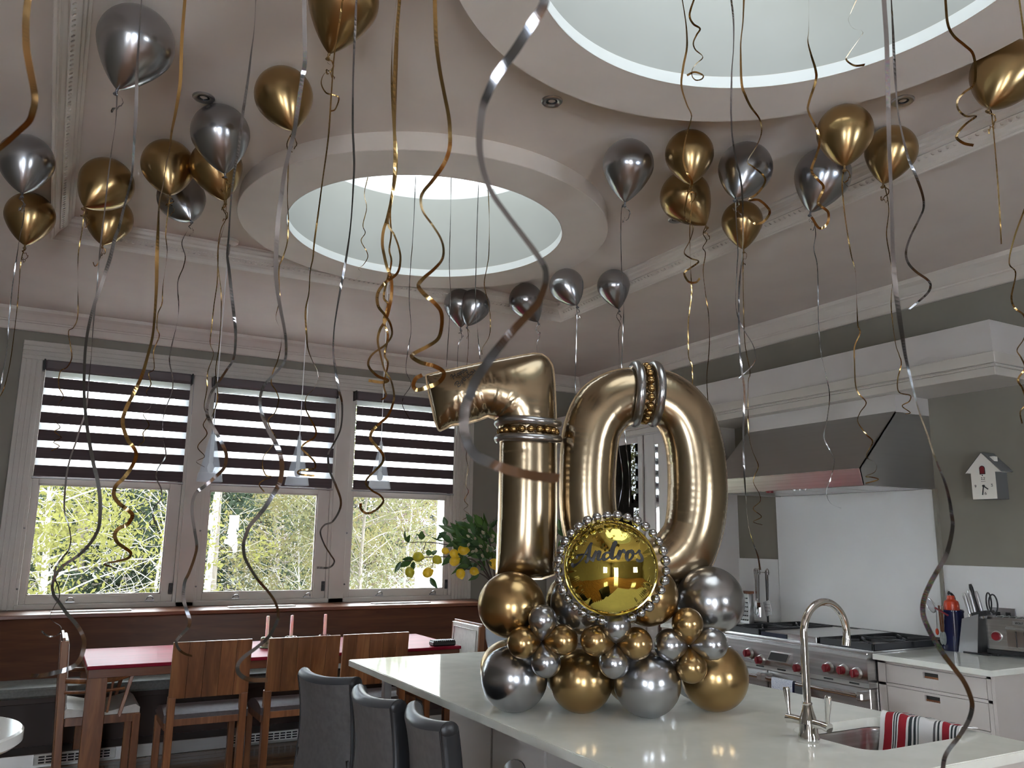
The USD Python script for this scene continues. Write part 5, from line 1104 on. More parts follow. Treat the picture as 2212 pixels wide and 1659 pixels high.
# the foil numbers, inflated from their outlines
P0 = np.mean([c for c, r, d in cen], axis=0) + SN * 0.085
def to_plane(pts):
    out = []
    for x, y in pts:
        q = on_plane(x, y, P0, SN) - P0; out.append((np.dot(q, SU), q[2]))
    return out
def from_plane(a, b, h=0.0): return P0 + SU * a + np.array([0, 0, 1.0]) * b - SN * h
def inflate(poly, step, fat, lam=0.026, amp=0.0035, reach=0.035, centre=None):
    """Pillow over a polygon: half thickness from the membrane equation. Returns points (a, b), triangles, half thickness."""
    edge = []
    for ring in [poly.exterior, *poly.interiors]:
        n = int(ring.length / step); edge += [ring.interpolate(i / n, normalized=True).coords[0] for i in range(n)]
    edge = np.array(edge); x0, y0, x1, y1 = poly.bounds
    gx, gy = np.meshgrid(np.arange(x0, x1, step), np.arange(y0, y1, step * 0.866)); gx[1::2] += step / 2
    g = np.stack([gx.ravel(), gy.ravel()], 1)
    import shapely
    inner = poly.buffer(-step * 0.55)
    g = g[shapely.contains_xy(inner, g[:, 0], g[:, 1])]
    ne = len(edge); P = np.vstack([edge, g]); tri = Delaunay(P).simplices
    c = P[tri].mean(1); tri = tri[shapely.contains_xy(poly, c[:, 0], c[:, 1])]
    e1, e2 = P[tri[:, 1]] - P[tri[:, 0]], P[tri[:, 2]] - P[tri[:, 0]]; ar = e1[:, 0] * e2[:, 1] - e1[:, 1] * e2[:, 0]
    tri[ar < 0] = tri[ar < 0][:, ::-1]; tri = tri[np.abs(ar) > 1e-10]
    n = len(P); I, J, Vv = [], [], []; mass = np.zeros(n)         # cotangent Laplacian
    for k in range(3):
        a, b, o = tri[:, k], tri[:, (k + 1) % 3], tri[:, (k + 2) % 3]
        u, v = P[a] - P[o], P[b] - P[o]; cr = np.abs(u[:, 0] * v[:, 1] - u[:, 1] * v[:, 0]); w = 0.5 * (u * v).sum(1) / np.maximum(cr, 1e-12)
        I += [a, b, a, b]; J += [b, a, a, b]; Vv += [-w, -w, w, w]; np.add.at(mass, a, cr / 6)
    Lp = sparse.csr_matrix((np.concatenate(Vv), (np.concatenate(I), np.concatenate(J))), (n, n))
    u = np.zeros(n); free = np.arange(ne, n)
    u[free] = spsolve(Lp[free][:, free].tocsc(), mass[free]); h = fat * np.sqrt(np.maximum(0, 2 * u))
    dist = np.full(n, 9.0); s = np.zeros(n); cl = np.concatenate([[0], np.cumsum(np.linalg.norm(np.diff(edge, axis=0), axis=1))])
    from scipy.spatial import cKDTree
    dist, k = cKDTree(edge).query(P); s = cl[k]
    cw = 0.5 + 0.5 * np.cos(2 * np.pi * s / lam + 2.0 * np.sin(s * 31)); env = np.exp(-dist / reach) * (0.5 + 0.5 * np.sin(s * 9 + 1))
    if centre is not None: env = env * 0 + np.exp(-dist / reach) * np.exp(-(np.linalg.norm(P - centre, axis=1) / 0.17) ** 4)
    h = np.maximum(0.0003, h - amp * env * cw ** 3 * np.minimum(1, dist / 0.006)); h[:ne] = 0
    return P, tri, h, ne
def pillow(name, poly, fat, mat, label, **kw):
    P, tri, h, ne = inflate(poly, 0.0065, fat, **kw); n = len(P)
    fr = np.array([from_plane(a, b, q) for (a, b), q in zip(P, h)]); bk = np.array([from_plane(a, b, -q) for (a, b), q in zip(P, h)])
    remap = np.arange(n) + n; remap[:ne] = np.arange(ne)
    f = np.vstack([tri, remap[tri[:, ::-1]]])
    t_ = part(sc, name, M().add(np.vstack([fr, bk]), f), mat, True, label)
    seam = poly.buffer(0.006).difference(poly.buffer(-0.002))
    part(t_, 'seam', M().prism(seam, P0 + SN * 0.0006, SU, (0, 0, 1), 0.0012), mat)
    from scipy.interpolate import LinearNDInterpolator
    return t_, LinearNDInterpolator(P, h)
SEVEN = [(921, 811), (957, 802.5), (1045, 784), (1129, 768.5), (1154, 764.5), (1170, 766), (1183, 775), (1192, 789), (1195, 806), (1197, 831), (1199, 870), (1200, 900), (1200, 980), (1200, 1107), (1199, 1190), (1197, 1240), (1170, 1249), (1110, 1249),
         (1074, 1242), (1076, 1180), (1079, 1107), (1082, 980), (1083, 935), (1079, 914), (1068, 903), (1055, 899), (1030, 908), (1004, 915), (975, 918.5), (949, 930), (940, 908), (934, 878), (926, 844)]
ZERO_O = [(1390, 797), (1351, 797.5), (1313, 806), (1281, 822), (1256, 843), (1237, 871), (1225, 902), (1216, 940), (1212, 997), (1211, 1063), (1212, 1098), (1217, 1142), (1229, 1190), (1252, 1230), (1290, 1258), (1340, 1272), (1390, 1277), (1450, 1272),
          (1500, 1254), (1534, 1224), (1548, 1192), (1561, 1146), (1567, 1100), (1569, 1063), (1566, 1006), (1559, 955), (1546, 906), (1530, 871), (1499, 836), (1465, 813), (1429, 800)]
ZERO_I = [(1345, 930), (1362, 914), (1385, 906), (1412, 914), (1427, 928), (1438, 958), (1444, 1001), (1445, 1066), (1440, 1124), (1430, 1145), (1410, 1165), (1385, 1172), (1358, 1163), (1338, 1140), (1329, 1101), (1327, 1059), (1328, 1016), (1334, 954)]
def smooth_ring(p):
    q = to_plane(p); q = q + q[:3]
    s_ = spline(q, 6)[6:-6]
    return s_
seven, h7 = pillow('number_seven', Polygon(to_plane(SEVEN)).buffer(-0.006).buffer(0.006), 0.80, 'foil_champagne', 'champagne gold foil balloon shaped as a 7', lam=0.034, amp=0.011, reach=0.055, centre=np.array(to_plane([(1052, 905)])[0]))
zero, h0 = pillow('number_zero', Polygon(smooth_ring(ZERO_O), [smooth_ring(ZERO_I)]).buffer(0), 0.86, 'foil_champagne', 'champagne gold foil balloon shaped as a 0', lam=0.03, amp=0.003, reach=0.03)
# lettering on the 7
GLY = {'a': ([[(0.9, 0.9), (0.4, 1), (0.05, 0.5), (0.3, 0), (0.75, 0.3), (0.9, 0.95), (0.85, 0.2), (1.1, 0.05)]], 1.1), 'p': ([[(0.1, 1), (0.05, 0.2), (-0.1, -0.9)], [(0.05, 0.6), (0.5, 1), (0.8, 0.6), (0.5, 0), (0.1, 0.15)]], 1.0),
       'y': ([[(0, 1), (0.1, 0.2), (0.45, 0.1), (0.8, 1), (0.65, -0.3), (0.2, -0.9), (-0.1, -0.6)]], 0.95), 'H': ([[(-0.3, 1.5), (0.0, 1.95), (0.45, 1.9), (0.3, 1.0), (0.1, 0), (-0.2, 0.15)], [(1.4, 2.05), (1.15, 1.0), (1.05, 0.15), (1.3, 0)], [(-0.1, 0.95), (0.6, 1.0), (1.4, 1.15)]], 1.65),
       'B': ([[(0.35, 1.9), (0.15, 0.9), (0.0, 0.0)], [(-0.35, 1.4), (0.0, 2.0), (0.8, 2.1), (1.1, 1.6), (0.45, 1.05), (1.05, 0.75), (0.9, 0.1), (0.2, 0.0), (-0.2, 0.3)]], 1.35), 'i': ([[(0.1, 1), (0.05, 0.15), (0.35, 0.1)], [(0.12, 1.4), (0.14, 1.46)]], 0.45), 'r': ([[(0, 1), (0.05, 0)], [(0.05, 0.6), (0.3, 0.95), (0.6, 0.9)]], 0.62),
       't': ([[(0.15, 1.7), (0.05, 0.15), (0.35, 0.1)], [(-0.2, 1.1), (0.4, 1.15)]], 0.5), 'h': ([[(0.15, 2.0), (0.0, 0)], [(0.05, 0.6), (0.45, 1), (0.65, 0.6), (0.65, 0.05), (0.9, 0.1)]], 0.95), 'd': ([[(0.75, 0.9), (0.35, 1), (0.05, 0.45), (0.3, 0), (0.7, 0.35), (0.95, 2.0), (0.8, 0.2), (1.05, 0.08)]], 1.05)}
def write(parent, name, word, px0, px1, size, hfun, r):
    a, b = np.array(to_plane([px0])[0]), np.array(to_plane([px1])[0]); e = (b - a) / np.linalg.norm(b - a); nrm_ = np.array([-e[1], e[0]])
    tot = sum(GLY[c][1] for c in word); k = np.linalg.norm(b - a) / tot; x = 0
    for ch in word:
        m = M()
        for st_ in GLY[ch][0]:
            pts = spline([np.array(a) + e * ((x + u) * k) + nrm_ * (v * size) for u, v in st_], 5)
            m.tube([from_plane(p, q, float(np.nan_to_num(hfun(p, q))) + 0.0012) for p, q in pts], r, 6)
        part(parent, name, m, 'ink', 40); x += GLY[ch][1]
c1 = lambda x, y: (900 + x * 0.16275, 740 + y * 0.16275)
write(seven, 'letter', 'Happy', c1(492, 522), c1(676, 398), 0.0105, h7, 0.0013)
write(seven, 'letter', 'Birthday', c1(556, 638), c1(782, 412), 0.0105, h7, 0.0013)

# name balloon with its wreath of mini balloons
NC = (1319.5, 1226); nd = float(np.mean([cen[1][2], cen[2][2]])) - 0.15
nc = deep(*NC, nd); NR = 98.5 * nd / F
na = EYE + np.array([0.1, 0, 0.15]) - nc; na /= np.linalg.norm(na)            # facing the viewer
nx = np.cross([0, 0, 1.0], na); nx /= np.linalg.norm(nx); nu = np.cross(na, nx)
def name_h(rr, th):
    base = 0.58 * NR * max(0.0, 1 - rr * rr) ** 0.62
    e = max(0.0, (rr - 0.70) / 0.30)
    return base - 0.0016 * e * (0.5 + 0.5 * math.cos(th * 150)) * (0.5 + 0.5 * math.sin(th * 7 + 1)) - 0.0035 * math.exp(-((rr - 0.94) / 0.16) ** 2) * (0.5 + 0.5 * math.cos(th * 15 + 0.7)) ** 8
A, B_ = 450, 42; rad_ = np.concatenate([np.linspace(0.001, 0.7, 14), np.linspace(0.72, 1.0, B_ - 14)])
V = np.array([[nc + NR * q * (nx * math.cos(t) + nu * math.sin(t)) + na * name_h(q, t) for t in np.linspace(0, 2 * np.pi, A, endpoint=False)] for q in rad_])
i, j = np.meshgrid(np.arange(B_ - 1), np.arange(A), indexing='ij'); a, j2 = i * A + j, (j + 1) % A
fq = np.stack([a, (i + 1) * A + j, (i + 1) * A + j2, i * A + j2], -1).reshape(-1, 4); fq = np.vstack([fq[:, :3], fq[:, [0, 2, 3]]])
nb = part(sc, 'name_balloon', M().add(V.reshape(-1, 3), fq), 'foil_gold', True, 'round mirror gold foil balloon with a black name')
part(nb, 'back', M().lathe([(NR, 0.0), (NR * 0.9, -0.03), (NR * 0.5, -0.06), (0.001, -0.07)], nc, na, 64), 'foil_gold', True)
part(nb, 'seam', M().lathe([(NR * 0.99, 0.0008), (NR * 1.025, 0.0006), (NR * 1.025, -0.0006), (NR * 0.99, -0.0008)], nc, na, 96), 'foil_gold')
c4 = lambda x, y: (1180 + x * 0.16873, 1080 + y * 0.16873)
def on_name(x, y):
    px, py = c4(x, y); q = on_plane(px, py, nc + na * 0.07, na) - nc; u, v = np.dot(q, nx), np.dot(q, nu)
    rr_ = math.hypot(u, v) / NR; return nc + nx * u + nu * v + na * (0.58 * NR * max(0, 1 - rr_ ** 2) ** 0.62 + 0.0006)
NAME = {'A': [([(338, 826), (352, 838), (400, 815), (450, 765), (500, 690), (545, 610), (577, 562)], (3, 3, 1.6, 1.4, 1.6, 2.2, 2.4)), ([(577, 562), (566, 620), (556, 690), (540, 760), (515, 798), (500, 780)], (2.4, 3.2, 3.4, 3.2, 2, 1.2)), ([(392, 735), (400, 712), (440, 700), (500, 697), (545, 712), (570, 760)], (2.2, 1.8, 1.5, 1.4, 1.5, 2))],
        'n': [([(570, 770), (605, 725), (642, 662), (622, 715), (600, 770)], (1.2, 1.2, 2.4, 3.2, 3)), ([(600, 770), (630, 705), (668, 668), (684, 680), (672, 728), (664, 760), (690, 768), (730, 735)], (1.4, 1.4, 2, 3, 3.2, 2.4, 1.4, 1.1))],
        'd': [([(808, 682), (770, 680), (738, 715), (735, 758), (765, 764), (812, 728), (860, 640), (893, 560), (893, 540), (872, 552), (850, 630), (832, 710), (840, 750), (868, 748), (905, 715)], (2, 1.6, 2.6, 3, 1.6, 1.4, 1.3, 1.6, 1.6, 2.2, 3.2, 3.4, 2.4, 1.4, 1.1))],
        'r': [([(905, 715), (938, 655), (935, 690), (918, 748)], (1.2, 2, 3.2, 3)), ([(918, 748), (950, 690), (985, 652), (995, 668)], (1.4, 1.4, 2.2, 2.6))],
        'o': [([(1085, 655), (1045, 672), (1022, 725), (1035, 768), (1072, 765), (1105, 715), (1102, 668), (1082, 655), (1095, 690), (1150, 690)], (2, 2.6, 3.4, 2.6, 1.5, 2.2, 2.8, 2, 1.2, 1))],
        's': [([(1150, 690), (1195, 645), (1188, 680), (1212, 722), (1218, 765), (1190, 785), (1160, 772)], (1, 1.8, 2.4, 3.2, 3.2, 2, 2.6))]}
for ch, strokes in NAME.items():
    m = M()
    for pts, w in strokes:
        p = spline([(x, y, ww) for (x, y), ww in zip(pts, w)], 6); P3 = np.array([on_name(x, y) for x, y, _ in p])
        t_ = np.gradient(P3, axis=0); sd = np.cross(t_, na); sd /= np.maximum(np.linalg.norm(sd, axis=1, keepdims=True), 1e-9)
        w_ = (p[:, 2:3] * 1.45 * nd / F); k = len(p); rows = np.stack([P3 - sd * w_, P3 - sd * w_ * 0.6 + na * 0.0008, P3 + sd * w_ * 0.6 + na * 0.0008, P3 + sd * w_], 1)
        i, j = np.meshgrid(np.arange(k - 1), np.arange(3), indexing='ij'); a = i * 4 + j
        q = np.stack([a, a + 4, a + 5, a + 1], -1).reshape(-1, 4); m.add(rows.reshape(-1, 3), np.vstack([q[:, :3], q[:, [0, 2, 3]]]))
        m.lathe([(0.0001, 0.0009), (w_[0, 0] * 0.98, 0.0007), (w_[0, 0], 0)], P3[0], na, 10); m.lathe([(0.0001, 0.0009), (w_[-1, 0] * 0.98, 0.0007), (w_[-1, 0], 0)], P3[-1], na, 10)
    part(nb, 'letter', m, 'ink')
rb = np.random.default_rng(11); NBD = 33
for k in range(NBD):
    t = 2 * math.pi * k / NBD + 0.05
    r = (10.3 + rb.uniform(-0.9, 1.4)) * nd / F
    c = deep(1322 + 116.5 * math.cos(t), 1227 + 114 * math.sin(t), nd + 0.01 + rb.uniform(-0.008, 0.008))
    tg = nx * -math.sin(t) - nu * math.cos(t)
    part(sc, 'bead_balloon', M().tube([c - tg * r * q for q in np.linspace(-1.02, 1.02, 12)], [r * math.sqrt(max(0.0, 1 - (q / 1.03) ** 2)) for q in np.linspace(-1.02, 1.02, 12)], 18), 'bead_silver', True)
part(sc, 'wreath_string', M().tube([deep(1322 + 116.5 * math.cos(t), 1227 + 114 * math.sin(t), nd + 0.012) for t in np.linspace(0, 2 * np.pi, 72, endpoint=False)], 0.0025, 6, closed=True), 'bead_silver', True)

# silver rings and gold bead strings round the 7 and the 0
def zpx(px, py): return on_plane(px, py, P0, SN)
def loop(c, e1, e2, a, b, n=64, wob=0.0, ph=0.0):
    return [c + e1 * (a * math.cos(t)) + e2 * (b * math.sin(t)) + np.cross(e1, e2) * (wob * math.sin(2 * t + ph)) for t in np.linspace(0, 2 * np.pi, n, endpoint=False)]
Z1 = np.array([0, 0, 1.0])
for py, ph in ((916, 0.3), (951, 1.2)):
    part(sc, 'ring_balloon', M().tube(loop(zpx(1141, py), SU, SN, 0.122, 0.125, wob=0.004, ph=ph), 0.0165, 16, closed=True), 'balloon_silver', True, 'silver tube balloon round the 7')
for p in loop(zpx(1141, 934), SU, SN, 0.113, 0.117, 20): part(sc, 'bead_balloon', M().ball(p, 0.0158, 3, (1, 1, 0.95)), 'bead_gold', True, 'gold mini balloon')
part(sc, 'bead_string', M().tube(loop(zpx(1141, 934), SU, SN, 0.108, 0.112), 0.004, 6, closed=True), 'bead_gold', True)
for px, ph in ((1372, 0.0), (1413, 0.7)):
    part(sc, 'ring_balloon', M().tube(loop(zpx(px, 851), Z1, SN, 0.119, 0.124, wob=0.004, ph=ph), 0.0185, 16, closed=True), 'balloon_silver', True, 'silver tube balloon round the top of the 0')
for p in loop(zpx(1393, 850), Z1, SN, 0.113, 0.119, 20): part(sc, 'bead_balloon', M().ball(p, 0.0165, 3, (1, 1, 1)), 'bead_gold', True, 'gold mini balloon')
part(sc, 'bead_string', M().tube(loop(zpx(1393, 850), Z1, SN, 0.108, 0.113), 0.004, 6, closed=True), 'bead_gold', True)
# ------------------------------------------------------------------ helium balloons under the ceiling, each with its curling ribbon
from scipy.signal import hilbert
from scipy.ndimage import gaussian_filter1d
for nm, c, r in (('ribbon_gold', (0.30, 0.19, 0.075), 0.14), ('ribbon_bronze', (0.22, 0.125, 0.05), 0.2), ('ribbon_silver', (0.34, 0.34, 0.355), 0.16)): pbr(nm, c, r, 1.0)
usdkit.material(stage, L + 'ribbon_holo', {'tc': ('texture_coordinate', {}), 'v': ('voronoi_texture', {'scale': 600.0}), 'n': ('noise_texture', {'scale': 5.0, 'detail': 2.0}), 'r': ('rgb_ramp', {'ramp': [(0.60, (0, 0, 0)), (0.74, (0.4, 0.4, 0.4))]}), 'h': ('hsv', {'saturation': 1.0, 'value': 0.8}),
    'm': ('mix', {'color1': (0.26, 0.26, 0.275)}), 'p': ('principled_bsdf', {'metallic': 1.0, 'roughness': 0.12})}, [('tc.object', 'v.vector'), ('tc.object', 'n.vector'), ('n.fac', 'r.fac'), ('v.color', 'h.color'), ('r.color', 'm.fac'), ('h.color', 'm.color2'), ('m.color', 'p.base_color')], surface='p.BSDF')
MATS['ribbon_holo'] = L + 'ribbon_holo'
def ceil_z(x, y):
    for cx, cy, ri, ro in WELLS:
        q = math.hypot(x - cx, y - cy)
        if q < ri - 0.05: return 4.22
        if q < ro + 0.06: return ZR
    return ZC if TX0 - 0.02 < x < TX1 + 0.02 and y < TY1 else ZP
def ribbon_mesh(P3, w, seed, tight=0.0):
    """A strip along the points, w wide, turning about its own line."""
    r = np.random.default_rng(seed)
    d = np.concatenate([[0], np.cumsum(np.linalg.norm(np.diff(P3, axis=0), axis=1))])
    t = np.gradient(P3, axis=0); t /= np.maximum(np.linalg.norm(t, axis=1, keepdims=True), 1e-9)
    vw = P3 - EYE; vw /= np.linalg.norm(vw, axis=1, keepdims=True)
    a = np.cross(t, vw); a /= np.maximum(np.linalg.norm(a, axis=1, keepdims=True), 1e-6); b = np.cross(t, a)
    ph = 0.25 + 0.75 * np.sin(d * r.uniform(5, 9) + r.uniform(0, 6)) + 0.55 * np.sin(d * r.uniform(13, 19) + r.uniform(0, 6))
    s = a * np.cos(ph)[:, None] + b * np.sin(ph)[:, None]
    s = gaussian_filter1d(s, 1.5, axis=0); s /= np.maximum(np.linalg.norm(s, axis=1, keepdims=True), 1e-6)
    V = np.stack([P3 - s * w / 2, P3 + s * w / 2], 1).reshape(-1, 3); k = np.arange(len(P3) - 1) * 2
    return M().add(V, np.vstack([np.stack([k, k + 1, k + 3], 1), np.stack([k, k + 3, k + 2], 1)]))
def ribbon_points(px, d0, d1):
    """Pixel trace at a true distance; sideways waves get the matching depth, so curls are helices."""
    p = spline(np.array(px, float), 7); k = len(p)
    arc = np.concatenate([[0], np.cumsum(np.linalg.norm(np.diff(p, axis=0), axis=1))]); u = arc / arc[-1]
    d = d0 + (d1 - d0) * u
    lat = p[:, 0] - gaussian_filter1d(p[:, 0], max(3, k / 9)); off = np.imag(hilbert(lat * np.hanning(k) ** 0.2)) if k > 12 else np.zeros(k)
    off = np.clip(gaussian_filter1d(off, 2.0) * d / F, -0.06 * d, 0.06 * d)
    return np.array([deep(x, y, q) for (x, y), q in zip(p, d + off)])
def body(t, c, r, K, col, seed):
    ax = K - c; ln = np.linalg.norm(ax); ax /= ln
    part(t, 'body', drop(c, r, ax, ln / r, 40, 30), 'balloon_' + col, True)
    part(t, 'knot', M().lathe([(0.0015, -0.012), (0.0055, -0.004), (0.005, 0.004), (0.0035, 0.008), (0.0095, 0.019), (0.007, 0.022), (0.0005, 0.017)], K, ax, 14), 'knot_' + col, 40)
    q = np.random.default_rng(seed); a0 = q.uniform(0, 6); s = np.linspace(0, 1, 26); rr_ = q.uniform(0.010, 0.02); n = q.uniform(1.0, 1.9)
    tail = np.array([K + np.array([rr_ * math.cos(a0 + n * 6.28 * u) * min(1, 4 * u) + 0.01 * u, rr_ * math.sin(a0 + n * 6.28 * u) * min(1, 4 * u), -0.006 - q.uniform(0.07, 0.1) * u]) for u in s])
    return tail
_bi = [0]
def balloon(label, col, rcol, px, py, pw, kx, ky, trail, zc=None, w=0.005, d_end=None, pre=1.0):
    """A balloon drawn pw wide at px, py with its knot at kx, ky; it rises until it touches the ceiling above it."""
    _bi[0] += 1
    d = 3.5
    for _ in range(60):
        r = pw / 2 * d / F; c = deep(px, py, d); z = zc or ceil_z(c[0], c[1])
        d += 0.35 * (z - (c[2] + r * 1.0)) / ray(px, py)[2]
    r = pw / 2 * d / F; c = deep(px, py, d)
    kr = ray(kx, ky); want = 1.5 * r                              # where on the knot's line of sight
    ks = np.linspace(d - 1.6 * r, d + 1.6 * r, 121); Q = EYE + kr * ks[:, None]
    err = np.abs(np.linalg.norm(Q - c, axis=1) - want) + 0.25 * np.hypot(*(Q - c)[:, :2].T)
    K = Q[int(np.argmin(err))]; v = K - c
    if np.linalg.norm(v) < 1.22 * r: K = c + v / np.linalg.norm(v) * 1.22 * r
    t = thing('helium_balloon', label, 'balloon', K, 'gold and silver balloons under the ceiling')
    tail = body(t, c, r, K, col, _bi[0])
    part(t, 'ribbon_tail', ribbon_mesh(tail, w, _bi[0] + 50), 'ribbon_' + rcol)
    dk = depth_of(K)
    if trail:
        P3 = ribbon_points([(kx, ky + 3)] + list(trail), dk, d_end or dk)
        P3[0] = K + np.array([0, 0, -0.004]); part(t, 'ribbon', ribbon_mesh(P3, w, _bi[0]), 'ribbon_' + rcol)
    return t
def trailer(label, col, rcol, trail, d0, d1=None, w=0.005, zc=None):
    """A balloon above the picture: only its ribbon hangs into view."""
    _bi[0] += 1
    P3 = ribbon_points(trail, d0, d1 or d0); x, y, z = P3[0]
    zt = zc or ceil_z(x, y); r = 0.122; c = np.array([x, y, zt - r]); K = np.array([x + 0.01, y, zt - r * 2.55])
    if K[2] < z + 0.03: K = np.array([x, y, z + 0.03]); c = K + (0, 0, 1.55 * r)
    t = thing('helium_balloon', label, 'balloon', K, 'balloons of which only the ribbons hang into view')
    tail = body(t, c, r, K, col, _bi[0]); part(t, 'ribbon_tail', ribbon_mesh(tail, w, _bi[0] + 50), 'ribbon_' + rcol)
    n = max(4, int((K[2] - z) / 0.02)); up = np.linspace(0, 1, n, endpoint=False)[:, None]
    lead = (K + (0, 0, -0.004)) * (1 - up) + P3[0] * up; lead[:, 0] += 0.006 * np.sin(up[:, 0] * 9) * np.sin(math.pi * up[:, 0])
    part(t, 'ribbon', ribbon_mesh(np.vstack([lead, P3]), w, _bi[0]), 'ribbon_' + rcol)
    return t
G, S = 'gold', 'silver'
balloon('large silver balloon at upper left beside the beaded moulding', S, S, 294, 92, 157, 253, 194, [(250, 263), (241, 324), (233, 388), (226, 456), (218, 523), (212, 585), (210, 617), (202, 695), (197, 769), (192, 820), (186, 884), (172, 928), (164, 955), (152, 989), (143, 1033), (139, 1100), (148, 1134), (153, 1164), (148, 1188), (135, 1205), (121, 1225), (118, 1248), (125, 1265), (128, 1290), (116, 1312), (108, 1332), (116, 1343), (130, 1352), (132, 1362), (122, 1373), (104, 1374), (89, 1363)], d_end=2.0)
balloon('large gold balloon cut off by the top edge, left of the tangle of ribbons', G, G, 742, 0, 152, 711, 117, [(707, 134), (718, 146), (700, 160), (694, 180), (704, 200), (720, 205), (732, 212), (724, 236), (712, 240)])
balloon('silver balloon left of the beaded moulding at the picture edge', S, S, 56, 347, 112, 48, 418, [(52, 462), (42, 516), (37, 550), (27, 617), (20, 685), (15, 752), (7, 803), (-2, 848)])
balloon('gold balloon hanging directly below the silver one at the left picture edge', G, G, 65, 466, 99, 54, 530, [(48, 552), (44, 575), (40, 630), (37, 665), (28, 740), (20, 793), (8, 840), (-4, 862)])
balloon('gold balloon tilted sideways, upper of the touching pair at left', G, G, 230, 397, 112, 183, 447, [(177, 500), (169, 550), (168, 617), (168, 682), (159, 707), (148, 716), (152, 746), (155, 773), (145, 793), (130, 803), (127, 834), (137, 857), (125, 874), (135, 891), (118, 905), (130, 923), (118, 932), (132, 945), (116, 955), (128, 964), (111, 974)])
balloon('gold balloon, lower of the touching pair at left', G, G, 236, 472, 97, 222, 529, [(219, 548), (212, 568), (205, 575), (201, 566)])
balloon('gold balloon left of the stacked silver and gold trio', G, G, 363, 357, 110, 367, 421, [(363, 456), (358, 506), (361, 547), (352, 617), (350, 655), (341, 678), (339, 709), (344, 726), (332, 759), (333, 796), (321, 807), (326, 830), (316, 847), (326, 864), (324, 881), (309, 894), (322, 918), (309, 935), (311, 952), (297, 964)])
balloon('silver balloon below the recessed light, in front of a gold one', S, G, 476, 288, 123, 486, 376, [(490, 390), (489, 432), (486, 479), (473, 527), (471, 560), (469, 611), (462, 661), (457, 709), (454, 742), (461, 766), (449, 803), (447, 840), (441, 878), (447, 900), (439, 918), (447, 938), (427, 965), (442, 986), (424, 997), (442, 1009)])
balloon('gold balloon half hidden behind the silver one below the recessed light', G, G, 467, 360, 110, 485, 434, [(482, 452), (489, 470), (476, 500), (470, 560), (478, 640), (474, 740), (466, 800), (470, 860), (458, 900)])
balloon('silver balloon half hidden behind two gold ones at left', S, S, 392, 428, 100, 412, 476, [(410, 490), (393, 523), (400, 553), (396, 577), (384, 610), (386, 660), (383, 695), (371, 746), (366, 780), (373, 817), (371, 847), (356, 888), (351, 921), (354, 955), (358, 985), (341, 1012), (338, 1033), (348, 1056), (348, 1077), (334, 1095), (330, 1112), (340, 1140), (344, 1158), (329, 1167)], d_end=3.0)
balloon('gold balloon at the upper left rim of the far skylight ring', G, G, 613, 207, 124, 632, 282, [(620, 310), (623, 338), (621, 422), (623, 473), (621, 520), (612, 554), (603, 577), (603, 617), (604, 648), (596, 685), (604, 709), (608, 739), (600, 778), (590, 803), (586, 827), (596, 844), (602, 864), (594, 891), (579, 908), (587, 931), (596, 948), (581, 972), (570, 985), (567, 1006), (574, 1026), (586, 1030), (570, 1037), (560, 1047), (571, 1063)])
balloon('silver balloon alone at the right of the far skylight ring', S, S, 1357, 356, 110, 1350, 438, [(1343, 449), (1341, 500), (1342, 557), (1343, 584), (1346, 631), (1347, 678), (1344, 752), (1343, 793), (1346, 860), (1349, 926), (1352, 958), (1357, 1001), (1360, 1045), (1359, 1095)])
balloon('gold balloon, upper of the overlapping pair over the small recessed light', G, G, 1489, 333, 104, 1492, 398, [(1494, 440), (1490, 500), (1492, 584), (1494, 634), (1487, 695), (1487, 746), (1488, 773), (1495, 790), (1496, 833)])
balloon('gold balloon, lower of the overlapping pair over the small recessed light', G, 'bronze', 1480, 425, 108, 1524, 487, [(1519, 505), (1526, 520), (1518, 535), (1524, 548), (1519, 584), (1524, 634), (1531, 685), (1532, 752), (1527, 813), (1529, 867)])
balloon('silver balloon directly above a gold one at right', S, S, 1610, 365, 115, 1589, 428, [(1590, 470), (1594, 540), (1592, 580), (1590, 665), (1605, 709), (1625, 742), (1632, 769), (1625, 790), (1596, 817)])
balloon('small gold balloon directly below a silver one at right', G, G, 1603, 478, 87, 1606, 539, [(1605, 570), (1606, 651), (1609, 740), (1620, 803), (1616, 830), (1617, 931), (1625, 972), (1633, 992), (1638, 1009), (1627, 1039), (1640, 1066), (1642, 1083), (1627, 1099), (1645, 1116), (1627, 1127), (1647, 1134)])
balloon('silver balloon leaning under a gold one at right', S, S, 1777, 380, 118, 1751, 459, [(1758, 479), (1762, 506), (1758, 537), (1765, 570), (1767, 617), (1768, 692), (1773, 759), (1784, 810), (1792, 854), (1787, 904), (1780, 945), (1794, 975), (1802, 999), (1794, 1036), (1785, 1063), (1794, 1087), (1817, 1098)])
balloon('gold balloon cut by the rim of the near skylight ring, over a silver one', G, G, 1825, 285, 117, 1824, 360, [(1819, 395), (1824, 456), (1831, 506), (1839, 552), (1848, 590), (1851, 661), (1853, 702), (1858, 719), (1846, 749), (1846, 786), (1848, 830), (1855, 850), (1871, 870), (1858, 891), (1853, 911), (1871, 938), (1885, 955), (1871, 985), (1892, 1002), (1890, 1019), (1870, 1029), (1885, 1031), (1897, 1036), (1870, 1044)])
balloon('gold balloon just under the recessed light at right', G, G, 1925, 326, 108, 1908, 397, [(1912, 405), (1920, 452), (1915, 506), (1922, 553), (1928, 601), (1925, 661), (1934, 739), (1942, 766), (1947, 786), (1939, 820), (1942, 847), (1966, 854), (1964, 867), (1949, 877), (1966, 891), (1956, 894)])
balloon('large gold balloon cut off by the right picture edge', G, G, 2172, 158, 140, 2137, 233, [(2142, 245), (2148, 304), (2155, 388), (2160, 466), (2163, 527)])
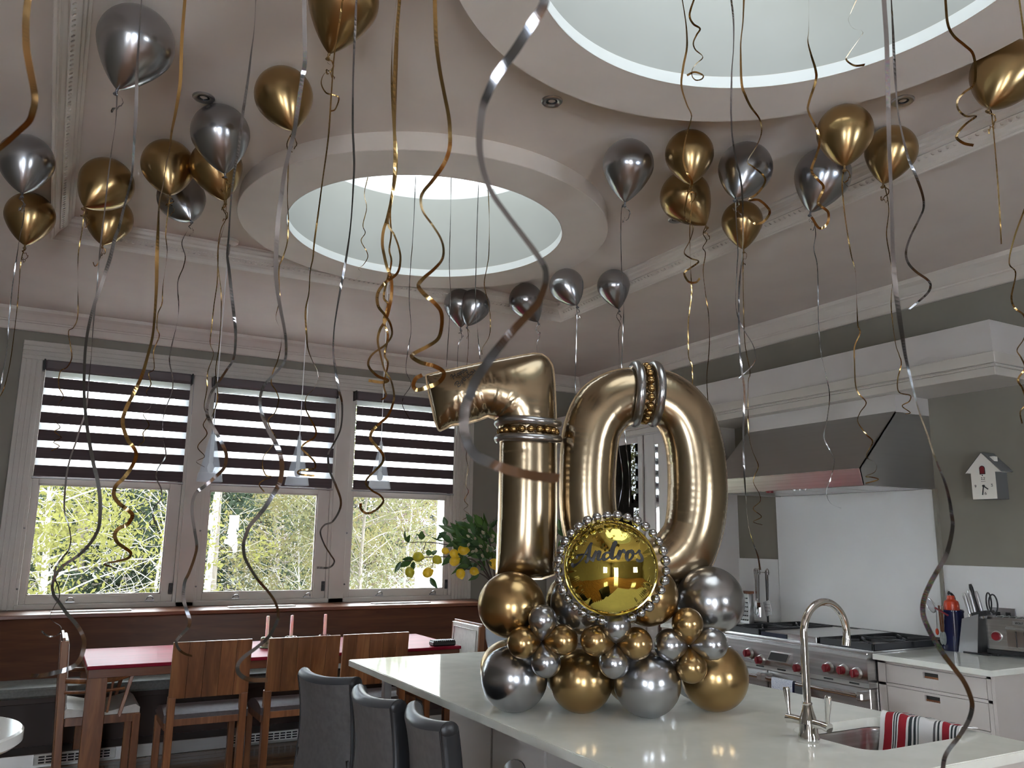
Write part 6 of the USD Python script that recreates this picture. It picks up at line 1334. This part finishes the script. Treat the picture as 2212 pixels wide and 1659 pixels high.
balloon('silver balloon below the far ring, left of its distant group', S, S, 993, 658, 68, 995, 708, [(997, 730), (990, 745), (988, 793), (986, 830)])
balloon('silver balloon half hidden behind another below the far ring', S, G, 1024, 660, 70, 1010, 704, [(1012, 740), (1008, 800), (1005, 880), (1007, 931), (1013, 952), (1007, 985), (1011, 1012), (1006, 1046), (1012, 1062), (1003, 1080), (1011, 1092), (1002, 1101), (1014, 1113), (999, 1123)])
balloon('silver balloon at the lower rim of the far ring above the 7', S, S, 1136, 648, 73, 1162, 696, [(1158, 712), (1166, 725), (1160, 740), (1160, 763)])
balloon('silver balloon tilted right, between the far ring and the room corner', S, S, 1224, 617, 74, 1246, 660, [(1246, 690), (1245, 740), (1243, 803), (1243, 854)])
balloon('silver balloon above the 0, nearest the room corner moulding', S, S, 1325, 617, 70, 1337, 668, [(1332, 684), (1340, 700), (1336, 720), (1338, 786), (1334, 860), (1336, 953), (1342, 1001), (1345, 1037), (1339, 1081), (1334, 1102)])

trailer('balloon trailing the short bronze ribbon at the upper left picture edge', G, 'bronze', [(61, -6), (56, 44), (57, 101), (64, 145), (73, 192), (75, 219), (71, 240), (62, 263), (37, 287), (13, 309), (-8, 326)], 0.62)
trailer('balloon trailing the long glittering silver ribbon down the leftmost window to the armchair', S, 'holo', [(306, -6), (297, 135), (294, 236), (289, 324), (285, 375), (280, 402), (267, 452), (258, 489), (248, 516), (238, 557), (226, 594), (216, 624), (206, 651), (197, 682), (189, 719), (184, 759), (182, 806), (182, 854), (186, 904), (192, 948), (202, 1002), (211, 1039), (216, 1077), (216, 1115), (213, 1140), (204, 1160), (189, 1181), (168, 1201), (145, 1216), (128, 1231), (118, 1248), (113, 1265), (116, 1285), (128, 1302), (145, 1326), (165, 1349), (179, 1373), (182, 1393), (175, 1420), (162, 1437), (141, 1447), (111, 1455), (84, 1460), (66, 1459)], 1.25, 0.95)
trailer('balloon trailing the wide gold ribbon across the leftmost blind', G, G, [(400, -6), (393, 84), (390, 169), (385, 209), (378, 250), (371, 284), (366, 324), (359, 358), (351, 405), (344, 439), (341, 506), (339, 557), (338, 617), (334, 685), (329, 729), (319, 769), (307, 810), (290, 847), (273, 881), (265, 908), (268, 928), (277, 952), (290, 969), (294, 985), (284, 1009), (267, 1033), (250, 1050), (246, 1070), (257, 1087), (275, 1101), (286, 1113), (276, 1132), (256, 1142), (248, 1156), (254, 1172), (270, 1184), (282, 1194), (276, 1206), (249, 1213), (226, 1218), (243, 1225)], 1.25, 1.05)
trailer('balloon trailing the silver ribbon past the first pendant to the nearest dining chair', S, 'holo', [(553, -6), (549, 64), (543, 111), (537, 162), (530, 209), (523, 256), (515, 321), (508, 361), (501, 412), (497, 460), (494, 510), (491, 550), (495, 584), (500, 634), (506, 685), (509, 726), (505, 773), (489, 800), (469, 830), (457, 847), (451, 864), (447, 891), (456, 915), (473, 945), (486, 972), (489, 989), (483, 1012), (462, 1033), (442, 1050), (425, 1063), (417, 1080), (415, 1104), (417, 1125), (421, 1150), (425, 1181), (419, 1208), (408, 1238), (399, 1258), (396, 1289), (401, 1312), (409, 1336), (408, 1353), (393, 1370), (381, 1386), (387, 1403), (401, 1413), (415, 1417)], 1.35, 1.2)
trailer('balloon trailing the broad silver ribbon over the middle window to the chair backs', S, 'holo', [(657, -6), (658, 60), (659, 121), (657, 150), (653, 169), (643, 236), (635, 287), (624, 331), (614, 378), (608, 422), (601, 473), (597, 537), (596, 584), (599, 624), (606, 668), (614, 709), (618, 742), (616, 776), (604, 796), (584, 817), (570, 834), (563, 854), (562, 877), (569, 904), (581, 931), (596, 958), (606, 985), (609, 1012), (604, 1043), (587, 1073), (571, 1098), (553, 1120), (539, 1137), (531, 1157), (526, 1177), (529, 1204), (543, 1231), (559, 1255), (580, 1279), (595, 1302), (601, 1326), (597, 1346), (580, 1376), (553, 1400), (526, 1420), (514, 1437), (516, 1454), (532, 1466), (556, 1469), (578, 1469)], 0.95, 0.8)
trailer('balloon trailing the narrow silver ribbon between the middle and right-hand windows', S, 'holo', [(770, -6), (767, 67), (763, 162), (762, 270), (764, 321), (765, 358), (763, 405), (760, 456), (756, 500), (748, 556), (738, 611), (729, 661), (722, 709), (720, 749), (722, 780), (731, 837), (739, 874), (736, 925), (719, 962), (709, 982), (712, 1016), (726, 1050), (736, 1080), (733, 1103), (718, 1127), (701, 1134), (692, 1150), (701, 1177), (714, 1198), (722, 1213), (711, 1226), (684, 1226)], 1.7)
trailer('balloon trailing the twisted gold ribbon down past the third pendant', G, G, [(857, -6), (851, 47), (847, 101), (846, 169), (849, 236), (853, 297), (856, 338), (854, 381), (846, 429), (836, 473), (828, 500), (826, 527), (830, 552), (836, 577), (845, 601), (846, 634), (841, 665), (833, 692), (821, 712), (816, 736), (822, 766), (831, 800), (844, 820), (851, 850), (849, 871), (838, 898), (821, 914), (804, 931), (801, 948), (814, 965), (827, 982), (826, 999), (811, 1016), (794, 1033), (791, 1046), (804, 1060), (821, 1070), (828, 1083), (814, 1100), (794, 1109), (780, 1100), (779, 1087)], 1.35)
trailer('balloon trailing the gold ribbon that ends in a loop above the third pendant', G, G, [(864, -6), (858, 60), (853, 140), (851, 240), (853, 330), (850, 400), (838, 478), (851, 506), (861, 533), (865, 560), (858, 590), (831, 612), (816, 634), (817, 661), (833, 682), (844, 702), (846, 725), (831, 746), (807, 763), (796, 780), (799, 796), (817, 813), (838, 821), (826, 826), (796, 822)], 1.30)
trailer('balloon trailing the thin gold ribbon in the tangle above the third pendant', G, G, [(861, -6), (856, 200), (851, 388), (843, 456), (845, 506), (841, 540), (845, 570), (829, 638), (838, 658), (829, 692), (838, 725), (831, 766), (838, 786), (829, 830), (834, 854), (824, 864)], 1.9)
trailer('balloon trailing the broad gold ribbon that curls over the tip of the 7', G, G, [(939, -6), (942, 84), (949, 145), (959, 199), (969, 250), (972, 287), (971, 321), (959, 354), (936, 388), (914, 415), (909, 435), (915, 459), (934, 486), (951, 513), (958, 537), (955, 560), (939, 580), (915, 601), (904, 617), (915, 634), (939, 655), (953, 675), (954, 705), (946, 732), (922, 749), (895, 763), (890, 771), (909, 783), (936, 790), (956, 801), (958, 813), (946, 827), (922, 837), (902, 842), (893, 834), (898, 818), (912, 810)], 1.0)
trailer('balloon trailing the wide dark ribbon that sweeps across the gold 7', S, 'holo', [(1180, -10), (1170, 20), (1145, 57), (1115, 105), (1088, 142), (1069, 169), (1054, 202), (1042, 236), (1036, 290), (1037, 331), (1047, 378), (1064, 419), (1094, 462), (1125, 503), (1155, 543), (1174, 573), (1179, 592), (1177, 617), (1162, 655), (1138, 682), (1101, 722), (1071, 759), (1044, 796), (1027, 823), (1015, 854), (1005, 877), (1002, 908), (1003, 931), (1013, 962), (1030, 985), (1064, 1002), (1111, 1019), (1162, 1029), (1209, 1033)], 0.42, 0.40)
trailer('balloon trailing the gold ribbon in front of the far skylight ring', G, G, [(741, -6), (733, 50), (722, 120), (716, 200), (711, 277), (706, 324), (697, 388), (689, 449), (679, 523), (676, 557), (670, 587), (667, 634), (660, 671), (662, 719), (665, 752), (675, 780), (685, 800), (687, 820), (678, 840), (662, 857), (660, 881), (670, 904), (682, 928), (679, 945), (658, 958), (652, 969), (665, 982), (680, 999), (678, 1012), (648, 1016), (646, 1024), (679, 1028)], 2.3)
trailer('balloon inside the far skylight trailing a curly gold ribbon', G, G, [(794, 385), (787, 419), (792, 449), (784, 486), (789, 503), (780, 520), (792, 543), (794, 557), (784, 573), (774, 580), (782, 590), (769, 604)], 4.75)
trailer('balloon inside the far skylight trailing the straight glittering ribbon left of its middle', S, 'holo', [(898, 378), (894, 473), (890, 540), (888, 560), (885, 611), (884, 651), (888, 712), (882, 752), (877, 800), (888, 830), (872, 857), (870, 877), (885, 906)], 4.95)
trailer('balloon inside the far skylight trailing the thin silver ribbon at its middle', S, S, [(975, 382), (973, 473), (971, 557), (971, 584), (973, 651), (969, 719), (964, 793)], 4.85)
trailer('balloon inside the far skylight trailing the bluish glittering ribbon', S, 'holo', [(1034, 396), (1031, 473), (1029, 554), (1027, 651), (1032, 719), (1037, 776)], 4.8)
trailer('balloon inside the far skylight trailing the gold ribbon beside the broad dark one', G, G, [(1054, 400), (1057, 473), (1056, 547), (1052, 577), (1046, 614), (1054, 651), (1059, 685), (1057, 725), (1042, 752), (1041, 766)], 4.7)
trailer('balloon trailing the gold ribbon that loops beside the two overlapping gold balloons', G, G, [(1473, -6), (1481, 45), (1484, 82), (1483, 109), (1476, 144), (1472, 185), (1483, 224), (1493, 246), (1492, 261), (1482, 296), (1476, 340), (1484, 372), (1495, 395), (1484, 425), (1480, 470), (1497, 490), (1490, 520), (1478, 545), (1492, 558), (1509, 565), (1490, 580), (1478, 590), (1487, 608), (1503, 610), (1512, 601)], 1.9)
trailer('balloon trailing the tightly curled gold ribbon before the near skylight, left of its middle', G, G, [(1501, -6), (1492, 20), (1490, 37), (1498, 52), (1512, 62), (1505, 75), (1498, 92), (1502, 107), (1518, 123), (1505, 137), (1496, 149), (1495, 164), (1503, 173), (1515, 171), (1519, 164), (1510, 158), (1498, 156), (1484, 163)], 1.9)
trailer('balloon trailing the long silver ribbon down past the hood to the hanging utensils', S, 'holo', [(1579, -6), (1584, 37), (1585, 75), (1584, 112), (1581, 149), (1580, 186), (1579, 236), (1580, 261), (1582, 297), (1591, 351), (1598, 378), (1603, 415), (1605, 472), (1604, 540), (1597, 617), (1596, 685), (1598, 752), (1603, 803), (1608, 844), (1607, 888), (1606, 938), (1607, 1005), (1611, 1073), (1616, 1130), (1625, 1167), (1637, 1201), (1642, 1231)], 2.2)
trailer('balloon trailing the gold ribbon that loops round the small gold balloon', G, G, [(1607, -6), (1605, 45), (1601, 82), (1600, 112), (1602, 179), (1610, 206), (1622, 231), (1641, 258), (1645, 285), (1635, 314), (1615, 348), (1625, 359), (1645, 375), (1653, 391), (1639, 415), (1618, 432), (1639, 432), (1659, 449), (1662, 462), (1649, 479), (1632, 483), (1617, 469)], 1.7)
trailer('balloon trailing the gold ribbon that loops below the leaning silver balloon', G, G, [(1747, -6), (1747, 61), (1745, 88), (1752, 118), (1762, 152), (1762, 175), (1747, 223), (1747, 243), (1765, 280), (1770, 310), (1763, 337), (1753, 368), (1767, 388), (1779, 405), (1767, 435), (1773, 445), (1789, 459), (1787, 483), (1770, 493), (1753, 469)], 1.7)
trailer('balloon trailing the short zigzag gold ribbon before the near skylight rim', G, G, [(1853, -6), (1838, 27), (1833, 44), (1843, 61), (1863, 68), (1858, 81), (1834, 115), (1828, 128), (1838, 138), (1850, 142), (1868, 140)], 1.5)
trailer('balloon trailing the broad silver ribbon down the right side to the sink', S, 'holo', [(1909, -6), (1915, 84), (1917, 152), (1919, 236), (1921, 321), (1924, 388), (1927, 472), (1929, 547), (1934, 617), (1942, 678), (1949, 725), (1956, 769), (1966, 813), (1976, 854), (1986, 891), (2003, 938), (2020, 989), (2040, 1039), (2050, 1076), (2055, 1107), (2058, 1134), (2053, 1167), (2043, 1201), (2026, 1231), (2009, 1262), (1996, 1295), (1994, 1326), (2006, 1359), (2023, 1390), (2043, 1420), (2066, 1450), (2083, 1474), (2095, 1501), (2100, 1525), (2093, 1555), (2073, 1589), (2050, 1619), (2040, 1639), (2036, 1668)], 0.95, 0.72)
trailer('balloon trailing the glittering silver ribbon past the gold balloon under the right recessed light', S, 'holo', [(1925, -6), (1929, 67), (1931, 118), (1935, 186), (1940, 243), (1949, 290), (1962, 341), (1979, 381), (1993, 422), (1995, 449), (1986, 472), (1966, 513), (1957, 545), (1962, 568), (1979, 587), (2003, 604), (2010, 617), (2003, 634), (1976, 658), (1964, 668)], 1.6)
trailer('balloon trailing the curled gold ribbon beside the large gold balloon at right', G, G, [(2042, -6), (2047, 50), (2060, 77), (2084, 98), (2101, 115), (2107, 145), (2104, 182), (2084, 199), (2069, 216), (2070, 236), (2087, 251), (2108, 251), (2084, 270), (2066, 294), (2081, 309), (2103, 314)], 1.5)
trailer('balloon trailing the curly gold ribbon at the right picture edge by the pelmet', G, G, [(2236, 300), (2222, 420), (2192, 510), (2180, 567), (2194, 590), (2185, 641), (2192, 665), (2212, 682), (2216, 715), (2210, 735), (2197, 756), (2206, 773), (2214, 795), (2199, 820), (2209, 840), (2216, 870), (2204, 890), (2208, 915)], 2.3)
# ------------------------------------------------------------------ lemon branches in a tall glass vase behind the balloons
usdkit.material(stage, L + 'lemon_leaf', {'oi': ('object_info', {}), 'r': ('rgb_ramp', {'ramp': [(0.0, (0.012, 0.035, 0.018)), (0.55, (0.025, 0.06, 0.022)), (1.0, (0.06, 0.11, 0.03))]}), 'p': ('principled_bsdf', {'roughness': 0.32}), 't': ('translucent_bsdf', {'color': (0.08, 0.16, 0.02)}), 'm': ('mix_closure', {'fac': 0.22})},
    [('oi.random', 'r.fac'), ('r.color', 'p.base_color'), ('p.BSDF', 'm.closure1'), ('t.BSDF', 'm.closure2')], surface='m.closure')
MATS['lemon_leaf'] = L + 'lemon_leaf'
noisy('lemon_skin', (0.62, 0.36, 0.012), (0.72, 0.46, 0.02), (60, 60, 60), 0.35, bump=0.0008)
noisy('lemon_green', (0.34, 0.32, 0.02), (0.48, 0.40, 0.02), (40, 40, 40), 0.35, bump=0.0008)
pbr('branch_bark', (0.045, 0.025, 0.022), 0.6)
pbr('bud', (0.30, 0.25, 0.17), 0.5)
mixmat('vase_glass', ('transparent_bsdf', {'color': (0.93, 0.95, 0.97)}), ('principled_bsdf', {'base_color': (0.55, 0.60, 0.66), 'roughness': 0.05}), 0.30)
LD = 4.30
vb = at(1097, 1424, 'z', IZ)
vd = depth_of(vb); vtop = deep(1097, 1250, vd)[2]
vs = thing('glass_vase', 'tall clear glass vase behind the left end of the balloons', 'vase', (vb[0], vb[1], IZ))
hv = vtop - IZ
part(vs, 'wall', M().lathe([(0.0005, 0.0), (0.085, 0.0), (0.098, 0.01), (0.122, hv * 0.25), (0.126, hv * 0.45), (0.105, hv * 0.72), (0.095, hv * 0.88), (0.112, hv), (0.108, hv), (0.091, hv * 0.88), (0.101, hv * 0.72), (0.122, hv * 0.45), (0.118, hv * 0.25), (0.094, 0.02), (0.0005, 0.018)], (vb[0], vb[1], IZ), n=48), 'vase_glass', True)
lb = thing('lemon_branches', 'leafy lemon branches with yellow lemons and buds standing in the glass vase', 'lemon branches', (vb[0], vb[1], IZ + 0.03))
rl = np.random.default_rng(21)
mouth = np.array([vb[0], vb[1], vtop - 0.01])
def lp(x, y, dd=0.0): return deep(x, y, LD + dd)
BR = [[(1066, 1262, 0), (1030, 1216, -0.02), (1000, 1205, -0.03), (930, 1203, -0.05), (890, 1210, -0.05), (862, 1214, -0.04)], [(1066, 1262, 0), (1022, 1192, 0.02), (960, 1176, 0.0), (920, 1171, -0.02), (880, 1172, -0.03)],
      [(920, 1172, -0.02), (916, 1186, -0.02), (912, 1196, -0.02)], [(1066, 1262, 0), (1045, 1195, 0.05), (1010, 1150, 0.06), (965, 1135, 0.04)], [(1070, 1262, 0), (1062, 1190, 0.0), (1050, 1150, 0.02), (1030, 1128, 0.04)],
      [(1075, 1262, 0.02), (1082, 1190, 0.05), (1075, 1140, 0.06), (1066, 1122, 0.06)], [(1066, 1262, 0), (1040, 1240, -0.04), (1005, 1228, -0.05), (985, 1226, -0.05)], [(936, 1213, -0.05), (934, 1222, -0.05), (932, 1228, -0.05)], [(1100, 1262, 0.03), (1150, 1200, 0.08), (1200, 1160, 0.1), (1212, 1140, 0.1)]]
for pts in BR:
    P3 = spline([lp(*q) for q in pts], 5)
    part(lb, 'branch', M().tube(P3, np.linspace(0.0042 if len(pts) > 3 else 0.002, 0.0014, len(P3)), 7), 'branch_bark', True)
for sx in (-0.02, 0.015, 0.0):
    part(lb, 'stem', M().tube([mouth + (sx, 0.01, 0.02), mouth + (sx * 0.5 + 0.02, 0, -hv * 0.5), np.array([vb[0] + sx, vb[1], IZ + 0.03])], 0.004, 7), 'branch_bark', True)
def leaf(p, d, n, ln, wd):
    d = d / np.linalg.norm(d); s = np.cross(d, n); s /= np.linalg.norm(s); n = np.cross(s, d)
    u = np.linspace(0, 1, 7); V = []; bend = rl.uniform(0.02, 0.2)
    for q in u:
        w = wd * math.sin(math.pi * min(1, q ** 0.85)) * (1 - 0.25 * q) + 0.0004
        c = p + d * ln * q - n * bend * ln * q * q
        V += [c - s * w + n * w * 0.35, c, c + s * w + n * w * 0.35]
    f = []
    for i in range(6):
        a = i * 3; f += [(a, a + 1, a + 4), (a, a + 4, a + 3), (a + 1, a + 2, a + 5), (a + 1, a + 5, a + 4)]
    part(lb, 'leaf', M().add(V, f), 'lemon_leaf', True)
def leaf_px(x0, y0, x1, y1, dd=-0.03, wd=0.017):
    p, q = lp(x0, y0, dd), lp(x1, y1, dd + rl.uniform(-0.03, 0.03)); d = q - p
    leaf(p, d, -FWD + rl.normal(0, 0.5, 3), np.linalg.norm(d), wd)
for a in ((881, 1172, 870, 1144), (881, 1172, 884, 1156), (911, 1166, 899, 1152), (911, 1166, 910, 1147), (960, 1168, 928, 1160), (965, 1150, 942, 1165), (866, 1213, 852, 1238), (890, 1209, 860, 1226), (893, 1213, 893, 1234), (929, 1247, 945, 1272), (895, 1208, 868, 1208),
          (965, 1136, 958, 1116), (985, 1150, 946, 1134), (975, 1172, 950, 1150), (1000, 1165, 962, 1182), (985, 1195, 952, 1222), (1010, 1206, 976, 1243), (1000, 1200, 1012, 1222), (1018, 1212, 1000, 1228), (1035, 1236, 1014, 1256), (935, 1200, 943, 1186), (920, 1192, 935, 1196), (1000, 1150, 972, 1130), (1020, 1140, 1000, 1130),
          (1050, 1150, 1046, 1125), (1060, 1140, 1075, 1122), (1035, 1160, 1020, 1135), (1060, 1175, 1076, 1150), (1000, 1190, 1038, 1180), (1215, 1150, 1205, 1120), (1212, 1165, 1206, 1190), (1208, 1140, 1218, 1160), (1214, 1180, 1204, 1205)): leaf_px(*a, wd=rl.uniform(0.013, 0.020))
for k in range(120):
    a, q = rl.uniform(0, 6.28), math.sqrt(rl.random())
    x, y = 1034 + 52 * q * math.cos(a), 1178 + 52 * q * math.sin(a); p = lp(x, y, rl.uniform(-0.10, 0.14))
    d = (p - mouth) * 0.8 + rl.normal(0, 0.10, 3); leaf(p, d, -FWD + rl.normal(0, 0.6, 3), rl.uniform(0.05, 0.085), rl.uniform(0.011, 0.019))
for k, (x, y, r, gr_, tilt) in enumerate(((903, 1203, 10.5, 1, 0.2), (885, 1236, 10, 1, 1.2), (924, 1237, 10.5, 0, -0.4), (944, 1209, 9.5, 1, 0.6), (1001, 1188, 11, 0, 0.1), (982, 1212, 10.5, 0, -0.5), (981, 1196, 9.5, 0, 0.7), (995, 1239, 10, 0, 1.3), (1024, 1234, 9, 0, 0.3), (1067, 1218, 10.5, 0, 1.3), (962, 1190, 7.5, 0, 0.3))):
    c = lp(x, y, -0.055); R_ = r * LD / F; ax = RIGHT * math.cos(tilt) - UP * math.sin(tilt)
    t_ = np.linspace(0, math.pi, 22); prof = [(max(1e-4, R_ * math.sin(q) ** 0.92), -R_ * 1.08 * math.cos(q) + (0.18 * R_ * (max(0, -math.cos(q) - 0.9) / 0.1) * -1 if math.cos(q) > 0.9 else 0) + (0.22 * R_ * ((-math.cos(q) - 0.93) / 0.07) if math.cos(q) < -0.93 else 0)) for q in t_]
    part(lb, 'lemon', M().lathe(prof, c, ax, 26), 'lemon_green' if gr_ else 'lemon_skin', True, 'green yellow lemon' if gr_ else 'ripe yellow lemon')
for k in range(16):
    x, y = 1010 + rl.uniform(0, 62), 1142 + rl.uniform(0, 62); c = lp(x, y, -0.10); d = UP + rl.normal(0, 0.5, 3)
    part(lb, 'bud', M().lathe([(0.0005, -0.008), (0.006, -0.004), (0.0075, 0.004), (0.004, 0.013), (0.0005, 0.016)], c, d, 10), 'bud', True)
